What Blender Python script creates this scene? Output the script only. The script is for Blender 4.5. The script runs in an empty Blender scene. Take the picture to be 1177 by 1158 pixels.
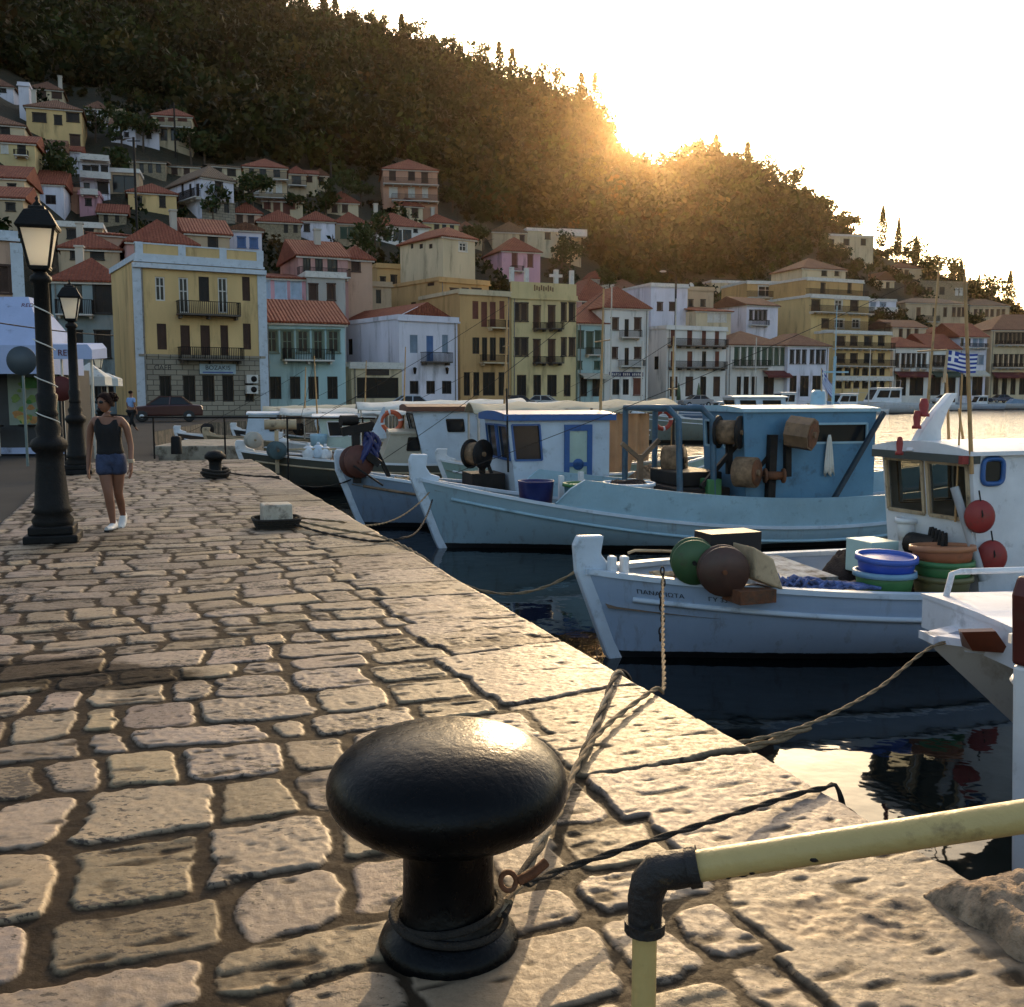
import bpy, math, random
import numpy as np
from mathutils import Vector, Matrix
R = random.Random(7)
SC = bpy.context.scene
COL = SC.collection
# ---------------------------------------------------------------- camera maths
F, CX, CY, HZ, EYE, WZ = 1150.0, 588.5, 579.0, 453.0, 1.55, -0.95
TH = math.atan((CY - HZ) / F)
cT, sT = math.cos(TH), math.sin(TH)
def ray(px, py):
    x = (px - CX) / F; y = (CY - py) / F
    return Vector((x, cT + y * sT, -sT + y * cT))
def P(px, py, Y):
    r = ray(px, py); k = Y / r.y
    return Vector((r.x * k, Y, EYE + r.z * k))
def PZ(px, py, z):
    r = ray(px, py); k = (z - EYE) / r.z
    return Vector((r.x * k, r.y * k, z))
# ---------------------------------------------------------------- mesh builder
class MB:
    def __init__(s):
        s.v = []; s.f = []; s.sm = []
    def add(s, vs, fs, smooth=False):
        n = len(s.v)
        s.v += [tuple(p) for p in vs]
        for f in fs:
            s.f.append([i + n for i in f]); s.sm.append(smooth)
        return s
    def quad(s, a, b, c, d):
        return s.add([a, b, c, d], [(0, 1, 2, 3)])
    def box(s, x0, x1, y0, y1, z0, z1):
        return s.hexa([(x0, y0, z0), (x1, y0, z0), (x1, y1, z0), (x0, y1, z0), (x0, y0, z1), (x1, y0, z1), (x1, y1, z1), (x0, y1, z1)])
    def hexa(s, v):
        return s.add(v, [(3, 2, 1, 0), (4, 5, 6, 7), (0, 1, 5, 4), (1, 2, 6, 5), (2, 3, 7, 6), (3, 0, 4, 7)])
    def bar(s, p, q, w, h=None, up=(0, 0, 1)):
        p = Vector(p); q = Vector(q); h = h or w
        d = (q - p).normalized(); u = Vector(up)
        if abs(d.dot(u)) > .98: u = Vector((0, 1, 0))
        a = d.cross(u).normalized(); b = a.cross(d).normalized()
        a *= w / 2; b *= h / 2
        return s.hexa([p - a - b, p + a - b, p + a + b, p - a + b, q - a - b, q + a - b, q + a + b, q - a + b])
    def tube(s, pts, r, n=8, smooth=True, closed=False):
        pts = [Vector(p) for p in pts]; m = len(pts)
        rs = r if isinstance(r, (list, tuple)) else [r] * m
        vs = []; prev = None
        for i, p in enumerate(pts):
            if closed: d = pts[(i + 1) % m] - pts[i - 1]
            else: d = pts[min(i + 1, m - 1)] - pts[max(i - 1, 0)]
            d.normalize()
            if prev is None:
                a = d.cross(Vector((0, 0, 1)))
                if a.length < .05: a = d.cross(Vector((0, 1, 0)))
            else: a = prev - d * prev.dot(d)
            a.normalize(); prev = a; b = d.cross(a)
            for k in range(n):
                t = 2 * math.pi * k / n
                vs.append(p + (a * math.cos(t) + b * math.sin(t)) * rs[i])
        fs = []
        for i in range(m if closed else m - 1):
            j = (i + 1) % m
            for k in range(n):
                fs.append((i * n + k, i * n + (k + 1) % n, j * n + (k + 1) % n, j * n + k))
        s.add(vs, fs, smooth)
        if not closed:
            s.add([vs[k] for k in range(n)], [tuple(range(n - 1, -1, -1))])
            s.add([vs[(m - 1) * n + k] for k in range(n)], [tuple(range(n))])
        return s
    def lathe(s, prof, c=(0, 0, 0), n=24, smooth=True, axis=None, ph=0):
        c = Vector(c); vs = []
        M = Matrix.Identity(3) if axis is None else Vector((0, 0, 1)).rotation_difference(Vector(axis)).to_matrix()
        for (r, z) in prof:
            for k in range(n):
                t = 2 * math.pi * k / n + ph
                vs.append(c + M @ Vector((r * math.cos(t), r * math.sin(t), z)))
        fs = []
        for i in range(len(prof) - 1):
            for k in range(n):
                fs.append((i * n + k, i * n + (k + 1) % n, (i + 1) * n + (k + 1) % n, (i + 1) * n + k))
        s.add(vs, fs, smooth)
        m = len(prof) - 1
        if prof[0][0] > 1e-4: s.add([vs[k] for k in range(n)], [tuple(range(n - 1, -1, -1))])
        if prof[-1][0] > 1e-4: s.add([vs[m * n + k] for k in range(n)], [tuple(range(n))])
        return s
    def ell(s, c, rx, ry, rz, n=14, m=9):
        vs = []; c = Vector(c)
        for i in range(m + 1):
            t = math.pi * i / m
            for k in range(n):
                a = 2 * math.pi * k / n
                vs.append(c + Vector((rx * math.sin(t) * math.cos(a), ry * math.sin(t) * math.sin(a), -rz * math.cos(t))))
        fs = [(i * n + k, i * n + (k + 1) % n, (i + 1) * n + (k + 1) % n, (i + 1) * n + k) for i in range(m) for k in range(n)]
        return s.add(vs, fs, True)
    def prism(s, poly, fn, d0, d1):
        n = len(poly)
        vs = [fn(a, b, d0) for a, b in poly] + [fn(a, b, d1) for a, b in poly]
        fs = [tuple(range(n - 1, -1, -1)), tuple(range(n, 2 * n))]
        fs += [(i, (i + 1) % n, n + (i + 1) % n, n + i) for i in range(n)]
        return s.add(vs, fs)
    def grid(s, rows, smooth=True, close=False):
        n = len(rows[0]); vs = [p for r in rows for p in r]; fs = []
        for i in range(len(rows) - 1):
            for k in range(n if close else n - 1):
                fs.append((i * n + k, i * n + (k + 1) % n, (i + 1) * n + (k + 1) % n, (i + 1) * n + k))
        return s.add(vs, fs, smooth)
    def build(s, name, mat, parent=None, bevel=0, fix=True):
        me = bpy.data.meshes.new(name)
        me.from_pydata(s.v, [], s.f)
        me.polygons.foreach_set('use_smooth', s.sm)
        me.update()
        if fix:
            import bmesh
            b = bmesh.new(); b.from_mesh(me)
            bmesh.ops.recalc_face_normals(b, faces=b.faces)
            b.to_mesh(me); b.free()
        if mat: me.materials.append(mat)
        o = bpy.data.objects.new(name, me); COL.objects.link(o)
        if parent: o.parent = parent
        if bevel:
            m = o.modifiers.new('bevel', 'BEVEL'); m.width = bevel; m.segments = 2; m.limit_method = 'ANGLE'
        return o
def panel(mb, c00, c10, c11, c01, ops, depth, n=None):
    """wall face with real openings and reveals; ops = (u0,u1,v0,v1) in 0..1"""
    c00, c10, c11, c01 = map(Vector, (c00, c10, c11, c01))
    def S(u, v): return (c00 * (1 - u) + c10 * u) * (1 - v) + (c01 * (1 - u) + c11 * u) * v
    nn = n if n is not None else (c10 - c00).cross(c01 - c00).normalized()
    us = sorted(set([0., 1.] + [max(0, min(1, o[i])) for o in ops for i in (0, 1)]))
    vs = sorted(set([0., 1.] + [max(0, min(1, o[i])) for o in ops for i in (2, 3)]))
    for i in range(len(us) - 1):
        for j in range(len(vs) - 1):
            u = (us[i] + us[i + 1]) / 2; v = (vs[j] + vs[j + 1]) / 2
            if us[i + 1] - us[i] < 1e-6 or vs[j + 1] - vs[j] < 1e-6: continue
            if any(o[0] < u < o[1] and o[2] < v < o[3] for o in ops): continue
            mb.quad(S(us[i], vs[j]), S(us[i + 1], vs[j]), S(us[i + 1], vs[j + 1]), S(us[i], vs[j + 1]))
    for o in ops:
        q = [S(o[0], o[2]), S(o[1], o[2]), S(o[1], o[3]), S(o[0], o[3])]
        for k in range(4):
            a, b = q[k], q[(k + 1) % 4]
            mb.quad(a, b, b - nn * depth, a - nn * depth)
    return S, nn
def tag(o, label=None, cat=None, group=None, kind=None):
    if label: o['label'] = label
    if cat: o['category'] = cat
    if group: o['group'] = group
    if kind: o['kind'] = kind
    return o
def empty(name, loc, rz=0, label=None, cat=None, group=None):
    o = bpy.data.objects.new(name, None); COL.objects.link(o)
    o.location = loc; o.rotation_euler = (0, 0, rz); o.empty_display_size = .2
    return tag(o, label, cat, group)
def copy_tree(o, parent=None):
    c = o.copy(); COL.objects.link(c)
    if parent: c.parent = parent
    for ch in [x for x in bpy.data.objects if x.parent == o]:
        copy_tree(ch, c)
    return c
def text_obj(name, s, size, mat, parent, loc, rot, ext=.006, align='CENTER', sx=1):
    cu = bpy.data.curves.new(name, 'FONT'); cu.body = s; cu.size = size; cu.extrude = ext
    cu.align_x = align; cu.align_y = 'CENTER'
    t = bpy.data.objects.new(name, cu); COL.objects.link(t)
    dg = bpy.context.evaluated_depsgraph_get()
    me = bpy.data.meshes.new_from_object(t.evaluated_get(dg))
    bpy.data.objects.remove(t)
    me.materials.clear(); me.materials.append(mat)
    M = Matrix.Translation(loc) @ rot.to_4x4() @ Matrix.Diagonal((sx, 1, 1, 1))
    me.transform(M)
    o = bpy.data.objects.new(name, me); COL.objects.link(o)
    if parent: o.parent = parent
    return o
# ---------------------------------------------------------------- materials
def nt_new(name):
    m = bpy.data.materials.new(name); m.use_nodes = True
    nt = m.node_tree; b = nt.nodes['Principled BSDF']
    return m, nt, b
def N(nt, t, **kw):
    n = nt.nodes.new(t)
    for k, v in kw.items(): setattr(n, k, v)
    return n
def noise(nt, scale, detail=5, rough=.55, vec=None, stretch=None):
    n = N(nt, 'ShaderNodeTexNoise'); n.inputs['Scale'].default_value = scale
    n.inputs['Detail'].default_value = detail; n.inputs['Roughness'].default_value = rough
    if vec is None:
        vec = N(nt, 'ShaderNodeTexCoord').outputs['Object']
    if stretch:
        mp = N(nt, 'ShaderNodeMapping'); mp.inputs['Scale'].default_value = stretch
        nt.links.new(vec, mp.inputs[0]); vec = mp.outputs[0]
    nt.links.new(vec, n.inputs['Vector'])
    return n.outputs[0]
def ramp(nt, fac, stops):
    r = N(nt, 'ShaderNodeValToRGB'); e = r.color_ramp.elements
    while len(e) < len(stops): e.new(.5)
    for i, (p, c) in enumerate(stops):
        e[i].position = p
        e[i].color = (c, c, c, 1) if not isinstance(c, (tuple, list)) else (*c[:3], 1)
    nt.links.new(fac, r.inputs[0])
    return r.outputs[0]
def mixc(nt, fac, a, b, mode='MIX'):
    m = N(nt, 'ShaderNodeMix', data_type='RGBA', blend_type=mode)
    for i, x in ((0, fac), (6, a), (7, b)):
        if isinstance(x, (int, float)): m.inputs[i].default_value = x
        elif isinstance(x, (tuple, list)): m.inputs[i].default_value = (*x[:3], 1)
        else: nt.links.new(x, m.inputs[i])
    return m.outputs[2]
def bump(nt, b, h, strength, dist=.02):
    n = N(nt, 'ShaderNodeBump'); n.inputs['Strength'].default_value = strength; n.inputs['Distance'].default_value = dist
    nt.links.new(h, n.inputs['Height']); nt.links.new(n.outputs[0], b.inputs['Normal'])
    return n
_mc = {}
def mat(name, col, rough=.7, var=.2, sc=2.5, bmp=0, bsc=30, metal=0, spec=.4, dirt=0, dcol=(.06, .045, .03), streak=False, coat=0):
    if name in _mc: return _mc[name]
    m, nt, b = nt_new(name); _mc[name] = m
    st = (1, 1, .25) if streak else None
    f = noise(nt, sc, 6, .6, stretch=st)
    c = mixc(nt, ramp(nt, f, [(.3, 0), (.7, 1)]), [x * (1 - var) for x in col], [min(1, x * (1 + var * .7)) for x in col])
    if dirt:
        d = noise(nt, sc * 1.7, 8, .7, stretch=(1, 1, .18) if streak else None)
        c = mixc(nt, ramp(nt, d, [(.62 - dirt * .25, 0), (.78 - dirt * .15, 1)]), c, dcol)
    nt.links.new(c, b.inputs['Base Color'])
    b.inputs['Roughness'].default_value = rough; b.inputs['Metallic'].default_value = metal
    b.inputs['Specular IOR Level'].default_value = spec
    if coat: b.inputs['Coat Weight'].default_value = coat; b.inputs['Coat Roughness'].default_value = .15
    if bmp: bump(nt, b, noise(nt, bsc, 5, .6), bmp, .02)
    return m
# ================================================================ WORLD, SUN, CAMERA
cam = bpy.data.cameras.new('camera'); camo = bpy.data.objects.new('camera', cam); COL.objects.link(camo)
camo.location = (0, 0, EYE); camo.rotation_euler = (math.pi / 2 - TH, 0, 0)
cam.sensor_width = 36; cam.lens = 36 * F / 1177; cam.clip_end = 20000; cam.clip_start = .05
SC.camera = camo
SD = ray(744, 163).normalized()
SEL = math.asin(SD.z); SAZ = math.atan2(SD.x, SD.y)
w = bpy.data.worlds.new('World'); SC.world = w; w.use_nodes = True
nt = w.node_tree; bg = nt.nodes['Background']
sky = N(nt, 'ShaderNodeTexSky', sky_type='NISHITA'); sky.sun_disc = False
sky.sun_elevation = SEL; sky.sun_rotation = SAZ; sky.dust_density = 4.0; sky.air_density = 1.0; sky.ozone_density = .6
nt.links.new(sky.outputs[0], bg.inputs[0]); bg.inputs[1].default_value = .15
sl = bpy.data.lights.new('sun', 'SUN'); sl.energy = 2.2; sl.angle = math.radians(.6); sl.color = (1, .70, .38)
so = bpy.data.objects.new('sun', sl); COL.objects.link(so)
so.rotation_euler = (-SD).to_track_quat('-Z', 'Y').to_euler(); so.location = (0, 0, 60)
SC.view_settings.view_transform = 'Standard'; SC.view_settings.look = 'None'
SC.view_settings.exposure = 1.3; SC.view_settings.gamma = 1
SC.cycles.max_bounces = 6; SC.cycles.transparent_max_bounces = 8
# ================================================================ TERRAIN
RG = [(-700, -260), (-400, -170), (-200, -125), (0, -80), (130, -55), (260, -18), (330, 14), (400, 34), (480, 58), (560, 90), (640, 118), (690, 146),
      (706, 172), (720, 196), (745, 206), (775, 198), (800, 188), (830, 194), (870, 212), (940, 246), (1000, 290), (1060, 314), (1110, 334), (1150, 352), (1177, 364), (1250, 402), (1350, 440), (1500, 480)]
_rt = [ray(x, y) for x, y in RG]
RT = np.array([r.x / r.y for r in _rt]); RR = np.array([r.z / r.y for r in _rt])
def tcol(px): return (px - CX) / F
D1 = ([tcol(x) for x in (-700, 0, 400, 700, 1000, 1177, 1500)], [380, 380, 375, 360, 325, 305, 285])
D0 = ([tcol(x) for x in (-700, -300, 0, 100, 158, 300, 460, 585, 700, 840, 957, 1027, 1137, 1250, 1500)], [50, 58, 68, 86, 84, 90, 104, 120, 134, 154, 182, 192, 216, 232, 250])
def vhash(i, j, s):
    n = (i * 374761393 + j * 668265263 + s * 1274126177) & 0xffffffff
    n = ((n ^ (n >> 13)) * 1274126177) & 0xffffffff
    return ((n ^ (n >> 16)) & 0xffff) / 65535.0
def vn(x, y, s=0):
    x = np.asarray(x, float); y = np.asarray(y, float)
    i = np.floor(x).astype(np.int64); j = np.floor(y).astype(np.int64)
    fx = x - i; fy = y - j; fx = fx * fx * (3 - 2 * fx); fy = fy * fy * (3 - 2 * fy)
    a = vhash(i, j, s); b = vhash(i + 1, j, s); c = vhash(i, j + 1, s); d = vhash(i + 1, j + 1, s)
    return (a * (1 - fx) + b * fx) * (1 - fy) + (c * (1 - fx) + d * fx) * fy
def fbm(x, y, s=0, o=4):
    r = 0; a = .5
    for k in range(o):
        r = r + a * vn(x, y, s + k * 17); x = np.asarray(x) * 2.03; y = np.asarray(y) * 2.03; a *= .5
    return r
def terr(X, Y):
    X = np.asarray(X, float); Y = np.asarray(Y, float)
    t = X / np.maximum(Y, 1)
    d0 = np.interp(t, *D0); d1 = np.interp(t, *D1); z1 = EYE + np.interp(t, RT, RR) * d1
    s = (Y - d0) / (d1 - d0)
    z = np.where(s < 0, -.3 + s * 3, np.where(s < 1, -.1 + (z1 + .1) * np.clip(s, 0, 1), z1 - (Y - d1) * .3))
    return z + np.clip(s * 3, 0, 1) * np.clip((1.02 - s) * 6, 0.1, 1) * (fbm(X / 22, Y / 22, 3) - .47) * 7
def hit(px, py):
    r = ray(px, py); q = r / r.y
    Ys = np.arange(52, 420, .5)
    zz = terr(q.x * Ys, Ys); rz = EYE + q.z * Ys
    k = np.argmax(zz >= rz) if np.any(zz >= rz) else len(Ys) - 60
    return float(Ys[k])
ts = np.linspace(-1.0, .8, 420); ss = np.concatenate([np.linspace(-.08, 1.05, 130), np.linspace(1.08, 1.7, 16)])
T, S_ = np.meshgrid(ts, ss)
d0 = np.interp(T, *D0); d1 = np.interp(T, *D1)
Yg = d0 + S_ * (d1 - d0); Xg = T * Yg; Zg = terr(Xg, Yg)
def np_mesh(name, V, Fc, m, smooth=True, col=None):
    me = bpy.data.meshes.new(name)
    me.vertices.add(len(V)); me.vertices.foreach_set('co', V.astype(np.float32).ravel())
    k = Fc.shape[1]
    me.loops.add(Fc.size); me.loops.foreach_set('vertex_index', Fc.astype(np.int32).ravel())
    me.polygons.add(len(Fc)); me.polygons.foreach_set('loop_start', np.arange(0, Fc.size, k, dtype=np.int32))
    me.polygons.foreach_set('use_smooth', np.full(len(Fc), smooth))
    me.update(calc_edges=True)
    if col is not None:
        a = me.color_attributes.new('Col', 'FLOAT_COLOR', 'POINT')
        c4 = np.ones((len(V), 4), np.float32); c4[:, :3] = col
        a.data.foreach_set('color', c4.ravel())
    if m: me.materials.append(m)
    o = bpy.data.objects.new(name, me); COL.objects.link(o)
    return o
def grid_faces(nr, nc):
    i, j = np.meshgrid(np.arange(nr - 1), np.arange(nc - 1), indexing='ij')
    a = (i * nc + j).ravel()
    return np.stack([a, a + 1, a + nc + 1, a + nc], 1)
def m_ground():
    m, nt, b = nt_new('hillside_earth')
    f = noise(nt, .08, 8, .65); g = noise(nt, .6, 8, .7)
    c = mixc(nt, ramp(nt, f, [(.35, 0), (.65, 1)]), (.018, .017, .006), (.035, .026, .011))
    c = mixc(nt, ramp(nt, g, [(.4, 0), (.7, 1)]), c, (.014, .017, .006))
    nt.links.new(c, b.inputs['Base Color']); b.inputs['Roughness'].default_value = .95
    bump(nt, b, noise(nt, 1.5, 6, .7), .8, .5)
    return m
tag(np_mesh('hillside', np.stack([Xg, Yg, Zg], -1).reshape(-1, 3), grid_faces(*Xg.shape), m_ground()), kind='structure')
# ================================================================ WATER
def m_water():
    m, nt, b = nt_new('harbour_water')
    b.inputs['Base Color'].default_value = (.002, .004, .005, 1); b.inputs['Roughness'].default_value = .03
    b.inputs['IOR'].default_value = 1.33; b.inputs['Specular IOR Level'].default_value = .28
    tc = N(nt, 'ShaderNodeTexCoord').outputs['Object']
    f1 = noise(nt, 1.1, 3, .5, vec=tc, stretch=(1, .7, 1)); f2 = noise(nt, 5.0, 2, .5, vec=tc); f3 = noise(nt, .12, 2, .5, vec=tc)
    ad = N(nt, 'ShaderNodeMath', operation='MULTIPLY_ADD'); nt.links.new(f2, ad.inputs[0]); ad.inputs[1].default_value = .18; nt.links.new(f1, ad.inputs[2])
    # more wind chop away from the shelter of the quay
    sx = N(nt, 'ShaderNodeSeparateXYZ'); nt.links.new(tc, sx.inputs[0])
    mr = N(nt, 'ShaderNodeMapRange'); nt.links.new(sx.outputs[1], mr.inputs[0])
    mr.inputs[1].default_value = 14; mr.inputs[2].default_value = 40; mr.inputs[3].default_value = .035; mr.inputs[4].default_value = .75
    bn = bump(nt, b, ad.outputs[0], .5, .35)
    nt.links.new(mr.outputs[0], bn.inputs['Strength'])
    return m
MB().quad((-400, -60, WZ), (3000, -60, WZ), (3000, 4000, WZ), (-400, 4000, WZ)).build('sea_water', m_water()); tag(bpy.data.objects['sea_water'], kind='structure')
# ================================================================ LAND, QUAY
ED = Vector((-.37, 1)).normalized()            # along the quay edge, going away
EN = Vector((-ED.y, ED.x))                     # into the quay (left)
E0 = Vector((.59, 5.56))
def Q(u, v): return E0 + ED * u + EN * v
UEND = (23.8 - 5.56) / ED.y
def shore(px, Y): return (tcol(px) * Y, Y)
out = [Q(-14, .02), Q(UEND, .02), Vector((P(182, 500, 23.8).x, 23.8))]
SHORE = [(176, 42), (240, 56), (330, 64), (460, 80), (585, 95), (700, 108), (840, 126), (957, 146), (1050, 158), (1177, 176), (1300, 190), (1500, 200)]
out += [Vector(shore(*a)) for a in SHORE]
out += [Vector((tcol(px) * Y, Y)) for px, Y in ((1500, 262), (1250, 245), (1027, 205), (840, 166), (585, 132), (300, 102), (0, 82), (-700, 62))]
out += [Vector((-60, -10)), Vector((-20, -20))]
def m_street():
    m, nt, b = nt_new('worn_asphalt')
    f = noise(nt, .5, 8, .6); g = noise(nt, 60, 3, .6)
    c = mixc(nt, ramp(nt, f, [(.35, 0), (.7, 1)]), (.026, .025, .024), (.048, .045, .041))
    c = mixc(nt, ramp(nt, g, [(.4, 0), (.6, 1)]), c, (.035, .034, .032))
    nt.links.new(c, b.inputs['Base Color']); b.inputs['Roughness'].default_value = .95; b.inputs['Specular IOR Level'].default_value = .15
    bump(nt, b, g, .4, .01); return m
def m_wall():
    m, nt, b = nt_new('quay_wall_stone')
    v = N(nt, 'ShaderNodeTexBrick'); v.inputs['Scale'].default_value = 1.2; v.inputs['Mortar Size'].default_value = .03
    v.inputs['Color1'].default_value = (.22, .18, .13, 1); v.inputs['Color2'].default_value = (.15, .125, .095, 1); v.inputs['Mortar'].default_value = (.05, .04, .03, 1)
    nt.links.new(N(nt, 'ShaderNodeTexCoord').outputs['Object'], v.inputs[0])
    c = mixc(nt, ramp(nt, noise(nt, 3, 8, .7), [(.4, 0), (.65, 1)]), v.outputs[0], (.05, .05, .035))
    nt.links.new(c, b.inputs['Base Color']); b.inputs['Roughness'].default_value = .85
    bump(nt, b, noise(nt, 12, 6, .7), .7, .04); return m
mb = MB(); n = len(out)
mb.add([(p.x, p.y, -.045) for p in out], [tuple(range(n))])
ls = mb.build('street', m_street(), fix=False); tag(ls, kind='structure')
mb = MB()
for i in range(len(SHORE) + 2):
    a, b_ = out[i], out[i + 1]
    mb.quad((a.x, a.y, -3), (b_.x, b_.y, -3), (b_.x, b_.y, -.05), (a.x, a.y, -.05))
tag(mb.build('quay_side', m_wall(), fix=False), kind='structure')
# --- stone paving of the quay as one worn, jointed surface
RQ = np.random.RandomState(11)
EDGEW = .80
ub = [-4.6]
while ub[-1] < UEND + 1:
    k = ub[-1]
    ub.append(k + RQ.uniform(.25, .42) * (1.12 if k < -.5 else 1.0))
ub = np.array(ub)
vbs = []
for i in range(len(ub)):
    v = [EDGEW + RQ.uniform(-.05, .12)]
    while v[-1] < 4.6: v.append(v[-1] + (RQ.uniform(.26, .62) if RQ.rand() > .2 else RQ.uniform(.16, .26)))
    vbs.append(np.array(v))
eb = [-4.6]
while eb[-1] < UEND + 2: eb.append(eb[-1] + RQ.uniform(.55, 1.15))
eb = np.array(eb)
def paving(u, v):
    """height and colour of the paving at quay coordinates"""
    wu = u + (vn(u * 1.1, v * 1.1, 5) - .5) * .16 + (vn(u * 5, v * 5, 9) - .5) * .035 + (vn(u * 22, v * 22, 31) - .5) * .012
    wv = v + (vn(u * 1.3, v * 1.3, 6) - .5) * .13 + (vn(u * 5, v * 5, 8) - .5) * .04 + (vn(u * 22, v * 22, 33) - .5) * .012
    ri = np.clip(np.searchsorted(ub, wu) - 1, 0, len(ub) - 2)
    u0 = ub[ri]; u1 = ub[ri + 1]
    v0 = np.zeros_like(u); v1 = np.zeros_like(u); sid = np.zeros(u.shape, np.int64)
    for r in np.unique(ri):
        k = ri == r; vb = vbs[r]
        ci = np.clip(np.searchsorted(vb, wv[k]) - 1, 0, len(vb) - 2)
        v0[k] = vb[ci]; v1[k] = vb[ci + 1]; sid[k] = r * 64 + ci
    vstart = np.array([vb[0] for vb in vbs])[ri]
    ed = wv < vstart
    ei = np.clip(np.searchsorted(eb, wu[ed]) - 1, 0, len(eb) - 2)
    u0[ed] = eb[ei]; u1[ed] = eb[ei + 1]; v0[ed] = -.06; v1[ed] = vstart[ed]; sid[ed] = 100000 + ei
    h1 = vhash(sid, sid * 0 + 3, 1); h2 = vhash(sid, sid * 0 + 5, 2); h3 = vhash(sid, sid * 0 + 7, 3); h4 = vhash(sid, sid * 0 + 9, 4)
    gap = np.where(ed, .012, .012 + .020 * h4)
    rad = np.where(ed, .04, .03 + .045 * h2)
    hu = (u1 - u0) / 2 - gap; hv = (v1 - v0) / 2 - gap
    rad = np.minimum(rad, np.minimum(hu, hv) * .8)
    qx = np.abs(wu - (u0 + u1) / 2) - hu + rad; qy = np.abs(wv - (v0 + v1) / 2) - hv + rad
    sd = np.hypot(np.maximum(qx, 0), np.maximum(qy, 0)) + np.minimum(np.maximum(qx, qy), 0) - rad
    sd = sd + (vn(u * 13, v * 13, 12) - .5) * .024 + (vn(u * 34, v * 34, 14) - .5) * .012
    t = np.clip(-sd / .013, 0, 1); prof = t * t * (3 - 2 * t)
    H = np.where(ed, .011, .006 + .006 * h1)
    tilt = ((wu - (u0 + u1) / 2) * (h2 - .5) + (wv - (v0 + v1) / 2) * (h3 - .5)) * .04
    rough = np.where(ed, .85, .45 + 1.1 * h3 * h3)
    su = (fbm(u * 9 + h1 * 90, v * 9, 21) - .47) * .0042 * rough + (vn(u * 40, v * 40, 41) - .5) * .004 * rough
    pit = np.clip((vn(u * 26 + h2 * 50, v * 11, 51) - (.80 - .16 * rough * h4)) * 6, 0, 1) * np.clip(t * 3 - 1.5, 0, 1)
    lay = np.clip((vn(u * 9 + h1 * 50, v * 3 + h4 * 20, 57) - .72) * 8, 0, 1) * (h4 > .45) * np.clip(t * 3 - 1.5, 0, 1)
    z = prof * (H + tilt + su) - pit * .005 - lay * .006 + (1 - prof) * (fbm(u * 9, v * 9, 61) - .5) * .014
    z = z + (fbm(u * .5, v * .5, 71) - .47) * .05 * np.clip(v / .6, 0, 1)
    tint = .36 + .42 * h1
    base = np.stack([.385 * tint, (.29 + .02 * (h3 - .5)) * tint, (.19 + .06 * (h2 - .5)) * tint], -1)
    pinkish = ((h3 > .7) * .5)[..., None]
    base = base * (1 - pinkish) + np.stack([.33 * tint, .25 * tint, .21 * tint], -1) * pinkish
    st = (.78 + .44 * fbm(u * 4 + h2 * 9, v * 4, 81))[..., None]
    base = base * st
    mort = np.stack([.036 + 0 * u, .026 + 0 * u, .017 + 0 * u], -1) * (.6 + .8 * fbm(u * 6, v * 6, 91))[..., None]
    k = np.clip(t * 1.6 - .25, 0, 1)[..., None]
    c = mort * (1 - k) + base * k
    dk = np.clip(pit * .85 + lay * .55, 0, 1)[..., None]
    c = c * (1 - dk) + np.array([.035, .026, .018]) * dk
    # old oil stain, and the worn earthy patch near the corner
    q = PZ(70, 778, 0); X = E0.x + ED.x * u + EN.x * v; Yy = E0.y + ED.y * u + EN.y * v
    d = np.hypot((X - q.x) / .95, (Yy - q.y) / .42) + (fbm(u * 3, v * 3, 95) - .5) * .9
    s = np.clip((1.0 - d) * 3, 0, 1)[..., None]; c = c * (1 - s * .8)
    q = PZ(985, 1055, 0)
    d = np.hypot((X - q.x) / .30, (Yy - q.y) / .17) + (fbm(u * 6, v * 6, 97) - .5) * .8
    s = np.clip((1.0 - d) * 4, 0, 1); z = z * (1 - s) + s * (.0 + (fbm(u * 14, v * 14, 99) - .5) * .03)
    c = c * (1 - s[..., None]) + np.array([.15, .1, .06]) * (.5 + fbm(u * 9, v * 9, 98))[..., None] * s[..., None]
    return z, c
blocks = [(-4.4, 1.5, .008, -.02, 4.4), (1.5, 6, .014, -.02, 4.2), (6, UEND, .035, -.02, 4.1)]
Vs = []; Fs = []; Cs = []; off = 0
for (ua, ub_, st, va, vb_) in blocks:
    nu = int((ub_ - ua) / st) + 1; nv = int((vb_ - va) / st) + 1
    U, V_ = np.meshgrid(np.linspace(ua, ub_, nu), np.linspace(va, vb_, nv), indexing='ij')
    z, c = paving(U, V_)
    # worn arris along the water: drop the last few centimetres
    z = z - np.clip(.05 - V_, 0, .07) ** 1.0 * (.5 + vn(U * 6, V_ * 6, 77))
    X = E0.x + ED.x * U + EN.x * V_; Yy = E0.y + ED.y * U + EN.y * V_
    pts = np.stack([X, Yy, z], -1)
    skirt = pts[:, :1].copy(); skirt[..., 2] = -.5; skirt2 = pts[:, -1:].copy(); skirt2[..., 2] = -.06
    pts = np.concatenate([skirt, pts, skirt2], 1); c = np.concatenate([c[:, :1] * .6, c, c[:, -1:]], 1)
    Fs.append(grid_faces(nu, nv + 2) + off); off += nu * (nv + 2)
    Vs.append(pts.reshape(-1, 3)); Cs.append(c.reshape(-1, 3))
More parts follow.
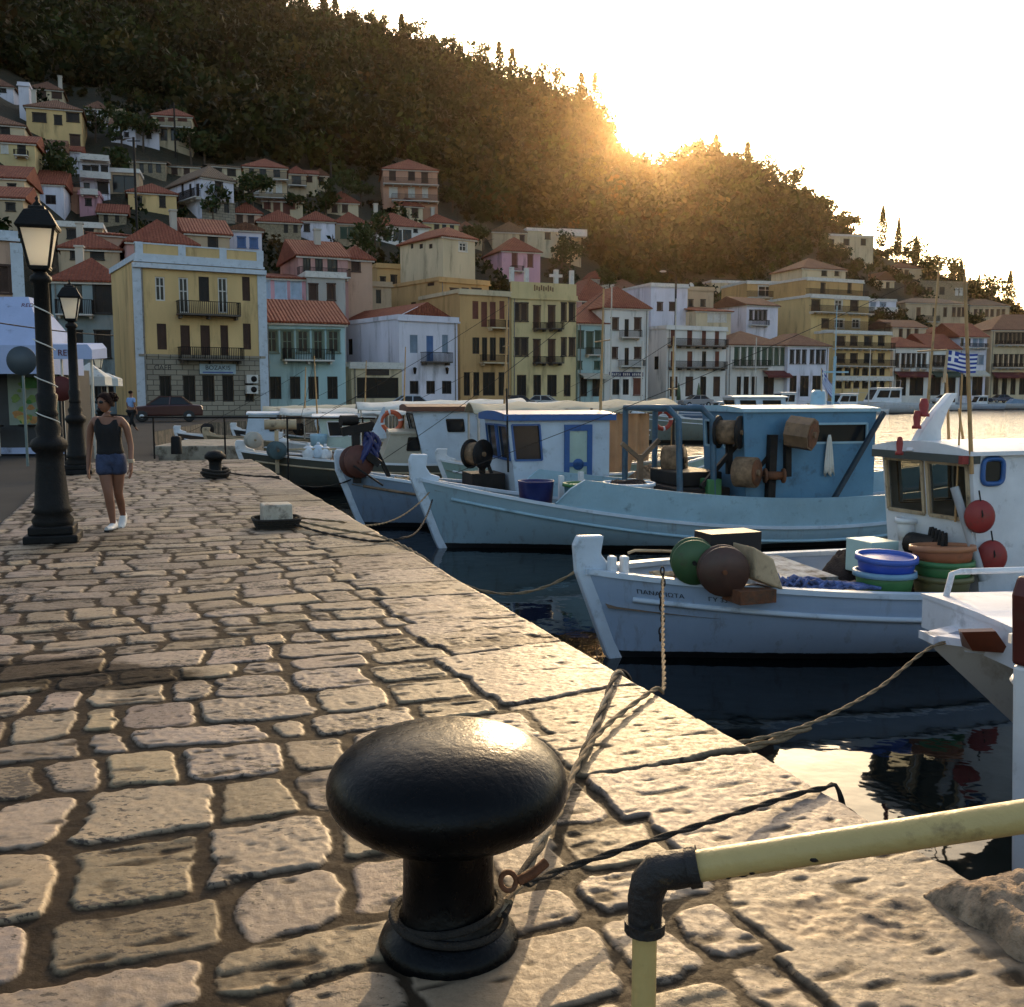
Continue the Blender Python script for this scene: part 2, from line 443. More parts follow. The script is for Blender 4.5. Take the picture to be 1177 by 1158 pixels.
def m_paving():
    m, nt, b = nt_new('worn_limestone_paving')
    at = N(nt, 'ShaderNodeVertexColor', layer_name='Col')
    f = noise(nt, 45, 6, .7); g = noise(nt, 160, 4, .65)
    c = mixc(nt, ramp(nt, f, [(.45, 0), (.75, .5)]), at.outputs[0], mixc(nt, 1.0, at.outputs[0], (.45, .40, .36), 'MULTIPLY'))
    pk = noise(nt, 1.0, 4, .6, stretch=(27, 48, 27)); pz = noise(nt, 2.2, 3, .5)
    pr = N(nt, 'ShaderNodeMath', operation='MULTIPLY_ADD'); nt.links.new(pz, pr.inputs[0]); pr.inputs[1].default_value = .9; nt.links.new(pk, pr.inputs[2])
    hf = N(nt, 'ShaderNodeMath', operation='MULTIPLY'); nt.links.new(pr.outputs[0], hf.inputs[0]); hf.inputs[1].default_value = .5
    c = mixc(nt, ramp(nt, hf.outputs[0], [(.522, 0), (.55, .95)]), c, (.03, .021, .014))
    nt.links.new(c, b.inputs['Base Color'])
    sp = N(nt, 'ShaderNodeSeparateColor'); nt.links.new(at.outputs[0], sp.inputs[0])
    nt.links.new(ramp(nt, sp.outputs[0], [(.05, .03), (.18, .32)]), b.inputs['Specular IOR Level'])
    nt.links.new(ramp(nt, f, [(.3, .46), (.7, .7)]), b.inputs['Roughness'])
    ad = N(nt, 'ShaderNodeMath', operation='MULTIPLY_ADD'); nt.links.new(g, ad.inputs[0]); ad.inputs[1].default_value = .4; nt.links.new(f, ad.inputs[2])
    bump(nt, b, ad.outputs[0], .45, .006); return m
tag(np_mesh('quay_paving', np.concatenate(Vs), np.concatenate(Fs), m_paving(), True, np.concatenate(Cs)), kind='structure')
# ================================================================ TREES
def m_leaf():
    m, nt, b = nt_new('foliage')
    at = N(nt, 'ShaderNodeVertexColor', layer_name='Col')
    b.inputs['Roughness'].default_value = .6; b.inputs['Specular IOR Level'].default_value = .06
    nt.links.new(at.outputs[0], b.inputs['Base Color'])
    tr = N(nt, 'ShaderNodeBsdfTranslucent'); nt.links.new(mixc(nt, 1, at.outputs[0], (1.5, 1.5, .6), 'MULTIPLY'), tr.inputs[0])
    mx = N(nt, 'ShaderNodeMixShader'); mx.inputs[0].default_value = .13
    nt.links.new(b.outputs[0], mx.inputs[1]); nt.links.new(tr.outputs[0], mx.inputs[2])
    nt.links.new(mx.outputs[0], nt.nodes['Material Output'].inputs[0])
    return m
LEAF = m_leaf(); BARK = mat('bark', (.07, .05, .035), .9, .3, 6, .6, 20)
NR = np.random.RandomState(5)
def leaves(cx, cy, cz, rx, rz, nl, size, col, rs, kind='round', out_v=None, out_c=None):
    """leaf quads through one crown (several sub clumps)"""
    k = max(3, int(3 + rx)); 
    if kind == 'cypress':
        h = rs.rand(nl); rr = rx * np.minimum(1, (1 - h) * 1.6 + .06) * np.minimum(1, .35 + h * 5) * np.sqrt(rs.rand(nl)); a = rs.rand(nl) * 6.283
        p = np.stack([cx + rr * np.cos(a), cy + rr * np.sin(a), cz + (h * 2 - 1) * rz], -1)
    elif kind == 'pine':
        h = rs.rand(nl) ** .8; lay = np.floor(h * 9) / 9 + rs.rand(nl) * .10
        a = rs.rand(nl) * 6.283; rr = rx * (1.08 - lay) ** .8 * np.sqrt(rs.rand(nl)) * (.45 + .9 * vn(np.floor(h * 9) * 3.1 + cx, np.floor(a * 1.3) + cy, 3))
        p = np.stack([cx + rr * np.cos(a), cy + rr * np.sin(a), cz + (lay * 2 - 1) * rz], -1)
    else:
        cc = rs.normal(size=(k, 3)) * .45; cc /= np.maximum(1, np.linalg.norm(cc, axis=1, keepdims=True) / .75)
        ci = rs.randint(0, k, nl); d = rs.normal(size=(nl, 3)); d /= np.linalg.norm(d, axis=1, keepdims=True)
        d *= (rs.rand(nl, 1) ** .45) * .55
        q = cc[ci] + d
        p = np.stack([cx + q[:, 0] * rx, cy + q[:, 1] * rx, cz + q[:, 2] * rz], -1)
    s = size * (.6 + .8 * rs.rand(nl, 1))
    a = rs.normal(size=(nl, 3)); a /= np.linalg.norm(a, axis=1, keepdims=True)
    b = np.cross(a, rs.normal(size=(nl, 3))); b /= np.linalg.norm(b, axis=1, keepdims=True)
    a *= s; b *= s * .7
    V = np.stack([p - a, p - b * .8, p + a, p + b * .8], 1)
    tone = (.7 + .6 * rs.rand(nl, 1)) * np.array(col)[None]
    return V.reshape(-1, 3), np.repeat(tone, 4, 0)
VBOUND = [(-400, 85), (0, 92), (100, 100), (228, 126), (238, 186), (385, 200), (418, 192), (512, 196), (548, 256), (670, 260), (705, 326), (820, 322), (905, 292), (950, 260), (1010, 268), (1062, 318), (1110, 322), (1177, 348), (1500, 460)]
def project(X, Y, Z):
    z = Z - EYE; d = Y * cT - z * sT; v = Y * sT + z * cT
    return CX + F * X / d, CY - F * v / d
def build_wood():
    rs = NR; Vl = []; Cl = []
    n = 0
    T_ = rs.uniform(-.64, .62, 12000); S = rs.rand(12000) ** .8 * 1.06
    d0 = np.interp(T_, *D0); d1 = np.interp(T_, *D1); Y = d0 + S * (d1 - d0); X = T_ * Y; Z = terr(X, Y)
    px, py = project(X, Y, Z)
    bnd = np.interp(px, [a for a, _ in VBOUND], [b for _, b in VBOUND])
    keep = (py < bnd)
    # sparse garden bushes between the houses
    vil = (~keep) & (rs.rand(len(px)) < .8) & (S > .06)
    for i in np.where(keep | vil)[0]:
        if n > 7200: break
        small = vil[i]
        if small and near_house(X[i], Y[i], 2.2): continue
        r = (rs.uniform(1.5, 3.0) if rs.rand() < .66 else rs.uniform(3.2, 5.4)) if not small else rs.uniform(.9, 2.0)
        hz = r * rs.uniform(.8, 1.35)
        g = float(fbm(X[i] / 30, Y[i] / 30, 44)); j = rs.rand()
        if j < .4: col = (.030, .052, .012)
        elif j < .62: col = (.055, .050, .015)
        else: col = (.012, .028, .008)
        if g > .61: col = (col[0] * 1.45, col[1] * .95, col[2] * .9)
        k_ = rs.choice([rs.uniform(.2, .45), rs.uniform(.4, .9)]); col = (col[0] * k_, col[1] * k_, col[2] * k_)
        edge = S[i] > .93
        nl = 170 if edge else ((85 if r < 3.1 else 190) if not small else 70)
        v, c = leaves(X[i], Y[i], Z[i] + hz * .75, r, hz, nl, (.40 if edge else .75) if not small else .38, col, rs)
        Vl.append(v); Cl.append(c); n += 1
    V = np.concatenate(Vl); C = np.concatenate(Cl)
    o = np_mesh('hillside_wood', V, np.arange(len(V)).reshape(-1, 4), LEAF, False, C)
    tag(o, 'dense dark wood and scrub covering the hillside above the village', 'wood', kind='stuff')
def tree(kind, label, X, Y, h, r, nl=900, size=.35, col=(.045, .06, .022), group=None, trunk=.25, z=None, name=None):
    z = float(terr(X, Y)) if z is None else z
    rs = np.random.RandomState(int(abs(X * 31 + Y * 17)) % 99991)
    t = empty(name or {'cypress': 'cypress_tree', 'pine': 'pine_tree'}.get(kind, 'tree'), (X, Y, z), 0, label, 'tree', group)
    tr = {'cypress': .08, 'pine': .12}.get(kind, .3) * h
    mb = MB(); lean = rs.uniform(-.06, .06) * h
    mb.tube([(0, 0, -.6), (lean * .3, 0, tr), (lean, 0, h * .85)], [trunk, trunk * .8, trunk * .15], 7)
    if kind != 'cypress':
        for k in range(6):
            a = rs.rand() * 6.28; b = h * rs.uniform(.3, .7); e = r * rs.uniform(.5, .85)
            mb.tube([(lean * .6, 0, b), (lean * .6 + e * .5 * math.cos(a), e * .5 * math.sin(a), b + e * .25), (lean * .6 + e * math.cos(a), e * math.sin(a), b + e * .4)], [trunk * .45, trunk * .3, .03], 5)
    mb.build('trunk', BARK, t, fix=False)
    cz = (h + tr) / 2; v, c = leaves(lean * .6, 0, cz, r, (h - tr) / 2, nl, size, col, rs, kind)
    o = np_mesh('crown', v, np.arange(len(v)).reshape(-1, 4), LEAF, False, c); o.parent = t
    return t
HOUSES = []
def near_house(X, Y, m):
    for (a, b, c) in HOUSES:
        if (X - a) ** 2 + (Y - b) ** 2 < (c + m) ** 2: return True
    return False
import re
# ================================================================ HOUSES
def plaster(name, c, dirt=.35): return mat('plaster_' + name, c, .9, .16, .5, .3, 14, dirt=dirt, dcol=[x * .38 for x in c], streak=True, spec=.15)
WC = {'yellow': (.62, .43, .20), 'ochre': (.52, .32, .14), 'cream': (.58, .47, .31), 'beige': (.46, .35, .23), 'white': (.68, .65, .60), 'aqua': (.36, .50, .50),
      'bluegrey': (.25, .31, .32), 'lav': (.64, .62, .68), 'pink': (.58, .32, .36), 'peach': (.52, .34, .24), 'orange': (.50, .27, .18), 'rose': (.48, .27, .24), 'stone': (.30, .24, .16), 'paleyellow': (.60, .47, .24), 'grey': (.38, .36, .33)}
def m_roof(name, c1, c2):
    m, nt, b = nt_new(name)
    f = noise(nt, .9, 8, .7); g = noise(nt, 6, 3, .6)
    c = mixc(nt, ramp(nt, f, [(.3, 0), (.68, 1)]), c1, c2)
    c = mixc(nt, ramp(nt, g, [(.35, 0), (.75, .8)]), c, [x * .45 for x in c1])
    nt.links.new(c, b.inputs['Base Color']); b.inputs['Roughness'].default_value = .85; b.inputs['Specular IOR Level'].default_value = .2
    w = N(nt, 'ShaderNodeTexWave', bands_direction='X'); w.inputs['Scale'].default_value = 1.1; w.inputs['Distortion'].default_value = .6
    nt.links.new(N(nt, 'ShaderNodeTexCoord').outputs['Object'], w.inputs[0])
    bump(nt, b, w.outputs[1], .9, .08); return m
ROOF = {'red': m_roof('clay_roof_tiles', (.20, .05, .028), (.29, .09, .05)), 'brown': m_roof('old_brown_roof_tiles', (.15, .065, .038), (.23, .115, .07)), 'grey': m_roof('weathered_roof_tiles', (.16, .11, .075), (.24, .16, .105))}
TRIM = mat('pale_trim', (.60, .57, .52), .8, .12, 2, dirt=.3, dcol=(.25, .22, .18))
TRIMB = mat('bluish_trim', (.50, .55, .60), .8, .12, 2, dirt=.25, dcol=(.22, .24, .26))
GLASS, _n, _b = nt_new('dark_window_glass'); _b.inputs['Base Color'].default_value = (.012, .014, .016, 1); _b.inputs['Roughness'].default_value = .12; _b.inputs['Specular IOR Level'].default_value = .3
PIPE = mat('zinc_downpipe', (.20, .18, .15), .6, .3, 4, dirt=.3)
AWM = mat('maroon_awning', (.10, .02, .02), .85, .2, 2); AWW = mat('cream_awning', (.48, .44, .36), .85, .2, 2); AWG = mat('dark_green_awning', (.03, .06, .045), .85, .2, 2)
DARKIN = mat('dark_interior', (.012, .010, .008), .9, .4, 1)
IRON = mat('wrought_iron', (.014, .012, .011), .7, .3, 8, spec=.15)
def shut(name, c): return mat('shutter_' + name, c, .65, .2, 1.5, .5, 3)
SH = {'brown': shut('brown', (.055, .025, .015)), 'dark': shut('dark', (.02, .016, .013)), 'redbrown': shut('redbrown', (.15, .045, .028)), 'green': shut('green', (.05, .09, .06)), 'blue': shut('blue', (.08, .16, .34)), 'bluegrey': shut('bluegrey', (.19, .25, .32)), 'lightblue': shut('lightblue', (.38, .47, .58)), 'olive': shut('olive', (.14, .18, .13)), 'white': shut('white', (.6, .58, .55))}
CHIM = plaster('chimney', (.5, .45, .38))
def parse(s):
    r = []
    for tok in s.split():
        a, *k = tok.split(':'); x = re.match(r'(-?[\d.]+)-(-?[\d.]+)$', a).groups(); r.append((float(x[0]), float(x[1]), k[0] if k else ''))
    return r
def roof(mb, kind, w, d, h, rh, o):
    t = .14
    if kind == 'hip':
        e = [(-o, -o, h), (w + o, -o, h), (w + o, d + o, h), (-o, d + o, h)]
        if w >= d: r = [(d / 2, d / 2, h + rh), (w - d / 2, d / 2, h + rh)]; sl = [(0, 1, 5, 4), (1, 2, 5), (2, 3, 4, 5), (3, 0, 4)]
        else: r = [(w / 2, w / 2, h + rh), (w / 2, d - w / 2, h + rh)]; sl = [(0, 1, 4), (1, 2, 5, 4), (2, 3, 5), (3, 0, 4, 5)]
    elif kind == 'gs':      # ridge along the facade
        e = [(-o, -o, h), (w + o, -o, h), (w + o, d + o, h), (-o, d + o, h)]
        r = [(-o, d / 2, h + rh), (w + o, d / 2, h + rh)]; sl = [(0, 1, 5, 4), (1, 2, 5), (2, 3, 4, 5), (3, 0, 4)]
    elif kind == 'gf':      # gable towards the viewer
        e = [(-o, -o, h), (w + o, -o, h), (w + o, d + o, h), (-o, d + o, h)]
        r = [(w / 2, -o, h + rh), (w / 2, d + o, h + rh)]; sl = [(0, 1, 4), (1, 2, 5, 4), (2, 3, 5), (3, 0, 4, 5)]
    else:                   # single slope down to the facade
        e = [(-o, -o, h), (w + o, -o, h), (w + o, d + o, h + rh), (-o, d + o, h + rh)]; r = []; sl = [(0, 1, 2, 3)]
    v = e + r; n = len(v)
    lo = [(x, y, z - t) for x, y, z in e]
    mb.add(v + lo, [f for f in sl] + [(n, n + 3, n + 2, n + 1)] + [(i, n + i, n + (i + 1) % 4, (i + 1) % 4) for i in range(4)])
def house(name, label, px0, px1, yb, yt, yaw=22, dep=8, Y=None, roof_kind='hip', ry=None, col='cream', rc='red', sh='dark', rows=(), side=(), balc=(), sbalc=(), chim=(), wallmat=None, trim=None, quoin=False, frame=True, oh=.35, fd=5, cat='house', par=None, base=None, z0=None, group=None, dish=False, drain=None, aerial=False, awn=(), bm=None):
    if aerial is False and Y is None and not par: aerial = (int(px0) % 3 == 0)
    if drain is None and Y is not None and not par and yb > 440: drain = 'r' if int(px0) % 2 else 'l'
    if Y is None: Y = hit((px0 + px1) / 2, yb); A = P(px0, yb, Y); zb = A.z
    else:
        A = P(px0, (yb + yt) / 2, Y); zb = P(px0, yb, Y).z if z0 is None else z0
    ya = math.radians(yaw); ud = Vector((math.cos(ya), math.sin(ya))); nd = Vector((-math.sin(ya), math.cos(ya)))
    A2 = Vector((A.x, A.y)); rr = ray(px1, (yb + yt) / 2); r2 = Vector((rr.x, rr.y))
    W = -(A2.x * r2.y - A2.y * r2.x) / (ud.x * r2.y - ud.y * r2.x)
    t = ray(px0, yt); Hh = EYE + t.z / t.y * A2.y - zb
    HOUSES.append((A2.x + ud.x * W / 2 + nd.x * dep / 2, A2.y + ud.y * W / 2 + nd.y * dep / 2, max(W, dep) * .6))
    e = par or empty(name, (A2.x, A2.y, zb), ya, label, cat, group)
    if par:   # another block of the same building: parts in the parent's frame
        off = Matrix.Rotation(-e.rotation_euler.z, 4, 'Z') @ Matrix.Translation((A2.x - e.location.x, A2.y - e.location.y, zb - e.location.z)) @ Matrix.Rotation(ya, 4, 'Z')
    def put(mb, nm, m, parent, **kw):
        o = mb.build(nm, m, parent, **kw)
        if par: o.data.transform(off)
        return o
    def loc(px, py):
        r = ray(px, py); r_ = Vector((r.x, r.y)); k = A2.dot(nd) / r_.dot(nd)
        return ((r_ * k - A2).dot(ud), EYE + k * r.z - zb)
    def sloc(px, py):
        r = ray(px, py); r_ = Vector((r.x, r.y)); k = A2.dot(ud) / r_.dot(ud)
        return ((r_ * k - A2).dot(nd), EYE + k * r.z - zb)
    def ops_of(rws, lf, L):
        o = []
        for row in rws:
            y0, y1, s = row[:3]; sty = row[3] if len(row) > 3 else sh
            for a, b, k in parse(s):
                m = (a + b) / 2
                u0, zt = lf(a, y0); u1, _ = lf(b, y0); _, zl = lf(m, y1)
                if u1 < u0: u0, u1 = u1, u0
                u0 = max(.12, u0); u1 = min(L - .12, u1); zt = min(zt, Hh - .12); zl = max(zl, .02)
                if u1 - u0 > .15 and zt - zl > .15: o.append((u0, u1, zl, zt, k or sty))
        return o
    fo = ops_of(rows, loc, W); so_ = ops_of(side, sloc, dep)
    WMt = wallmat or plaster(col, WC[col])
    mb = MB()
    fu = lambda o, L: (o[0] / L, o[1] / L, (o[2] + fd) / (Hh + fd), (o[3] + fd) / (Hh + fd))
    panel(mb, (0, 0, -fd), (W, 0, -fd), (W, 0, Hh), (0, 0, Hh), [fu(o, W) for o in fo], .22)
    panel(mb, (0, dep, -fd), (0, 0, -fd), (0, 0, Hh), (0, dep, Hh), [(1 - o[1] / dep, 1 - o[0] / dep, (o[2] + fd) / (Hh + fd), (o[3] + fd) / (Hh + fd)) for o in so_], .22)
    mb.quad((W, 0, -fd), (W, dep, -fd), (W, dep, Hh), (W, 0, Hh)); mb.quad((W, dep, -fd), (0, dep, -fd), (0, dep, Hh), (W, dep, Hh))
    mb.quad((0, 0, Hh), (W, 0, Hh), (W, dep, Hh), (0, dep, Hh))
    rh = 0
    if ry is not None and roof_kind != 'flat':
        dm = 0 if roof_kind == 'gf' else dep / 2
        rh = max(.5, P((px0 + px1) / 2, ry, A2.y + W / 2 * ud.y + dm * nd.y).z - zb - Hh)
    if roof_kind == 'gf': mb.add([(0, 0, Hh), (W, 0, Hh), (W / 2, 0, Hh + rh)], [(0, 1, 2)])
    if roof_kind == 'gs':
        for x in (0, W): mb.add([(x, 0, Hh), (x, dep, Hh), (x, dep / 2, Hh + rh)], [(0, 1, 2)])
    put(mb, 'wall', WMt, e, fix=False)
    rf = None
    if roof_kind == 'flat':
        mb = MB(); ph = .35
        for b in ((-.12, W + .12, -.12, .1), (-.12, W + .12, dep - .1, dep + .12), (-.12, .1, .102, dep - .102), (W - .1, W + .12, .102, dep - .102)): mb.box(*b, Hh - .05, Hh + ph)
        mb.box(-.2, W + .2, -.2, .08, Hh - .22, Hh - .06)
        rf = put(mb, 'parapet', trim or WMt, e)
    else:
        mb = MB(); roof(mb, roof_kind, W, dep, Hh + .02, rh, oh); rf = put(mb, 'roof', ROOF[rc], e, fix=False)
        mb = MB(); mb.box(-oh * .6, W + oh * .6, -oh * .6, .0, Hh - .28, Hh - .13); put(mb, 'cornice', trim or TRIM, e)
    if base:   # stone ground floor cladding up to a pixel height
        zz = loc((px0 + px1) / 2, base)[1]
        gops = [o for o in fo if o[2] < zz - .3]
        mb = MB(); panel(mb, (-.06, -.06, -fd), (W + .06, -.06, -fd), (W + .06, -.06, zz), (-.06, -.06, zz), [((o[0] + .06) / (W + .12), (o[1] + .06) / (W + .12), (o[2] + fd) / (zz + fd), (min(o[3], zz - .05) + fd) / (zz + fd)) for o in gops], .06)
        mb.box(-.12, W + .12, -.14, -.003, zz, zz + .16)
        put(mb, 'ground_floor_cladding', STONEW, e, fix=False)
    if quoin:
        for x in (0, W):
            mb = MB(); mb.box(x - .32, x + .32, -.09, -.003, -.5, Hh - .3); put(mb, 'pilaster', trim or TRIM, e)
    def fill(o, side_):
        u0, u1, z0_, z1_, k = o
        def X(u, d, z): return (u, d, z) if not side_ else (d, u, z)
        fm = SH.get(k, SH['dark']) if k in ('olive', 'bluegrey') else (TRIM if k in ('g', 'gw', 'arch', 'white') else SH.get(k, SH['dark']))
        if k == 'd': fm = SH['dark']
        mb = MB(); s = .09; d0_, d1_ = .06, .16
        def bx(a, b, c, d, e0, e1): 
            p = X(a, e0, c); q = X(b, e1, d); mb.box(min(p[0], q[0]), max(p[0], q[0]), min(p[1], q[1]), max(p[1], q[1]), c, d)
        bx(u0, u0 + s, z0_, z1_, d0_, d1_); bx(u1 - s, u1, z0_, z1_, d0_, d1_); bx(u0 + s, u1 - s, z1_ - s, z1_, d0_, d1_); bx(u0 + s, u1 - s, z0_, z0_ + s, d0_, d1_)
        m_ = (u0 + u1) / 2
        if u1 - u0 > .5: bx(m_ - .035, m_ + .035, z0_ + s, z1_ - s, d0_ + .01, d1_)
        glass = k in ('g', 'gw', 'd', 'arch', 'olive')
        if k in ('g', 'gw', 'olive'):
            zz = z0_ + (z1_ - z0_) * .62; bx(u0 + s, u1 - s, zz - .03, zz + .03, d0_ + .02, d1_)
        if frame and not side_ and k != 'd':
            q = .13
            bx(u0 - q, u0, z0_ - .02, z1_, -.04, .0); bx(u1, u1 + q, z0_ - .02, z1_, -.04, .0); bx(u0 - q - .05, u1 + q + .05, z1_, z1_ + q, -.07, .0); bx(u0 - q - .05, u1 + q + .05, z0_ - .12, z0_ - .02, -.1, .0)
        wd = put(mb, 'door' if (z1_ - z0_ > 1.9) else 'window', fm if k != 'd' else SH['dark'], e)
        mb = MB(); bx(u0 + s * .5, u1 - s * .5, z0_ + s * .5, z1_ - s * .5, .11 if not glass else .13, .14 if not glass else .15)
        if not glass:
            n = int((z1_ - z0_) / .14)
            for i in range(n):
                z = z0_ + s + (z1_ - z0_ - 2 * s) * (i + .5) / n; bx(u0 + s, u1 - s, z - .025, z + .03, .09, .11)
        put(mb, 'pane' if glass else 'shutter', GLASS if glass else fm, wd)
    for o in fo: fill(o, False)
    for o in so_: fill(o, True)
    for bl, lf, sd_ in [(b, loc, False) for b in balc] + [(b, sloc, True) for b in sbalc]:
        x0, x1, y0, y1 = bl[:4]; dp = bl[4] if len(bl) > 4 else 1.0
        u0, zt = lf(x0, y0); u1, _ = lf(x1, y0); _, zl = lf((x0 + x1) / 2, y1); zt = max(zt, zl + .6)
        if u1 < u0: u0, u1 = u1, u0
        def B(mb, a, b, c, d, e0, e1):
            if sd_: mb.box(c, d, a, b, e0, e1)
            else: mb.box(a, b, c, d, e0, e1)
        mb = MB(); B(mb, u0, u1, -dp, -.003, zl - .12, zl)
        for k in range(max(2, int((u1 - u0) / 1.2))):
            c = u0 + .2 + (u1 - u0 - .4) * k / max(1, int((u1 - u0) / 1.2) - 1); B(mb, c - .08, c + .08, -dp * .7, -.003, zl - .34, zl - .12)
        bo = put(mb, 'balcony', bm or trim or TRIM, e)
        mb = MB()
        if len(bl) > 5 and bl[5] == 'solid':
            B(mb, u0, u1, -dp, -dp + .1, zl, zt); put(mb, 'balcony_wall', trim or TRIM, bo)
        else:
            B(mb, u0, u1, -dp, -dp + .05, zt - .05, zt); B(mb, u0, u0 + .05, -dp, -.003, zt - .05, zt); B(mb, u1 - .05, u1, -dp, -.003, zt - .05, zt)
            n = int((u1 - u0) / .13)
            for i in range(n + 1):
                u = u0 + (u1 - u0 - .03) * i / n; B(mb, u, u + .042, -dp + .01, -dp + .045, zl, zt - .05)
            for i in range(5):
                for u in (u0, u1 - .03): B(mb, u, u + .03, -dp + dp * i / 5, -dp + dp * i / 5 + .03, zl, zt - .05)
            put(mb, 'railing', IRON, bo)
    for cx in chim:
        u = W * cx; mb = MB(); mb.box(u - .3, u + .3, dep * .35, dep * .35 + .6, Hh, Hh + rh + .9); mb.box(u - .38, u + .38, dep * .35 - .08, dep * .35 + .68, Hh + rh + .9, Hh + rh + 1.05)
        put(mb, 'chimney', CHIM, rf)
    if drain:
        x = W - .3 if drain == 'r' else .3; mb = MB(); mb.tube([(x, -.09, -.3), (x, -.09, Hh - .35), (x, -.02, Hh - .15)], .055, 6)
        for z in (1.2, Hh * .5, Hh - .8): mb.tube([(x, -.09, z), (x, -.09, z + .08)], .075, 6)
        put(mb, 'drainpipe', PIPE, e)
    if aerial:
        mb = MB(); mb.tube([(W * .3, dep * .5, Hh), (W * .3, dep * .5, Hh + rh + 1.6)], .03, 5)
        for k in range(4): mb.bar((W * .3 - .35 + .06 * k, dep * .5, Hh + rh + 1.0 + .16 * k), (W * .3 + .35 - .06 * k, dep * .5, Hh + rh + 1.0 + .16 * k), .025)
        put(mb, 'aerial', IRON, rf)
    for (xa, xb, ya, yb2, am) in awn:
        u0, z1_ = loc(xa, ya); u1, _ = loc(xb, ya); _, z0_ = loc((xa + xb) / 2, yb2)
        mb = MB(); mb.hexa([(u0, -1.5, z0_ + .06), (u1, -1.5, z0_ + .06), (u1, -.07, z1_ - .06), (u0, -.07, z1_ - .06), (u0, -1.5, z0_ + .12), (u1, -1.5, z0_ + .12), (u1, -.07, z1_), (u0, -.07, z1_)]); mb.box(u0, u1, -1.53, -1.5, z0_ - .2, z0_ + .12)
        put(mb, 'shop_awning', am, e)
    if dish:
        u = W * .6; mb = MB(); mb.bar((u, dep * .4, Hh), (u, dep * .4, Hh + rh + 1.0), .06)
        mb.lathe([(.02, 0), (.25, .04), (.42, .14), (.45, .2), (.4, .16), (.2, .06), (.02, .03)], (u, dep * .4 - .1, Hh + rh + .9), 12, axis=(.3, -.8, .5)); put(mb, 'satellite_dish', TRIM, rf)
    return e, loc, W, Hh, dep, put
def m_stonew():
    m, nt, b = nt_new('rusticated_stone')
    v = N(nt, 'ShaderNodeTexBrick'); v.inputs['Scale'].default_value = 1.0; v.inputs['Mortar Size'].default_value = .025; v.inputs['Brick Width'].default_value = .8; v.inputs['Row Height'].default_value = .36
    v.inputs['Color1'].default_value = (.32, .28, .21, 1); v.inputs['Color2'].default_value = (.24, .21, .16, 1); v.inputs['Mortar'].default_value = (.07, .06, .045, 1)
    tc = N(nt, 'ShaderNodeTexCoord'); mp = N(nt, 'ShaderNodeMapping'); mp.inputs['Rotation'].default_value = (math.pi / 2, 0, 0)
    nt.links.new(tc.outputs['Object'], mp.inputs[0]); nt.links.new(mp.outputs[0], v.inputs[0])
    nt.links.new(v.outputs[0], b.inputs['Base Color']); b.inputs['Roughness'].default_value = .9
    bump(nt, b, noise(nt, 8, 5, .6), .5, .03); return m
STONEW = m_stonew()
RUBBLE = mat('rubble_stone_wall', (.27, .215, .14), .95, .35, 3, .8, 7, dirt=.4)
DARKB = mat('dark_balcony_stone', (.10, .085, .07), .9, .3, 3)  # plain dark tone for balcony slabs
# ---------------------------------------------------------------- waterfront, left to right (windows measured on the facades)
house('house', 'peach house with white cornices at the far left behind the street lamp', -110, 23, 470, 264, 30, 9, 55, 'flat', None, 'peach', sh='brown', rows=[(306, 336, '-60--45 -4-9'), (370, 400, '-60--45 -4-9')], quoin=True, trim=TRIMB, z0=0)
house('house', 'slate blue house with white framed windows and low red hip roof', 62, 141, 462, 322, 12, 9, 80, 'hip', 300, 'bluegrey', sh='dark', rows=[(327, 360, '73-94:d 108-126'), (381, 411, '80-93 110-125'), (430, 458, '75-90:d 108-130:d')], balc=[(66, 108, 345, 362)], z0=0, chim=(.3,))
e, loc, W, Hh, dp, put = house('neoclassical_house', 'yellow neoclassical house with two iron balconies and a stone ground floor', 160, 302, 464, 297, 31, 10, 70, 'flat', None, 'yellow', sh='dark', trim=TRIMB, quoin=True, base=411, z0=0,
    rows=[(318, 346, '178-189:gw 228-240 278-287:brown'), (319, 360, '205-216:g 250-261:g'), (372, 402, '180-191:brown 279-288:brown'), (374, 409, '207-218:brown 230-241:brown 253-262:brown'), (432, 462, '183-196:d 210-224:d 232-246:d 255-268:d 281-291:d')],
    balc=[(202, 272, 346, 362), (204, 276, 399, 413)], frame=False, bm=DARKB)
mb = MB(); mb.box(-.3, W + .3, -.32, -.003, Hh - .62, Hh - .3); put(mb, 'cornice', TRIMB, e)
mb = MB(); mb.box(-.05, W + .05, .0, .25, Hh + .36, Hh + 1.0); put(mb, 'attic_wall', plaster('yellow', WC['yellow']), e)
mb = MB()
for k in (.0, .33, .66, .97): mb.box(W * k - .05, W * k + .45, -.06, .3, Hh + .36, Hh + 1.12)
mb.box(-.1, W + .1, -.04, .29, Hh + 1.0, Hh + 1.1)
put(mb, 'attic_pedestal', TRIMB, e)
u0, z0 = loc(229, 430); u1, z1 = loc(270, 419)
mb = MB(); mb.box(u0, u1, -.2, -.14, z0, z1); sg = put(mb, 'sign_board', mat('sign_pale_blue', (.33, .42, .46), .6), e)
INK = mat('dark_lettering', (.02, .02, .025), .7)
RX = Matrix.Rotation(math.pi / 2, 3, 'X')
text_obj('lettering', 'BOZAKIS', (z1 - z0) * .62, INK, sg, ((u0 + u1) / 2, -.205, z0 + (z1 - z0) * .6), RX)
mb = MB(); mb.box(u0 + .2, u1 - .2, -.206, -.2, z0 + .06, z0 + .16); put(mb, 'ruled_line', mat('sign_blue_line', (.08, .12, .3), .6), sg)
u0, z0 = loc(176, 426); u1, z1 = loc(197, 420)
text_obj('lettering', 'CAFE', (z1 - z0) * 1.3, INK, e, ((u0 + u1) / 2, -.07, (z0 + z1) / 2), RX)
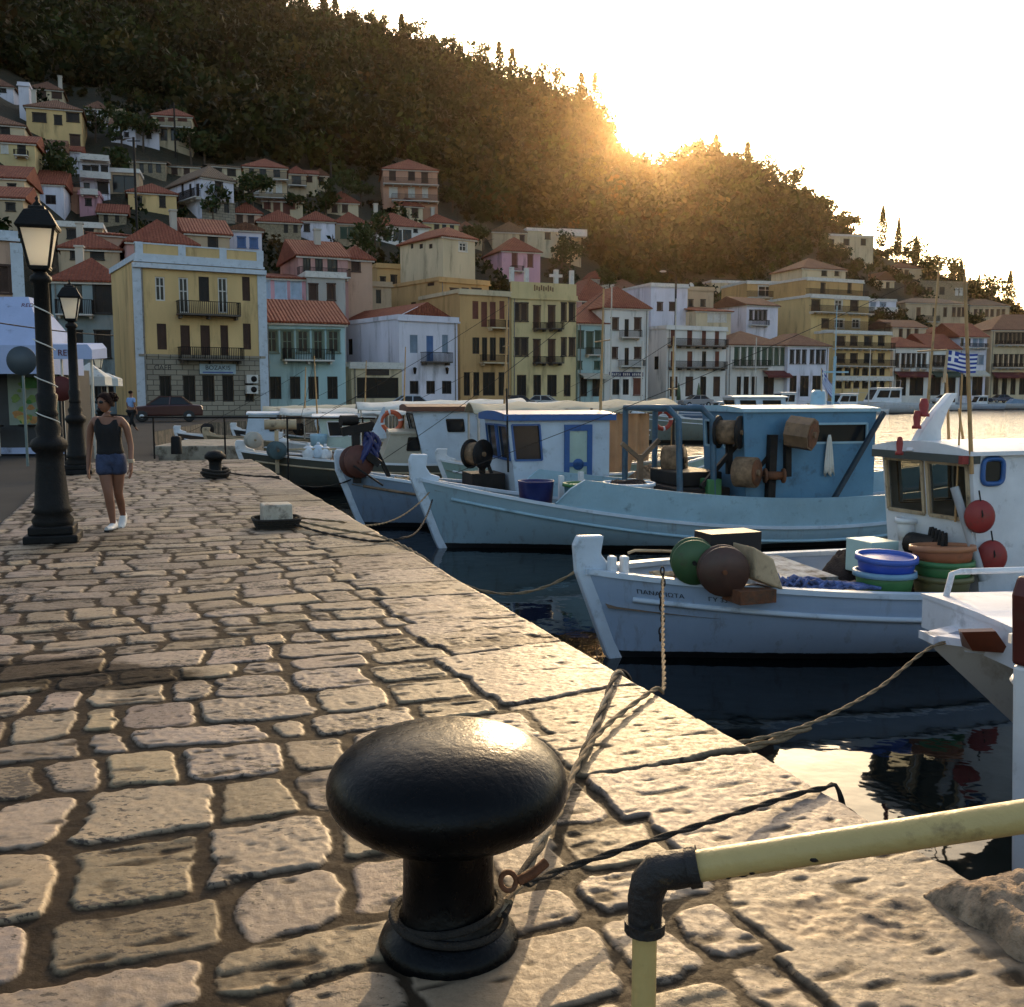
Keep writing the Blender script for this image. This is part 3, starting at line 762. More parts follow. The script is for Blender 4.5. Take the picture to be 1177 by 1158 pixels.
for x, y in ((288, 436), (288, 448)):
    u, z = loc(x, y); mb = MB(); mb.box(u - .42, u + .42, -.5, -.1, z - .3, z + .3); a = put(mb, 'air_conditioner', TRIM, e)
    mb = MB(); mb.lathe([(.0, 0), (.22, 0), (.22, .02), (.0, .02)], (u + .1, -.5, z), 14, axis=(0, -1, 0)); put(mb, 'fan_grille', IRON, a)
house('house', 'pale aqua two storey house with five olive windows and a long balcony', 304, 397, 465, 369, 24, 9, 78, 'gs', 345, 'aqua', sh='olive', rows=[(380, 405, '306-318 342-354 377-389'), (380, 413, '324-336 360-371'), (433, 459, '310-323:d 333-345:d 354-366:d 376-388:d')], balc=[(324, 381, 401, 414)], z0=0)
e, loc, W, Hh, dp, put = house('house', 'white house with blue shutters, a small pediment and a plain side wall', 459, 526, 462, 366, 36, 17, 92, 'flat', None, 'lav', sh='bluegrey', rows=[(385, 406, '471-480 508-515'), (386, 417, '490-498:blue'), (438, 453, '471-481:d 490-500:d 508-519:d')], side=[(390, 408, '400-405:d')], balc=[(483, 514, 405, 416)], z0=0, frame=False, bm=DARKB)
mb = MB(); roof(mb, 'gf', W * .95, dp, Hh + .1, 1.5, .1); o = put(mb, 'roof', ROOF['red'], e, fix=False)
mb = MB(); mb.add([(0.2, -.06, Hh + .3), (W * .8, -.06, Hh + .3), (W * .45, -.06, Hh + 1.5), (0.2, .1, Hh + .3), (W * .8, .1, Hh + .3), (W * .45, .1, Hh + 1.5)], [(0, 1, 2), (5, 4, 3), (0, 3, 4, 1), (1, 4, 5, 2), (2, 5, 3, 0)]); put(mb, 'pediment', plaster('lav', WC['lav']), e)
for x in (475, 512):
    u, z = loc(x, 426); mb = MB(); mb.lathe([(.03, .5), (.2, .35), (.16, .3), (.1, -.1), (.03, -.15)], (u, -.3, z - .2), 8); mb.bar((u, -.3, z + .2), (u, 0, z + .25), .04); put(mb, 'wall_lantern', IRON, e)
e, loc, W, Hh, dp, put = house('shop', 'low cream shop with flat slab roof and dark open front', 404, 462, 462, 421, 26, 6, 87, 'flat', None, 'cream', sh='dark', rows=[(434, 458, '410-458:d')], z0=0, trim=TRIM, cat='shop', fd=2)
u0, z0 = loc(421, 431.5); u1, z1 = loc(447, 425)
mb = MB(); mb.box(u0, u1, -.08, -.003, z0, z1); put(mb, 'sign_board', mat('sign_dark', (.03, .02, .015), .6), e)
# grand ochre corner house with attic storey, and its lower front block
e, loc, W, Hh, dp, put = house('corner_house', 'tall ochre corner house with cream attic storey and red hip roof', 506, 562, 462, 322, 38, 14, 112, 'flat', None, 'ochre', sh='brown', z0=0, fd=3,
    rows=[(332, 350, '518-526 532-537 543-552'), (346, 366, '514-522'), (385, 408, '512-522')], side=[(309, 329, '470-477 491-499'), (348, 364, '472-478 492-500')])
house('corner_house', '', 509, 546, 322, 271, 38, 9, 114, 'hip', 264, 'cream', sh='dark', rows=[(279, 289, '528-536:gw')], side=[(281, 286, '472-475 482-486 493-497')], par=e, z0=Hh + .01, fd=.2)
mb = MB(); mb.box(-.25, W + .25, -.25, -.003, Hh * .62, Hh * .66); put(mb, 'cornice', plaster('ochre', WC['ochre']), e)
house('terrace_house', 'ochre and white house with red brown shutters above a dark colonnade', 529, 587, 462, 336, 30, 10, 106, 'flat', None, 'ochre', sh='redbrown', z0=0, fd=3, rows=[(346, 367, '543-550 574-580'), (347, 376, '553-560 563-570'), (388, 407, '543-551:d 574-581:d'), (388, 415, '554-560:d 563-570:d'), (428, 455, '533-540:d 544-551:d 555-569:d 573-582:d')], balc=[(560, 580, 368, 377), (551, 579, 408, 417)], trim=plaster('cream', WC['cream']), frame=False)
e, loc, W, Hh, dp, put = house('neoclassical_mansion', 'olive yellow mansion with chamfered corners, small balconies and parapet columns', 588, 662, 462, 341, 24, 11, 109, 'flat', None, 'paleyellow', sh='dark', z0=0, fd=3, trim=plaster('paleyellow', WC['paleyellow']),
    rows=[(349, 369, '592-597 600-606 646-650 655-660'), (352, 378, '614-620:brown 631-637:brown'), (389, 409, '592-597 600-606 646-650 655-660'), (391, 418, '614-620:brown 631-637:brown'), (431, 456, '594-605:d 613-622:d 629-640:d 648-656:d')],
    balc=[(612, 626, 371, 378), (630, 644, 371, 378), (612, 626, 410, 417), (630, 644, 410, 417)], bm=DARKB)
mb = MB(); mb.box(.0, W, .0, .3, Hh + .36, Hh + 1.6); o = put(mb, 'attic_wall', plaster('paleyellow', WC['paleyellow']), e)
for k, x in enumerate((589, 606, 640, 658)):
    u, _ = loc(x, 325); mb = MB(); mb.box(u - .22, u + .22, .02, .42, Hh + 1.6, Hh + 3.1)
    if k == 2: mb.box(u - .75, u - .22, .1, .34, Hh + 2.3, Hh + 2.6); mb.box(u + .22, u + .75, .1, .34, Hh + 2.3, Hh + 2.6)
    put(mb, 'finial', TRIM, e)
for k in range(9):
    u = W * (.34 + .035 * k); mb = MB(); mb.box(u, u + .14, -.05, -.003, Hh + .7 + .1 * (k % 2), Hh + 1.35 - .1 * (k % 3)); put(mb, 'parapet_letter', mat('rust_letters', (.13, .06, .025), .8), o)
house('narrow_house', 'narrow pale blue house with three tall windows and a small balcony', 664, 697, 462, 371, 22, 9, 118, 'gs', 354, 'aqua', sh='green', z0=0, fd=3, rows=[(381, 400, '665-670 685-690'), (382, 407, '675-681'), (416, 424, '664.5-668 684-689'), (434, 456, '667-675:d 681-692:d')], balc=[(672, 689, 400, 408)], awn=[(664.5, 696, 429, 434, AWW)])
e, loc, W, Hh, dp, put = house('house', 'white three storey house with dark blue shop sign and red door', 695, 745, 462, 353, 20, 9, 119, 'hip', 331, 'white', sh='brown', z0=0, fd=3, rows=[(366, 379, '703-710 730-736'), (367, 388, '718-723:d'), (400, 412, '703-709 730-736'), (400, 420, '718-723:d'), (436, 454, '704-712:d 716-723:d 729-737:redbrown')], balc=[(711, 734, 380, 388), (710, 738, 414, 421)])
u0, z0 = loc(700, 433); u1, z1 = loc(739, 428); mb = MB(); mb.box(u0, u1, -.1, -.003, z0, z1); put(mb, 'sign_board', mat('sign_navy', (.02, .025, .09), .5), e)
mb = MB()
for k in range(16):
    if k in (5, 10): continue
    u = u0 + (u1 - u0) * (.08 + .054 * k); mb.box(u, u + .14, -.106, -.1, z0 + .12, z1 - .12 - .05 * (k % 2))
put(mb, 'lettering', TRIM, e)
house('house', 'white house with two full width balconies, brown shutters and a bare grey side wall', 766, 834, 462, 377, 26, 12, 128, 'flat', None, 'white', sh='redbrown', z0=0, fd=3, rows=[(374, 397, '771-777 790-796 807-812 822-827'), (404, 422, '771-777 790-796 807-812:d 822-827'), (433, 456, '770-779:brown 788-797:brown 805-812:d 820-828:brown')], balc=[(767, 832, 389, 398), (768, 831, 415, 423)], bm=DARKB, frame=False, side=[(410, 425, '752-757:d')])
house('long_house', 'long white house with arched windows over a yellow ground floor', 836, 905, 462, 396, 18, 10, 138, 'hip', 381, 'white', rc='brown', sh='green', z0=0, fd=3, rows=[(400, 420, '845-849 853-857 861-865 869-873 877-881 884-888 891-895 898-902'), (433, 454, '847-852:d 855-861:d 864-870:d 878-890:d')], balc=[(841, 882, 414, 422)], awn=[(876, 904, 426, 433, AWM)])
house('house', 'pale blue grey two storey house between the long white house and the hotel', 905, 952, 462, 397, 18, 10, 140, 'hip', 384, 'lav', rc='brown', sh='dark', z0=0, fd=3, rows=[(403, 418, '909-912 916-919 923-926 932-935 939-942 945-948'), (432, 456, '908-916:d 920-930:d 934-944:d')])
# hotel
e, loc, W, Hh, dp, put = house('hotel', 'tall yellow hotel with white balcony slabs on every floor', 958, 1023, 462, 382, 24, 22, 160, 'flat', None, 'yellow', sh='dark', z0=0, fd=3, cat='hotel', trim=TRIM,
    rows=[(387, 397, '962-971 978-985 994-1002 1010-1016'), (407, 417, '962-971 978-985 994-1002 1010-1016'), (423, 432, '961-968:d 971-978:d 981-988:d 991-998:d 1001-1008:d 1011-1017:d'), (438, 447, '961-968:d 971-978:d 981-988:d 991-998:d 1001-1008:d 1011-1017:d')],
    balc=[(957, 1024, 393, 401, 1.1), (957, 1024, 413, 421, 1.1), (957, 1024, 433, 437, .7, 'solid')])
house('hotel', '', 932, 998, 400, 341, 24, 20, 164, 'flat', None, 'yellow', sh='dark', par=e, z0=0, fd=0, trim=TRIM, rows=[(345, 357, '933-942 960-968:gw 978-986'), (367, 377, '945-952 960-970:gw 980-988:gw')], balc=[(930, 999, 351, 360, 1.3), (944, 1016, 369, 381, 1.6)])
house('hotel', '', 928, 992, 341, 321, 24, 14, 168, 'flat', None, 'ochre', sh='dark', par=e, z0=15.5, fd=2, trim=TRIM, rows=[(326, 337, '944-948 975-978')], balc=[(926, 994, 332, 340, 1.0)])
house('hotel', '', 922, 972, 322, 308, 20, 9, 174, 'hip', 297, 'cream', rc='brown', sh='dark', par=e, z0=18.0, fd=2, rows=[(311, 317, '945-950 960-964')])
house('hotel_annexe', 'ochre annexe with flat roof and rooftop railing left of the hotel', 858, 930, 400, 325, 14, 10, 176, 'flat', None, 'ochre', sh='dark', trim=TRIM, z0=8, fd=8, rows=[(329, 341, '872-888:gw 908-914'), (349, 360, '876-884 905-912')], balc=[(858, 928, 335, 343, 1.2)])
house('house', 'white house with red shop sign directly right of the hotel', 1026, 1067, 462, 399, 14, 10, 172, 'hip', 388, 'white', sh='dark', z0=0, fd=3, rows=[(407, 422, '1030-1033 1037-1040 1043-1046 1049-1052 1055-1058 1061-1064'), (431, 455, '1030-1042:d 1046-1062:d')], balc=[(1035, 1046, 419, 424), (1053, 1064, 419, 424)], awn=[(1027, 1066, 427, 433, AWM)])
house('house', 'white balconied house with wide orange red roof behind the flag', 1068, 1102, 462, 401, 14, 10, 174, 'gs', 384, 'white', sh='dark', z0=0, fd=3, rows=[(409, 421, '1071-1075 1077-1081 1083-1087 1089-1093 1095-1099'), (431, 455, '1070-1082:d 1086-1099:d')], balc=[(1070, 1100, 417, 424)], awn=[(1069, 1101, 427, 433, AWG)])
house('house', 'pale house with violet shutters behind the mast of the white wheelhouse boat', 1102, 1133, 462, 387, 12, 10, 178, 'gs', 372, 'lav', sh='bluegrey', z0=0, fd=3, rows=[(389, 398, '1104-1108:d 1112-1116:d 1119-1123 1126-1130'), (409, 419, '1104-1109 1112-1116 1120-1124 1126-1130'), (431, 455, '1104-1114:d 1118-1130:d')], balc=[(1103, 1132, 395, 400)], awn=[(1103, 1132, 426, 432, AWW)])
house('long_house', 'long cream and yellow building with two rows of dark windows at the right edge', 1138, 1260, 462, 379, 8, 12, 182, 'hip', 362, 'cream', rc='brown', sh='dark', z0=0, fd=3, rows=[(383, 395, '1145-1148 1150-1153 1155-1158 1160-1163 1165-1168 1170-1173 1175-1178'), (408, 421, '1143-1146 1149-1152 1155-1158 1161-1164 1167-1170 1173-1176'), (434, 454, '1142-1148:d 1152-1158:d 1162-1168:d 1172-1180:d')], balc=[(1143, 1240, 392, 397), (1140, 1240, 418, 423)], awn=[(1139, 1180, 428, 434, AWM)])
# ---------------------------------------------------------------- second row and hillside
house('villa', 'big yellow hillside villa with a flat brown roof edge', 32, 94, 172, 122, 18, 9, None, 'hip', 117, 'yellow', sh='dark', rc='brown', rows=[(130, 140, '38-52 77-90'), (133, 143, '63-70'), (155, 169, '81-91:brown')], chim=(.1,))
house('tower_house', 'white tower shaped house left of the yellow villa', 23, 34, 140, 97, 18, 5, None, 'flat', None, 'lav', rows=[])
house('house', 'low white and brown house above the yellow villa', 34, 72, 122, 101, 18, 6, None, 'hip', 95, 'cream', rc='brown', sh='brown', rows=[(104, 113, '42-52 60-70')], chim=(.9,))
house('house', 'cream house with a brown roof at the left edge of the upper village', -40, 28, 158, 140, 18, 7, None, 'hip', 133, 'cream', rc='brown', sh='dark', rows=[(146, 154, '1-10')])
house('house', 'pale yellow house with one balcony door below the yellow villa', -40, 40, 192, 160, 16, 7, None, 'gs', 155, 'paleyellow', sh='dark', rows=[(164, 178, '21-28'), (166, 176, '2-8:white')], balc=[(17, 33, 174, 180)])
house('house', 'white and blue shuttered house below the yellow villa', 41, 72, 194, 168, 16, 7, None, 'gs', 161, 'lav', rc='brown', sh='lightblue', rows=[(170, 186, '43-48 57-63')])
house('house', 'small pale blue house with one brown door beside the white balconied house', 71, 92, 200, 173, 16, 6, None, 'gs', 168, 'lav', rc='red', sh='brown', rows=[(179, 190, '71.5-74')])
house('balconied_house', 'white house with stacked balconies and a pillared roof terrace', 93, 126, 235, 184, 22, 8, None, 'flat', None, 'lav', sh='dark', trim=TRIM, rows=[(191, 203, '96-103 106-112 117-123'), (210, 222, '96-103:d 113-123')], balc=[(92, 127, 198, 206, 1.2, 'solid'), (92, 125, 178, 185, 1.0, 'solid')])
house('house', 'small white house with upper balcony near the wood', 100, 124, 148, 124, 15, 6, None, 'hip', 119, 'lav', rc='brown', sh='dark', rows=[(127, 133, '103-108 114-120')], balc=[(100, 124, 131, 136, .8, 'solid')])
house('house', 'tiny beige house beside the small white house near the wood', 125, 143, 146, 127, 15, 6, None, 'flat', None, 'beige', sh='brown', rows=[(129, 137, '131-136')])
house('house', 'pale blue hillside house with two small windows', 128, 156, 168, 144, 14, 7, None, 'gs', 137, 'lav', rc='brown', sh='dark', rows=[(152, 160, '134-138'), (153, 157, '144-147')])
house('house', 'white house with grey roof right of the pale blue hillside house', 156, 183, 172, 149, 18, 7, None, 'gs', 140, 'lav', rc='grey', sh='dark', rows=[(153, 159, '169-173')])
house('house', 'topmost white house with a bright red roof and brick lower storey', 177, 221, 178, 132, 12, 8, None, 'hip', 127, 'cream', sh='redbrown', rows=[(133, 139, '181-188 194-200 205-214'), (148, 162, '184-192:d 196-206:d')], balc=[(178, 220, 139, 147)])
house('ruin', 'rough stone building with three small openings on the slope', 140, 190, 204, 184, 14, 7, None, 'shed', 181, 'stone', rc='grey', sh='dark', wallmat=RUBBLE, frame=False, rows=[(188, 199, '160-165:d 170-175:d 179-185:d')], cat='stone house')
house('shed', 'open dark shed with a pale flat roof below the stone building', 126, 160, 226, 196, 14, 5, None, 'flat', None, 'beige', rows=[(201, 222, '129-156:d')], trim=TRIM, cat='shed')
house('house', 'small yellow house with a red roof beside the white two storey house', 148, 203, 248, 220, 20, 7, None, 'hip', 212, 'yellow', sh='dark', rows=[(226, 238, '158-162 184-189')])
house('house', 'lavender white two storey house on a stone base with a side balcony', 233, 269, 263, 203, 42, 12, None, 'hip', 196, 'lav', rc='grey', sh='dark', base=233, rows=[(209, 217, '248-255'), (232, 245, '242-249:d 257-263:d')], side=[(212, 226, '208-211 217-220 225-229')], sbalc=[(205, 232, 226, 231)])
house('house', 'cream house with a flat white roof slab behind the lavender house', 241, 281, 216, 190, 20, 7, None, 'shed', 184, 'cream', rc='grey', sh='dark', rows=[(194, 202, '246-254 262-270')])
house('guest_house', 'long beige guest house with a red roof and two tiers of balconies', 281, 330, 240, 191, 14, 9, None, 'hip', 185, 'beige', sh='white', rows=[(193, 204, '286-292:d 298-306:d 314-322:d'), (210, 222, '290-296 306-312 318-323')], balc=[(282, 331, 198, 207, 1.2), (284, 331, 222, 228, 1)])
house('house', 'beige house with covered balcony right of the long guest house', 331, 352, 226, 199, 14, 7, None, 'hip', 194, 'beige', sh='dark', rows=[(202, 212, '335-346:d')], balc=[(331, 352, 208, 214)])
house('house', 'cream house with one upper window beside a dark tree', 352, 365, 226, 200, 14, 7, None, 'gs', 196, 'cream', sh='brown', rows=[(203, 209, '353-358')])
house('house', 'small white gabled house at the right end of the guest house row', 359, 377, 222, 201, 16, 7, None, 'gf', 194, 'cream', rc='brown', sh='dark', rows=[(202, 212, '367-371')])
house('house', 'white house with four brown shutters under the guest house', 302, 348, 252, 230, 12, 7, None, 'shed', 225, 'cream', rc='brown', sh='redbrown', rows=[(231, 240, '304-310 332-338'), (232, 246, '315-321 326-332')])
house('house', 'pink house under a very wide red roof behind the yellow neoclassical house', 146, 226, 300, 277, 26, 9, 92, 'hip', 255, 'rose', sh='dark', rows=[(280, 288, '182-196')], z0=6, fd=8, chim=(.75,))
house('house', 'beige house with a red pantile roof left of the lavender gabled house', 214, 264, 300, 267, 24, 9, 96, 'gs', 252, 'beige', sh='dark', rows=[(272, 290, '240-249')], z0=8, fd=9)
house('house', 'white gabled house with bright blue shutters', 264, 301, 296, 263, 18, 9, 104, 'gf', 256, 'lav', rc='brown', sh='blue', rows=[(273, 284, '274-281'), (274, 285, '288-295')], z0=10, fd=10)
house('house', 'rubble stone house with a patched red roof', 297, 346, 284, 254, 16, 9, None, 'hip', 244, 'stone', wallmat=RUBBLE, sh='dark', frame=False, rows=[(258, 268, '326-331 337-342')])
house('house', 'white house with pale upper wall between two red roofs', 346, 385, 282, 253, 16, 8, None, 'hip', 245, 'lav', sh='dark', rows=[(258, 266, '350-355')])
house('house', 'small house with a green glazed veranda', 385, 422, 288, 256, 16, 8, None, 'hip', 246, 'olive' if 'olive' in WC else 'beige', sh='green', rows=[(262, 274, '392-398 401-407 410-416')])
house('house', 'white house with three dark arches and a red hip roof', 424, 493, 288, 258, 20, 9, None, 'hip', 245, 'white', sh='dark', rows=[(264, 277, '440-450:d 452-462:d 463-473:d'), (261, 267, '433-437 476-479')], chim=(.2,))
house('apartment_house', 'orange pink three storey house with balconies on two floors standing above the village', 441, 503, 254, 194, 10, 10, None, 'hip', 184, 'orange', sh='brown', rows=[(197, 207, '448-454 470-476'), (199, 210, '485-491'), (216, 227, '448-456:white 470-476:white 486-491:white')], balc=[(440, 504, 205, 213, 1.2), (450, 504, 224, 232, 1.2)], side=[(198, 205, '428-432'), (217, 224, '428-432')])
house('house', 'small cream house with a red roof below the orange pink house', 457, 486, 258, 236, 20, 7, None, 'hip', 228, 'cream', sh='brown', rows=[(239, 250, '462-466 474-480')], chim=(.8,))
house('house', 'yellow cream house with a little pergola right of the arches', 487, 527, 278, 255, 20, 8, None, 'hip', 247, 'paleyellow', sh='dark', rows=[(258, 264, '500-504'), (256, 272, '508-513:d 517-522:d')], chim=(.4,))
house('house', 'ochre gabled stone house behind the pink house', 566, 604, 296, 266, 14, 9, None, 'gf', 255, 'beige', rc='grey', sh='brown', rows=[(262, 268, '588-593'), (271, 279, '598-602')])
house('villa', 'pale villa with balustraded terrace below the sun', 606, 668, 302, 264, 16, 9, None, 'flat', None, 'cream', trim=TRIM, sh='dark', rows=[(268, 275, '627-632 650-656'), (282, 288, '655-661')], balc=[(640, 672, 264, 272, 1.4, 'solid'), (640, 670, 278, 284, 1.2)])
house('house', 'bright pink house with red shutters and red hip roof', 577, 621, 330, 288, 20, 9, None, 'hip', 274, 'pink', sh='redbrown', rows=[(291, 307, '589-594'), (293, 307, '607-612'), (289, 300, '570-576')], balc=[(586, 600, 306, 312)])
house('house', 'rose house with dark timber balcony and long red roof', 343, 400, 322, 293, 24, 9, 100, 'gs', 277, 'rose', sh='dark', rows=[(296, 316, '348-357:d 362-371:d 376-388:d')], balc=[(341, 399, 308, 319, 1.3)], z0=7, fd=8, chim=(.55,))
house('house', 'peach walled house with single window right of the timber balcony', 398, 428, 345, 297, 24, 9, 103, 'hip', 287, 'peach', sh='brown', rows=[(299, 312, '405-413')], z0=4, fd=5)
house('house', 'pink house with three pale blue windows above the aqua house', 299, 352, 346, 318, 22, 9, 94, 'shed', 308, 'pink', sh='lightblue', rows=[(323, 343, '303-309 317-328 335-345')], z0=6, fd=8)
house('house', 'cream grey house with two brown hooded windows above the aqua house', 353, 397, 352, 316, 22, 9, 95, 'flat', None, 'grey', sh='brown', rows=[(327, 345, '356-364 377-384')], z0=6, fd=8, trim=TRIM)
house('house', 'dark beige house in shade between the aqua house and the ochre corner house', 398, 450, 372, 326, 22, 10, 108, 'flat', None, 'beige', sh='dark', rows=[(333, 349, '402-408:d 414-422:d 432-438:d')], z0=5, fd=6)
house('house', 'ochre house with downpipes behind the ochre corner house', 434, 470, 372, 306, 24, 9, 120, 'flat', None, 'ochre', sh='dark', rows=[(317, 338, '450-455'), (319, 330, '438-442')], z0=5, fd=6)
house('house', 'red roofed terracotta house behind the narrow pale blue house', 664, 712, 372, 345, 20, 10, 136, 'hip', 322, 'rose', sh='dark', rows=[(347, 355, '670-674 690-694')], z0=8, fd=8)
house('house', 'little white house with a low tiled roof above the red roofs', 676, 706, 334, 320, 16, 8, None, 'hip', 312, 'white', sh='brown', rows=[(322, 327, '690-693')])
house('house', 'plain white block house with two brown windows and a satellite dish', 748, 790, 385, 328, 20, 10, 146, 'flat', None, 'lav', sh='brown', rows=[(348, 357, '756-761 770-776'), ], z0=7, fd=7, trim=TRIM)
house('house', 'beige stone house right of the plain white block house', 786, 820, 378, 332, 18, 9, 152, 'flat', None, 'beige', sh='dark', rows=[(345, 352, '792-796 806-810')], z0=8, fd=8, dish=True)
house('house', 'cream house with glazed veranda and small red roof', 800, 840, 384, 357, 18, 9, 145, 'shed', 349, 'cream', sh='dark', rows=[(361, 370, '814-820:white 822-828:white 829-834:white')], z0=7, fd=7)
house('house', 'pale cream flat roofed house with one window above the veranda house', 818, 858, 344, 324, 14, 9, None, 'flat', None, 'cream', sh='dark', rows=[(332, 340, '838-843')], trim=TRIM)
house('house', 'white house with four narrow arched windows and a dark balcony below the annexe', 858, 894, 385, 350, 28, 9, 158, 'gs', 342, 'lav', rc='brown', sh='dark', rows=[(357, 368, '862-865 868-871 873-876 878-881')], balc=[(860, 880, 368, 374)], z0=8, fd=8)
house('villa', 'cream flat roofed villa high on the right shoulder of the hill', 948, 1004, 297, 270, 14, 9, None, 'flat', None, 'cream', sh='dark', rows=[(275, 282, '953-959:d 970-976 990-995')], trim=TRIM)
house('house', 'cream gabled house with brown roof behind the hotel', 1006, 1028, 333, 322, 14, 9, None, 'gf', 312, 'cream', rc='brown', sh='dark', rows=[(325, 331, '1019-1022')])
house('house', 'low house with a brown hip roof among dark trees', 1028, 1060, 322, 308, 12, 9, None, 'hip', 302, 'cream', rc='brown', sh='dark', rows=[(311, 316, '1040-1044')])
house('house', 'flat roofed stone house with a white glazed bay', 1056, 1112, 348, 324, 12, 9, None, 'flat', None, 'beige', wallmat=RUBBLE, sh='dark', rows=[(330, 339, '1060-1064 1066-1072 1080-1086'), (331, 340, '1098-1102:white 1103-1107:white')], frame=False)
house('house', 'wide beige house with brown roof and small dark windows on the right slope', 1040, 1112, 378, 348, 12, 10, None, 'hip', 343, 'beige', rc='grey', sh='brown', rows=[(354, 364, '1054-1058 1072-1076:d 1085-1088 1095-1098 1101-1104 1106-1109')], balc=[(1055, 1078, 363, 370)])
house('house', 'beige house with a row of six windows beside the tall cypress', 1114, 1160, 374, 351, 10, 9, None, 'hip', 344, 'beige', rc='grey', sh='brown', rows=[(356, 364, '1120-1123 1126-1129 1133-1136 1139-1142 1146-1149 1152-1155')])
house('house', 'small cream house with three doors above the white sign house', 1026, 1064, 404, 376, 14, 9, 196, 'gs', 368, 'cream', rc='brown', sh='brown', rows=[(378, 391, '1034-1037 1043-1046 1052-1055')], z0=6, fd=6)
house('house', 'orange walled house with a gable behind the balconied house', 1068, 1102, 402, 388, 10, 9, 194, 'gf', 375, 'orange', rc='red', sh='brown', rows=[], z0=5, fd=6)
house('house', 'white and brown roofed house at the far left below the cream house', -60, 28, 225, 201, 14, 8, None, 'gs', 190, 'cream', rc='red', sh='dark', rows=[(212, 218, '10-17')])
house('house', 'white house with long red roof left of the pink stepped house', 29, 73, 236, 210, 16, 8, None, 'gs', 196, 'lav', sh='dark', rows=[(224, 235, '52-64:d')], chim=(.05,))
house('house', 'orange ochre house with small window beside the pink stepped house', 73, 96, 246, 218, 16, 7, None, 'flat', None, 'orange', sh='dark', rows=[(224, 232, '76-80')])
house('house', 'small pink stepped house below the white balconied house', 92, 114, 250, 222, 16, 7, None, 'flat', None, 'pink', sh='dark', rows=[(229, 236, '99-104')], balc=[(93, 113, 219, 224, .8, 'solid')])
house('house', 'cream house with red roof directly above the near street lamp', -60, 27, 262, 224, 14, 8, None, 'gs', 214, 'beige', rc='red', sh='dark', rows=[(234, 242, '8-16')])
house('house', 'red tiled house with brick chimney stack above the slate blue house', 70, 138, 318, 284, 20, 10, 92, 'hip', 272, 'beige', sh='dark', rows=[(288, 298, '82-95 105-118')], z0=8, fd=9, chim=(.3,))
house('house', 'beige house with flat terrace and pipes behind the near street lamp', 66, 118, 290, 258, 18, 9, 100, 'flat', None, 'beige', sh='dark', rows=[(264, 274, '78-86 98-106')], z0=14, fd=12, trim=TRIM)
house('house', 'tall bare terracotta wall house left of the yellow neoclassical house', 108, 150, 345, 268, 28, 10, 98, 'shed', 258, 'peach', sh='dark', rc='red', rows=[(300, 312, '118-124')], z0=4, fd=6)
house('house', 'tiny white house at the top left corner of the village under the wood', -20, 15, 110, 98, 14, 6, None, 'hip', 93, 'lav', rc='brown', sh='dark', rows=[(101, 106, '1-6')])
house('house', 'low beige house with a grey roof right of the rough stone building', 192, 229, 206, 190, 14, 6, None, 'shed', 185, 'beige', rc='grey', sh='brown', rows=[(194, 200, '198-203 212-217')])
house('house', 'cream house with a brown roof behind the attic storey of the corner house', 522, 556, 286, 268, 16, 8, None, 'hip', 256, 'cream', rc='brown', sh='dark', rows=[(272, 279, '528-533 540-545')])
house('house', 'tan rubble house between the red roofs below the glow', 706, 738, 348, 332, 18, 8, None, 'hip', 322, 'beige', rc='brown', wallmat=RUBBLE, sh='dark', frame=False, rows=[(336, 342, '712-717 724-729')])
house('house', 'pale blue house with a white terrace wall right of the hotel roof', 996, 1030, 362, 345, 14, 8, None, 'flat', None, 'lav', sh='bluegrey', trim=TRIM, rows=[(348, 355, '1001-1006 1012-1018')], balc=[(996, 1030, 353, 358, .8, 'solid')])
house('house', 'rubble walled house with a low red roof below the pink stepped house', 114, 145, 262, 244, 18, 7, None, 'gs', 235, 'stone', wallmat=RUBBLE, sh='dark', frame=False, rows=[(247, 256, '119-124 132-137')])
house('house', 'peach house with a red roof tucked under the guest house trees', 268, 300, 262, 244, 16, 7, None, 'hip', 235, 'peach', sh='brown', rows=[(248, 256, '273-278 286-291')])
house('house', 'cream house with a wide red roof between the veranda house and the wood', 376, 412, 250, 232, 14, 8, None, 'hip', 222, 'cream', sh='brown', rows=[(236, 244, '382-387 394-399')])
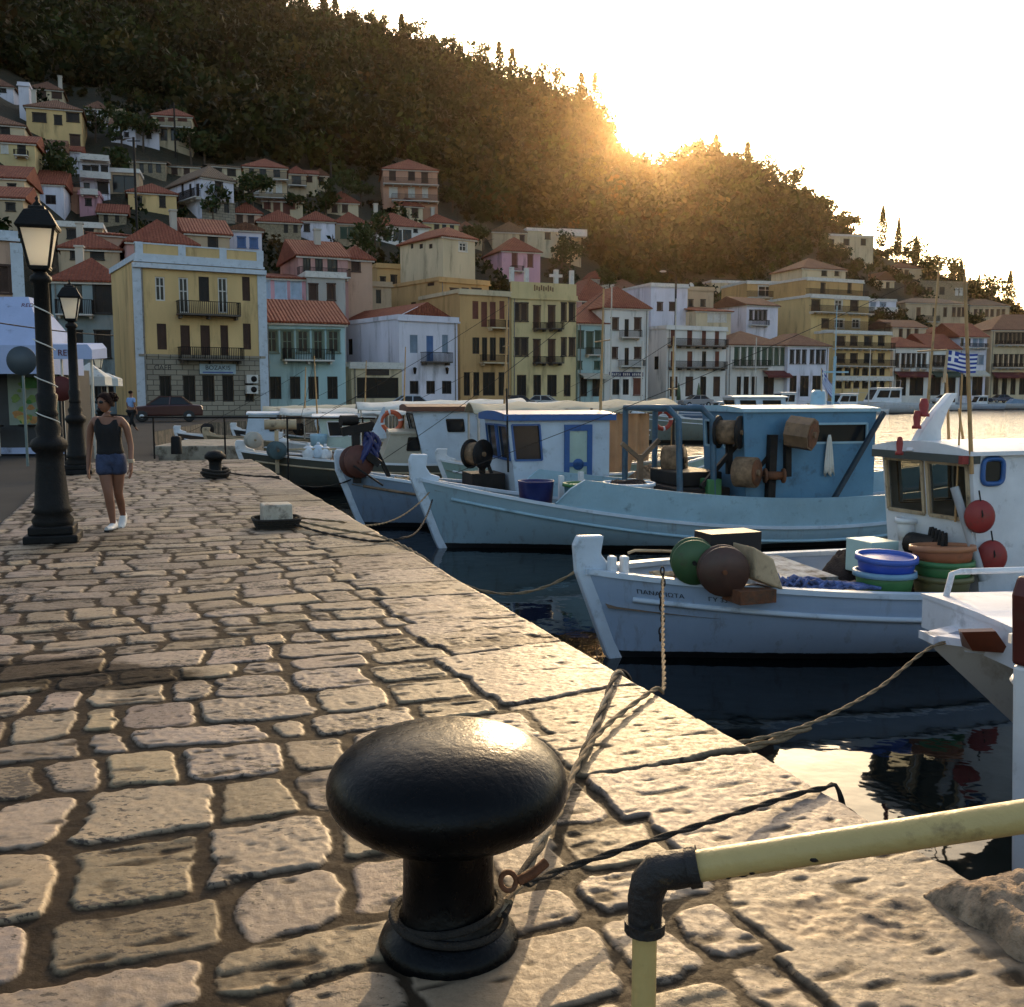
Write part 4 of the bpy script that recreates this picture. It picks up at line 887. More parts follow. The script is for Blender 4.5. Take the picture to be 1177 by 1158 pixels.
# ================================================================ BOATS
def m_hull(name, top, dark_band=(.012, .013, .014), hz=.13, low=None):
    m, nt, b = nt_new('hull_paint_' + name)
    tc = N(nt, 'ShaderNodeTexCoord').outputs['Object']; sx = N(nt, 'ShaderNodeSeparateXYZ'); nt.links.new(tc, sx.inputs[0])
    f = noise(nt, 1.2, 7, .65, stretch=(1, 1, .5)); g = noise(nt, 5, 8, .75, stretch=(.5, 1, 1.5))
    c = mixc(nt, ramp(nt, f, [(.3, 0), (.7, 1)]), [x * .85 for x in top], top)
    c = mixc(nt, ramp(nt, g, [(.66, 0), (.72, .8)]), c, [x * .4 for x in top])
    st = noise(nt, 1.0, 5, .7, stretch=(7, 7, .5))
    c = mixc(nt, ramp(nt, st, [(.55, 0), (.72, .6)]), c, (top[0] * .35 + .05, top[1] * .3 + .02, top[2] * .25))
    ad = N(nt, 'ShaderNodeMath', operation='MULTIPLY_ADD'); nt.links.new(g, ad.inputs[0]); ad.inputs[1].default_value = .05; nt.links.new(sx.outputs[2], ad.inputs[2])
    gt = N(nt, 'ShaderNodeMath', operation='GREATER_THAN'); nt.links.new(ad.outputs[0], gt.inputs[0]); gt.inputs[1].default_value = hz + .025
    c = mixc(nt, gt.outputs[0], dark_band, c)  # dark waterline band in the paint, put in to blacken the water reflection
    nt.links.new(c, b.inputs['Base Color']); b.inputs['Roughness'].default_value = .38; b.inputs['Specular IOR Level'].default_value = .45
    wv = N(nt, 'ShaderNodeTexWave', bands_direction='Z', wave_profile='SAW'); wv.inputs['Scale'].default_value = 2.2; wv.inputs['Distortion'].default_value = .3; nt.links.new(tc, wv.inputs[0])
    am = N(nt, 'ShaderNodeMath', operation='MULTIPLY_ADD'); nt.links.new(wv.outputs[1], am.inputs[0]); am.inputs[1].default_value = .35; nt.links.new(noise(nt, 4, 4, .6), am.inputs[2])
    bump(nt, b, am.outputs[0], .3, .02); return m
def paint(name, c, rough=.45, dirt=.2, **k): return mat('paint_' + name, c, rough, .14, 2.2, .15, 18, dirt=dirt, dcol=k.pop('dcol', [x * .35 + .02 for x in c]), **k)
WHITE = paint('boat_white', (.62, .64, .66)); WHITEB = paint('boat_bluish_white', (.48, .56, .64)); LBLUE = paint('light_blue', (.27, .42, .50)); MBLUE = paint('wheelhouse_blue', (.08, .20, .31), .5, .3)
DBLUE = paint('deep_blue', (.03, .10, .28)); RUST = mat('rusty_iron', (.16, .06, .025), .85, .4, 5, .5, 30, dirt=.5); DARKM = mat('dark_greasy_metal', (.016, .014, .013), .6, .4, 6, .3, 30, spec=.2)
WOODB = mat('brown_deck_wood', (.20, .13, .08), .75, .35, 3, .3, 12, dirt=.4); TAN = mat('sun_bleached_tan', (.42, .32, .20), .85, .25, 3, .3, 20, dirt=.3)
ROPE = mat('tan_rope', (.26, .19, .11), .9, .3, 30, .8, 120); ROPED = mat('dark_rope', (.022, .018, .014), .9, .4, 30, .8, 120); NET = mat('dark_net', (.035, .022, .018), .95, .6, 8, 1, 60)
NETB = mat('wound_brown_net', (.22, .14, .08), .95, .6, 9, 1, 45)
GREENP = mat('green_plastic', (.05, .17, .06), .45, .2, 3); BLUEP = mat('blue_plastic', (.02, .06, .36), .35, .15, 3); BROWNP = mat('orange_brown_plastic', (.30, .10, .045), .5, .2, 3, dirt=.2); REDP = mat('dull_red_plastic', (.24, .025, .02), .5, .2, 3, dirt=.2); NAVYP = mat('navy_plastic', (.012, .02, .10), .4, .2, 3)
CANVAS = mat('white_canvas', (.58, .56, .50), .85, .12, 1.5, .3, 10, dirt=.2); TARP = mat('tan_tarpaulin', (.46, .40, .28), .85, .15, 1.2, .4, 8, dirt=.2); CURT = mat('orange_tan_curtain', (.48, .25, .12), .85, .2, 2, .4, 10)
ALU = mat('dull_aluminium', (.45, .45, .44), .35, .15, 4, metal=.8)
def m_clear():
    m, nt, b = nt_new('wheelhouse_glass')
    tr = N(nt, 'ShaderNodeBsdfTransparent'); tr.inputs[0].default_value = (.55, .55, .5, 1)
    b.inputs['Base Color'].default_value = (.02, .02, .02, 1); b.inputs['Roughness'].default_value = .08
    mx = N(nt, 'ShaderNodeMixShader'); mx.inputs[0].default_value = .3
    nt.links.new(tr.outputs[0], mx.inputs[1]); nt.links.new(b.outputs[0], mx.inputs[2]); nt.links.new(mx.outputs[0], nt.nodes['Material Output'].inputs[0]); return m
CLEAR = m_clear()
MB_MAST = mat('varnished_mast', (.40, .24, .10), .55, .25, 4, dirt=.3)
class Boat:
    def __init__(s, name, label, cat, px, Y, head, L, B, zb, zm, zs, hm, rake=.32, draft=.45, post=.38, stern='double', group=None, flare=1.0, capm=None, strakem=None, deckm=None, bul=.22, mid=.5, postw=.1, headm=None, cut=.9):
        p = P(px, 500, Y); s.e = empty(name, (p.x, p.y, WZ), head, label, cat, group)
        s.L, s.B, s.zb, s.zm, s.zs, s.rake, s.draft, s.stern, s.head = L, B, zb, zm, zs, rake, draft, stern, head
        n, m = 34, 12; mb = MB()
        for sd in (-1, 1):
            rows = []
            for i in range(n + 1):
                t = (i / n) ** 1.25; rows.append([s.pt(t, j / m, sd) for j in range(m + 1)])
            mb.grid(rows)
            rows = [[(x, y * .94, z) for x, y, z in (s.pt((i / n) ** 1.25, .55 + .45 * j / 4, sd) for j in range(5))] for i in range(n + 1)]
            mb.grid(rows)
        if stern != 'double': mb.add([s.pt(1, j / m, -1) for j in range(m + 1)] + [s.pt(1, j / m, 1) for j in range(m, -1, -1)], [tuple(range(2 * m + 2))])
        mb.build('hull', hm, s.e)
        mb = MB()
        for sd in (-1, 1): s.trace(mb, sd, 0, 1, .0, .05, .13)
        mb.build('gunwale', capm or WHITE, s.e)
        mb = MB()
        for sd in (-1, 1):
            mb.tube([Vector(s.pt(t, 1, sd, -.2)) + Vector((0, sd * .012, 0)) for t in [k / 30 for k in range(1, 31)]], .028, 6)
        mb.build('rubbing_strake', strakem or WHITE, s.e)
        mb = MB(); rows = []
        for i in range(n + 1):
            t = .02 + .97 * i / n; a = s.pt(t, 1, -1, 0); z = a[2] - bul; y = abs(s.pt(t, 1, 1, -bul)[1]) * .95
            rows.append([(a[0], y * k, z + .05 * (1 - k * k)) for k in (-1, -.5, 0, .5, 1)])
        mb.grid(rows); mb.build('deck', deckm or WOODB, s.e)
        if post:
            prof = []
            for k in range(8):
                z = -draft * .6 + (zb + .02 + draft * .6) * k / 7; prof.append((s.stemx(z) - .07, z))
            top = [(s.stemx(zb) - .10, zb + post * .75), (s.stemx(zb) - .06, zb + post), (s.stemx(zb) + .20, zb + post * .98), (s.stemx(zb) + .17, zb + post * .5), (s.stemx(zb) + .24, zb + .1), (s.stemx(zb) + .40, zb + .05)]
            back = [(s.stemx(z) + .06, z) for z in (zb * .6, zb * .2, -draft * .6)]
            mb = MB(); mb.prism(prof + top + back, lambda a, b, d: (a, d, b), -postw / 2, postw / 2); 
            if headm:
                zc = zb * cut; f_ = lambda a, b, d: (a, d, b)
                mb = MB(); mb.prism([p for p in prof if p[1] < zc] + [(s.stemx(zc) - .07, zc), (s.stemx(zc) + .08, zc)] + back, f_, -postw / 2, postw / 2)
                mh = MB(); mh.prism([(s.stemx(zc) - .072, zc), (s.stemx(zb) - .072, zb)] + top + [(s.stemx(zc) + .3, zc)], f_, -postw / 2 - .004, postw / 2 + .004); mh.build('stem_head', headm, s.e, bevel=.02)
            mb.build('stem_post', capm or WHITE, s.e, bevel=.02)
    def stemx(s, z): return -s.rake * (z / s.zb) * (1.0 if z > 0 else 1.6)
    def sheer(s, t):
        return s.zm + (s.zb - s.zm) * ((.55 - t) / .55) ** 2 if t < .55 else s.zm + (s.zs - s.zm) * ((t - .55) / .45) ** 2
    def w(s, t):
        a = (1 - (1 - min(t / .46, 1)) ** 2.1) ** .85
        if s.stern == 'double': b = (1 - max(0, (t - .5) / .5) ** 2.6) ** .8
        else: b = 1 - .22 * max(0, (t - .5) / .5) ** 1.6
        return s.B / 2 * a * b
    def pt(s, t, r, sd, dz=0):
        """hull point: station t, r from keel (0) to sheer (1)"""
        sh = s.sheer(t); k = -s.draft * (1 - .55 * max(0, (t - .7) / .3) ** 2)
        z = k + (sh - k) * r
        if dz: r = max(0, (sh + dz - k) / (sh - k)); z = sh + dz
        v = max(0, 1 - t / .4) ** 1.2
        a = 2.3 * (1 - v) + 1.05 * v; e = .62 * (1 - v) + 1.0 * v
        y = s.w(t) * max(0, 1 - (1 - r) ** a) ** e
        x = t * s.L + (1 - t) ** 4 * s.stemx(z)
        if s.stern == 'double': x += max(0, (t - .75) / .25) ** 3 * .25 * z
        return (x, sd * y, z)
    def trace(s, mb, sd, t0, t1, dz, h, wd, n=40):
        rows = []
        for i in range(n + 1):
            t = t0 + (t1 - t0) * i / n; x, y, z = s.pt(t, 1, sd); z += dz
            rows.append([(x, y + sd * .035, z), (x, y + sd * .035, z + h), (x, y + sd * (.035 - wd), z + h), (x, y + sd * (.035 - wd), z)])
        mb.grid(rows, smooth=False, close=True)
        for r in (rows[0], rows[-1]): mb.add(r, [(0, 1, 2, 3)])
    def W(s, p): return s.e.matrix_basis @ Vector(p)
    def loc(s, px, py, y):
        """boat coordinates of the point seen at a photo pixel on the boat's lengthwise plane y"""
        M = s.e.matrix_basis.inverted(); o = M @ Vector((0, 0, EYE)); d = M.to_3x3() @ ray(px, py)
        k = (y - o.y) / d.y; q = o + d * k; return Vector((q.x, y, q.z))
    def at(s, px, py, z):
        M = s.e.matrix_basis.inverted(); o = M @ Vector((0, 0, EYE)); d = M.to_3x3() @ ray(px, py)
        k = (z - o.z) / d.z; return o + d * k
def cabin(par, nm, x0, x1, y0, y1, z0, z1, fx, wm, fm, near=(), front=(), far=(), back=(), roofm=None, oh=.12, rt=.06, glass=None, camber=.06, bx=0):
    T = lambda x, y, z: Vector((x, y, z))
    faces = [((x0, y0, z0), (x1, y0, z0), (x1 + bx, y0, z1), (x0 + fx, y0, z1), near), ((x0, y1, z0), (x0, y0, z0), (x0 + fx, y0, z1), (x0 + fx, y1, z1), front),
             ((x1, y1, z0), (x0, y1, z0), (x0 + fx, y1, z1), (x1 + bx, y1, z1), far), ((x1, y0, z0), (x1, y1, z0), (x1 + bx, y1, z1), (x1 + bx, y0, z1), back)]
    mb = MB(); wins = []
    for a, b, c, d, ops in faces:
        ops = [o[:4] for o in ops]
        S, nn = panel(mb, a, b, c, d, ops, .05)
        wins += [(S, nn, o) for o in ops]
    body = mb.build(nm, wm, par, fix=False)
    for S, nn, o in wins:
        mb = MB(); q = [S(o[0], o[2]), S(o[1], o[2]), S(o[1], o[3]), S(o[0], o[3])]
        for k in range(4): mb.bar(q[k] + nn * .008, q[(k + 1) % 4] + nn * .008, .035, .03, up=nn)
        wd = mb.build('window', fm, body)
        mb = MB(); mb.quad(*[p - nn * .025 for p in q]); mb.build('pane', glass or GLASS, wd, fix=False)
    if roofm:
        rows = []
        xs = (x0 + fx - oh, x1 + bx + oh)
        mb = MB()
        top = [[(x, y0 - oh + (y1 - y0 + 2 * oh) * k / 8, z1 + rt + camber * (1 - (2 * k / 8 - 1) ** 2)) for k in range(9)] for x in xs]
        bot = [[(x, y, z1 - .0) for x, y, z in r] for r in top]
        mb.grid(top); mb.grid(bot)
        for k in range(8):
            for i in (0, 1): mb.quad(top[i][k], top[i][k + 1], bot[i][k + 1], bot[i][k])
        for k in (0, 8): mb.quad(top[0][k], top[1][k], bot[1][k], bot[0][k])
        mb.build('cabin_roof', roofm, body, fix=False)
    return body
def sag(a, b, d, n=14):
    a = Vector(a); b = Vector(b)
    return [a.lerp(b, k / n) - Vector((0, 0, d * 4 * (k / n) * (1 - k / n))) for k in range(n + 1)]
def rope(name, label, pts, r, m, cat='rope', group=None, m2=None):
    """a laid rope: two strands wound round each other"""
    pts = [Vector(p) for p in pts]; mb = MB(); L = [0]
    for i in range(1, len(pts)): L.append(L[-1] + (pts[i] - pts[i - 1]).length)
    n = int(min(420, max(20, L[-1] / (r * 2.2)))); fine = []
    for k in range(n + 1):
        d = L[-1] * k / n; i = max(j for j in range(len(L)) if L[j] <= d + 1e-9); i = min(i, len(pts) - 2)
        t = (d - L[i]) / max(1e-9, L[i + 1] - L[i])
        p0 = pts[max(i - 1, 0)]; p1 = pts[i]; p2 = pts[i + 1]; p3 = pts[min(i + 2, len(pts) - 1)]
        fine.append(.5 * ((2 * p1) + (p2 - p0) * t + (2 * p0 - 5 * p1 + 4 * p2 - p3) * t * t + (3 * p1 - p0 - 3 * p2 + p3) * t ** 3))
    for ph in (0, math.pi):
        st = []
        for k, p in enumerate(fine):
            d = (fine[min(k + 1, n)] - fine[max(k - 1, 0)]).normalized(); a = d.cross(Vector((.1, .2, 1))).normalized(); b = d.cross(a)
            an = k * .55 + ph; st.append(p + (a * math.cos(an) + b * math.sin(an)) * r * .5)
        mb.tube(st, r * .62, 5)
    c = fine[0].copy(); o = mb.build(name, m, None, fix=False)
    o.data.transform(Matrix.Translation(-c)); o.location = c
    if m2:
        o.data.materials.append(m2); h = len(o.data.polygons) // 2
        for i, p in enumerate(o.data.polygons): p.material_index = int(i >= h)
    return tag(o, label, cat, group)
def drum(par, nm, c, axis, r, ln, m, sides=24, flange=None, fm=None):
    mb = MB(); mb.lathe([(r * .2, -ln / 2 - .05), (r * .2, -ln / 2), (r, -ln / 2), (r, ln / 2), (r * .2, ln / 2), (r * .2, ln / 2 + .05)], c, sides, smooth=sides > 12, axis=axis)
    o = mb.build(nm, m, par)
    a = Vector(axis).normalized()
    if not flange:
        for k in (-1, 1): MB().lathe([(.05, -.006), (r * .86, -.006), (r * .86, .006), (.05, .006)], Vector(c) + a * k * (ln / 2 + .004), sides, smooth=sides > 12, axis=axis).build('drum_end', RUST, o)
    if flange:
        for k in (-1, 1):
            mb = MB(); mb.lathe([(.02, -.015), (flange, -.02), (flange * 1.02, 0), (flange, .02), (.02, .015)], Vector(c) + a * k * ln / 2, 24, axis=axis); mb.build('flange', fm or m, o)
    return o
def tub(name, label, loc, r, h, m, rimm=None, cat='tub', taper=.85, group=None, fill=None, rz=0, tilt=0):
    e = empty(name, loc, rz, label, cat, group); e.rotation_euler = (tilt, tilt * .4, rz)
    mb = MB(); mb.lathe([(0.0, .012), (r * taper - .012, .012), (r - .014, h * .97), (r - .01, h), (r, h), (r * (taper + (1 - taper) * .6), h * .6), (r * (taper + (1 - taper) * .58), h * .55), (r * taper, 0), (0.0, 0)], n=26)
    mb.build('tub_body', m, e)
    mb = MB(); mb.lathe([(r - .015, h - .01), (r - .015, h + .02), (r + .02, h + .02), (r + .025, h - .03), (r - .002, h - .035)], n=26); mb.build('rim', rimm or m, e)
    if fill:
        rs = random.Random(3); mb = MB()
        for k in range(26):
            a = rs.random() * 6.28; q = r * .75 * rs.random() ** .5
            mb.tube([(q * math.cos(a + j * .7) * (1 - .06 * j), q * math.sin(a + j * .7), h * .9 + .05 * rs.random() + .02 * math.sin(j)) for j in range(7)], .02, 5)
        mb.lathe([(0, h * .9 + .03), (r * .9, h * .86)], n=16); mb.build('contents', fill, e)
    return e
def sl_loop(c, r, n=16, axis='z', sq=1):
    return [Vector(c) + Vector((r * math.cos(6.2832 * k / n), r * sq * math.sin(6.2832 * k / n), 0)) for k in range(n)]
def flag(name, label, base, top, d, w, h):
    """blue and white striped flag with a cross in the canton, waving from its staff"""
    base = Vector(base); top = Vector(top); e = empty(name, base, 0, label, 'flag')
    mb = MB(); mb.tube([(0, 0, 0), top - base], [.018, .012], 6); mb.build('staff', TAN, e)
    d = Vector(d).normalized(); up = (top - base).normalized(); o = top - base
    FB = mat('flag_blue', (.02, .05, .26), .8); FW = mat('flag_white', (.68, .68, .68), .8); nrm = d.cross(up)
    def pt(u, v): return o + d * (u * w) - up * ((1 - v) * h) + nrm * (.10 * w * math.sin(u * 8) * u) - up * (.12 * h * u * math.sin(u * 3))
    mw, mbl = MB(), MB(); n = 20
    for i in range(n):
        for j in range(9):
            u0, u1, v0, v1 = i / n, (i + 1) / n, j / 9, (j + 1) / 9
            if i < 8 and j >= 4: blue = not (j == 6 or i in (3, 4))
            else: blue = j % 2 == 0
            (mbl if blue else mw).quad(pt(u0, v0), pt(u1, v0), pt(u1, v1), pt(u0, v1))
    mw.build('white_cloth', FW, e); mbl.build('blue_cloth', FB, e)
    return e
def lifebuoy(label, c, r, axis, m):
    mb = MB(); M = Vector((0, 0, 1)).rotation_difference(Vector(axis)).to_matrix()
    mb.tube([M @ Vector((r * math.cos(6.2832 * k / 22), r * math.sin(6.2832 * k / 22), 0)) for k in range(22)], r * .26, 8, closed=True)
    e = empty('life_buoy', c, 0, label, 'life buoy'); mb.build('ring', m, e)
    for k in range(4):
        a = k * 1.571 + .4; mb = MB(); mb.tube([M @ Vector((r * math.cos(a + j), r * math.sin(a + j), 0)) for j in (-.1, 0, .1)], r * .285, 8); mb.build('band', WHITE, e)
    return e
# ---------------------------------------------------------------- boat one: white and blue, nearest
b1 = Boat('fishing_boat', 'nearest white and pale blue wooden fishing boat with white slanted wheelhouse', 'fishing boat', 707, 9.35, .35, 8.4, 2.8, .83, .58, .95, m_hull('white_blue', (.33, .43, .57), hz=.07), capm=WHITEB, strakem=WHITEB, post=.36, bul=.30)
e = b1.e
cb = cabin(e, 'wheelhouse', 3.66, 6.4, -.82, .46, .35, 1.90, -.20, WHITE, TAN, front=[(.05, .47, .58, .94), (.53, .95, .58, .94)], far=[(.68, .93, .62, .92)], back=[(.2, .8, .5, .9)], roofm=WHITE, oh=.07, rt=.04, glass=CLEAR, camber=.08)
mb = MB(); mb.box(3.66 - .3, 3.66 - .13, -.86, .50, 1.82, 1.90); mb.build('visor', mat('dark_visor', (.05, .06, .055), .5), cb)
q = b1.loc(1141, 542, -.83); mb = MB(); w_, h_ = .13, .125
rr = [(w_ * math.copysign(abs(math.cos(a)) ** .5, math.cos(a)), h_ * math.copysign(abs(math.sin(a)) ** .5, math.sin(a))) for a in [k * math.pi / 12 for k in range(24)]]
mb.tube([(q.x + a, -.835, q.z + b) for a, b in rr], .026, 6, closed=True); po = mb.build('porthole', DBLUE, cb)
mb = MB(); mb.add([(q.x + a, -.83, q.z + b) for a, b in rr], [tuple(range(24))]); mb.build('pane', GLASS, po)
q = b1.loc(1107, 529, -.84); mb = MB(); mb.box(q.x - .04, q.x + .04, -.87, -.822, q.z - .04, q.z + .04); mb.build('side_lamp', REDP, cb)
# curved white fin on the roof, red horn and lamp, masts
f0 = b1.loc(1058, 516, -.05)
prof = [(f0.x - .16, f0.z), (f0.x - .02, f0.z + .22), (f0.x + .15, f0.z + .42), (f0.x + .34, f0.z + .60), (f0.x + .42, f0.z + .60), (f0.x + .30, f0.z + .42), (f0.x + .22, f0.z + .22), (f0.x + .24, f0.z)]
mb = MB(); mb.prism([(a, b - .02) for a, b in prof], lambda a, b, d: (a, d, b), -.10, .0); mb.build('roof_fin', WHITE, cb, bevel=.012)
for px, py, rr_, m_ in ((1034, 512, .035, REDP), (1062, 468, .05, REDP), (1054, 482, .04, REDP)):
    q = b1.loc(px, py, -.12); mb = MB(); mb.lathe([(.0, .09), (rr_ * .7, .085), (rr_, .02), (rr_ * .8, -.06), (rr_ * 1.2, -.07), (rr_ * 1.2, -.10), (0, -.10)], q, 12); mb.build('signal_lamp', m_, cb)
for (pa, pb_, r_, y) in (((1117, 545), (1109, 318), .022, -.86), ((1091, 515), (1088, 430), .018, .3), ((1107, 505), (1102, 470), .016, .5), ((1098, 600), (1106, 430), .012, -.6)):
    a = b1.loc(*pa, y); b = b1.loc(*pb_, y); mb = MB(); mb.tube([a, b], [r_, r_ * .7], 7)
    if r_ > .02: mb.tube([b, b + Vector((-.03, 0, .42))], [.006, .004], 5)
    mb.build('mast', mat('varnished_mast', (.40, .24, .10), .55, .25, 4, dirt=.3), cb)
p0 = b1.loc(1085, 440, .0); flag('flag', 'blue and white striped flag flying above the nearest white wheelhouse', b1.W(p0), b1.W(p0 + Vector((.03, 0, .34))), (.95, -.1, -.12), .30, .20)
# net hauler at the bow
hl = MB(); c = b1.loc(797, 645, -.55); c2 = b1.loc(831, 656, -.78)
drum(e, 'hauler_sheave', c, (.45, 1, .05), .10, .14, DARKM, flange=.205, fm=mat('green_sheave', (.04, .09, .035), .5, .3, 4, dirt=.4))
drum(e, 'hauler_sheave', c2, (.35, 1, .05), .10, .10, RUST, flange=.225, fm=mat('brown_sheave', (.07, .035, .025), .5, .3, 4, dirt=.4))
m_ = MB(); q = b1.loc(832, 622, -.35); m_.box(q.x - .26, q.x + .28, -.55, -.25, q.z - .12, q.z + .10); m_.build('motor_cover', mat('black_cover', (.008, .008, .01), .6), e)
m_ = MB(); m_.bar((c2.x, -.6, c2.z - .2), (c2.x, -.6, c2.z + .1), .09); m_.bar((c.x - .1, -.4, c.z - .25), (c.x - .02, -.45, c.z + .12), .07); m_.bar((c2.x + .3, -.85, c2.z - .26), (c2.x, -.7, c2.z - .05), .14, .05); m_.box(c2.x + .05, c2.x + .42, -1.0, -.7, c2.z - .28, c2.z - .16); m_.build('hauler_bracket', RUST, e)
m_ = MB(); q = b1.loc(872, 650, -.8); m_.hexa([(q.x - .12, -.95, q.z - .1), (q.x + .18, -.95, q.z - .22), (q.x + .18, -.6, q.z - .22), (q.x - .12, -.6, q.z - .1), (q.x - .16, -.95, q.z + .2), (q.x + .06, -.95, q.z + .08), (q.x + .06, -.6, q.z + .08), (q.x - .16, -.6, q.z + .2)]); m_.build('chute', TAN, e, bevel=.02)
for px in (703, 717):
    q = b1.loc(px, 645, -.1); m_ = MB(); m_.box(q.x - .035, q.x + .035, -.16, -.06, q.z - .16, q.z + .05); m_.build('bitt', WHITE, e, bevel=.02)
m_ = MB(); m_.tube([b1.loc(722, 636, .2), b1.loc(730, 633, .2), b1.loc(775, 634, .2)], .015, 6); m_.build('bow_rail', TAN, e)
# hatch, box, pipe, engine
q = b1.loc(930, 660, .35); m_ = MB(); m_.hexa([(1.55, -.1, .58), (2.5, -.1, .5), (2.5, .95, .5), (1.55, .95, .62), (1.55, -.1, .66), (2.5, -.1, .64), (2.5, .95, .7), (1.55, .95, .72)]); m_.build('hatch_cover', mat('flaking_white_paint', (.48, .48, .46), .8, .2, 3, .5, 12, dirt=.8), e)
q = b1.loc(1006, 632, -.15); m_ = MB(); m_.box(q.x - .17, q.x + .17, -.3, .1, q.z - .24, q.z + .1); m_.build('fish_locker', paint('pale_aqua', (.36, .50, .48)), e, bevel=.01)
m_ = MB(); a = b1.loc(1097, 560, -.7); b = b1.loc(1130, 668, -.95); m_.tube([a, b], .042, 10); m_.build('exhaust_pipe', mat('grey_pipe', (.32, .33, .34), .5, .2, 4), e)
m_ = MB(); rs = random.Random(5)
for k in range(5): m_.tube([(3.30 + .05 * math.cos(a / 2) + k * .05, -.65 + .10 * k, .9 + .22 * math.sin(a)) for a in [j * .35 for j in range(18)]], .022, 6)
m_.build('hose_coil', DARKM, e); m_ = MB(); m_.box(3.38, 3.64, -.55, .1, .35, .82); m_.lathe([(.12, -.2), (.12, .2)], (3.5, -.2, .92), 14, axis=(0, 1, 0)); m_.build('engine_casing', DARKM, e, bevel=.03)
# rust stain scupper and name
q = b1.loc(752, 683, -1.06)
for s_, x_ in (('ΠΑΝΑΓΙΩΤΑ', 0), ('ΓΥ 33', .5)):
    lt = text_obj('lettering', s_, .058, INK, e, Vector((0, 0, 0)), RX, .001, 'LEFT', 1.1)
    for v in lt.data.vertices:
        X = .32 + x_ + v.co.x * .9; t = X / b1.L; pz = b1.sheer(t) - .115 + v.co.z
        lo, hi = 0., 1.
        y = abs(b1.pt(t, 1, 1, pz - b1.sheer(t))[1]); v.co = Vector((b1.pt(t, 1, 1, pz - b1.sheer(t))[0], -y - .004 + v.co.y, pz))
# tubs and loose gear on the deck of boat one
DZ = lambda t: b1.sheer(t) - .30
def on1(px, py, z): return b1.at(px, py, z)
q = b1.W(b1.loc(1016, 678, -.72)); zd = WZ + b1.sheer(.37) - .06
tub('fish_tub', 'green tub with pale blue rim under the blue tub on the nearest fishing boat', (q.x, q.y, zd + .05), .275, .19, GREENP, mat('pale_blue_rim', (.16, .30, .42), .5), taper=.88)
tub('fish_tub', 'bright blue tub nested in the green tub on the nearest fishing boat', (q.x + .01, q.y + .01, zd + .19), .27, .20, BLUEP, mat('blue_rim', (.05, .11, .42), .4), taper=.9, tilt=.05)
q = b1.W(b1.loc(1082, 672, -.78)); 
tub('fish_tub', 'lowest olive green tub in the stack by the exhaust pipe', (q.x, q.y, zd + .0), .27, .17, mat('olive_plastic', (.13, .12, .05), .5, .2, 3), taper=.9)
tub('fish_tub', 'green middle tub in the stack by the exhaust pipe', (q.x, q.y, zd + .15), .275, .17, GREENP, taper=.9)
tub('fish_tub', 'orange brown tub on top of the stack by the exhaust pipe', (q.x, q.y, zd + .30), .285, .16, BROWNP, mat('brown_rim', (.36, .15, .07), .5), taper=.9, tilt=-.06)
q = b1.W(b1.loc(1041, 625, .1)); tub('bucket', 'white plastic bucket in front of the nearest wheelhouse', (q.x, q.y, WZ + .94), .10, .22, WHITE, cat='bucket', taper=.8)
for px, py, lb in ((1126, 594, 'upper round dull red float hung on the white wheelhouse'), (1140, 640, 'lower round dull red float hung on the white wheelhouse')):
    q = b1.loc(px, py, -.93); o = MB().lathe([(0, .05), (.07, .045), (.125, .02), (.14, 0), (.125, -.02), (.07, -.045), (0, -.05)], (0, 0, 0), 24, axis=(-.35, -1, .05))
    for v in range(len(o.v)): o.v[v] = (o.v[v][0], o.v[v][1], o.v[v][2] * 1.18)
    ee = empty('float', b1.W(q), 0, lb, 'float'); o.build('float_disc', REDP, ee); MB().tube([(0, -.05, 0), (0, -.06, .02), (0, .04, .25)], .008, 5).build('lanyard', ROPED, ee)
rs = random.Random(9); mb = MB()
for k in range(16):
    y = -.75 + .1 * rs.random(); z0 = b1.sheer(.25) + .0
    mb.tube([(1.35 + 1.0 * j / 12 + .03 * rs.random(), y - .12 * j / 12 + .05 * math.sin(j * 1.3 + k), z0 + .16 * (1 - j / 12) * rs.random() + .02) for j in range(13)], .018, 5)
o = mb.build('fishing_net', mat('blue_white_net', (.09, .14, .33), .9, .8, 14, 1, 60), None); tag(o, 'blue and white fishing net heaped along the nearest gunwale', 'fishing net'); o.data.transform(e.matrix_basis)
mb = MB(); rs = random.Random(2)
for k in range(7): mb.tube([(.35 + .5 * j / 10 + .02 * rs.random(), -.28 + .05 * k * .8 + .03 * math.sin(j + k), b1.sheer(.06) + .02 + .025 * rs.random() - .04 * j / 10) for j in range(11)], .014, 5)
o = mb.build('rope_heap', TAN, None); o.data.transform(e.matrix_basis); tag(o, 'tan rope heaped on the bow of the nearest fishing boat', 'rope')
# ---------------------------------------------------------------- boat two: long light blue trawler
b2 = Boat('fishing_trawler', 'long light blue fishing trawler with square blue wheelhouse', 'fishing boat', 506, 16.2, .28, 11.4, 3.3, 1.12, .30, .95, m_hull('pale_blue', (.27, .39, .46), hz=.08), capm=WHITEB, strakem=LBLUE, post=.42, rake=.42, bul=.10, postw=.16)
e = b2.e
mb = MB()
for sd in (-1, 1):
    rows = []
    for i in range(49):
        t = .155 + .83 * i / 48; x, y, z = b2.pt(t, 1, sd); h = .46 * min(1, (t - .155) / .03 + .05) * (1 - .25 * max(0, (t - .6) / .4))
        rows.append([(x, y + sd * .0, z + .05), (x, y + sd * .05, z + .05 + h), (x, y + sd * -.02, z + .05 + h), (x, y - sd * .06, z + .05)])
    mb.grid(rows, smooth=False, close=True)
mb.build('bulwark', LBLUE, e)
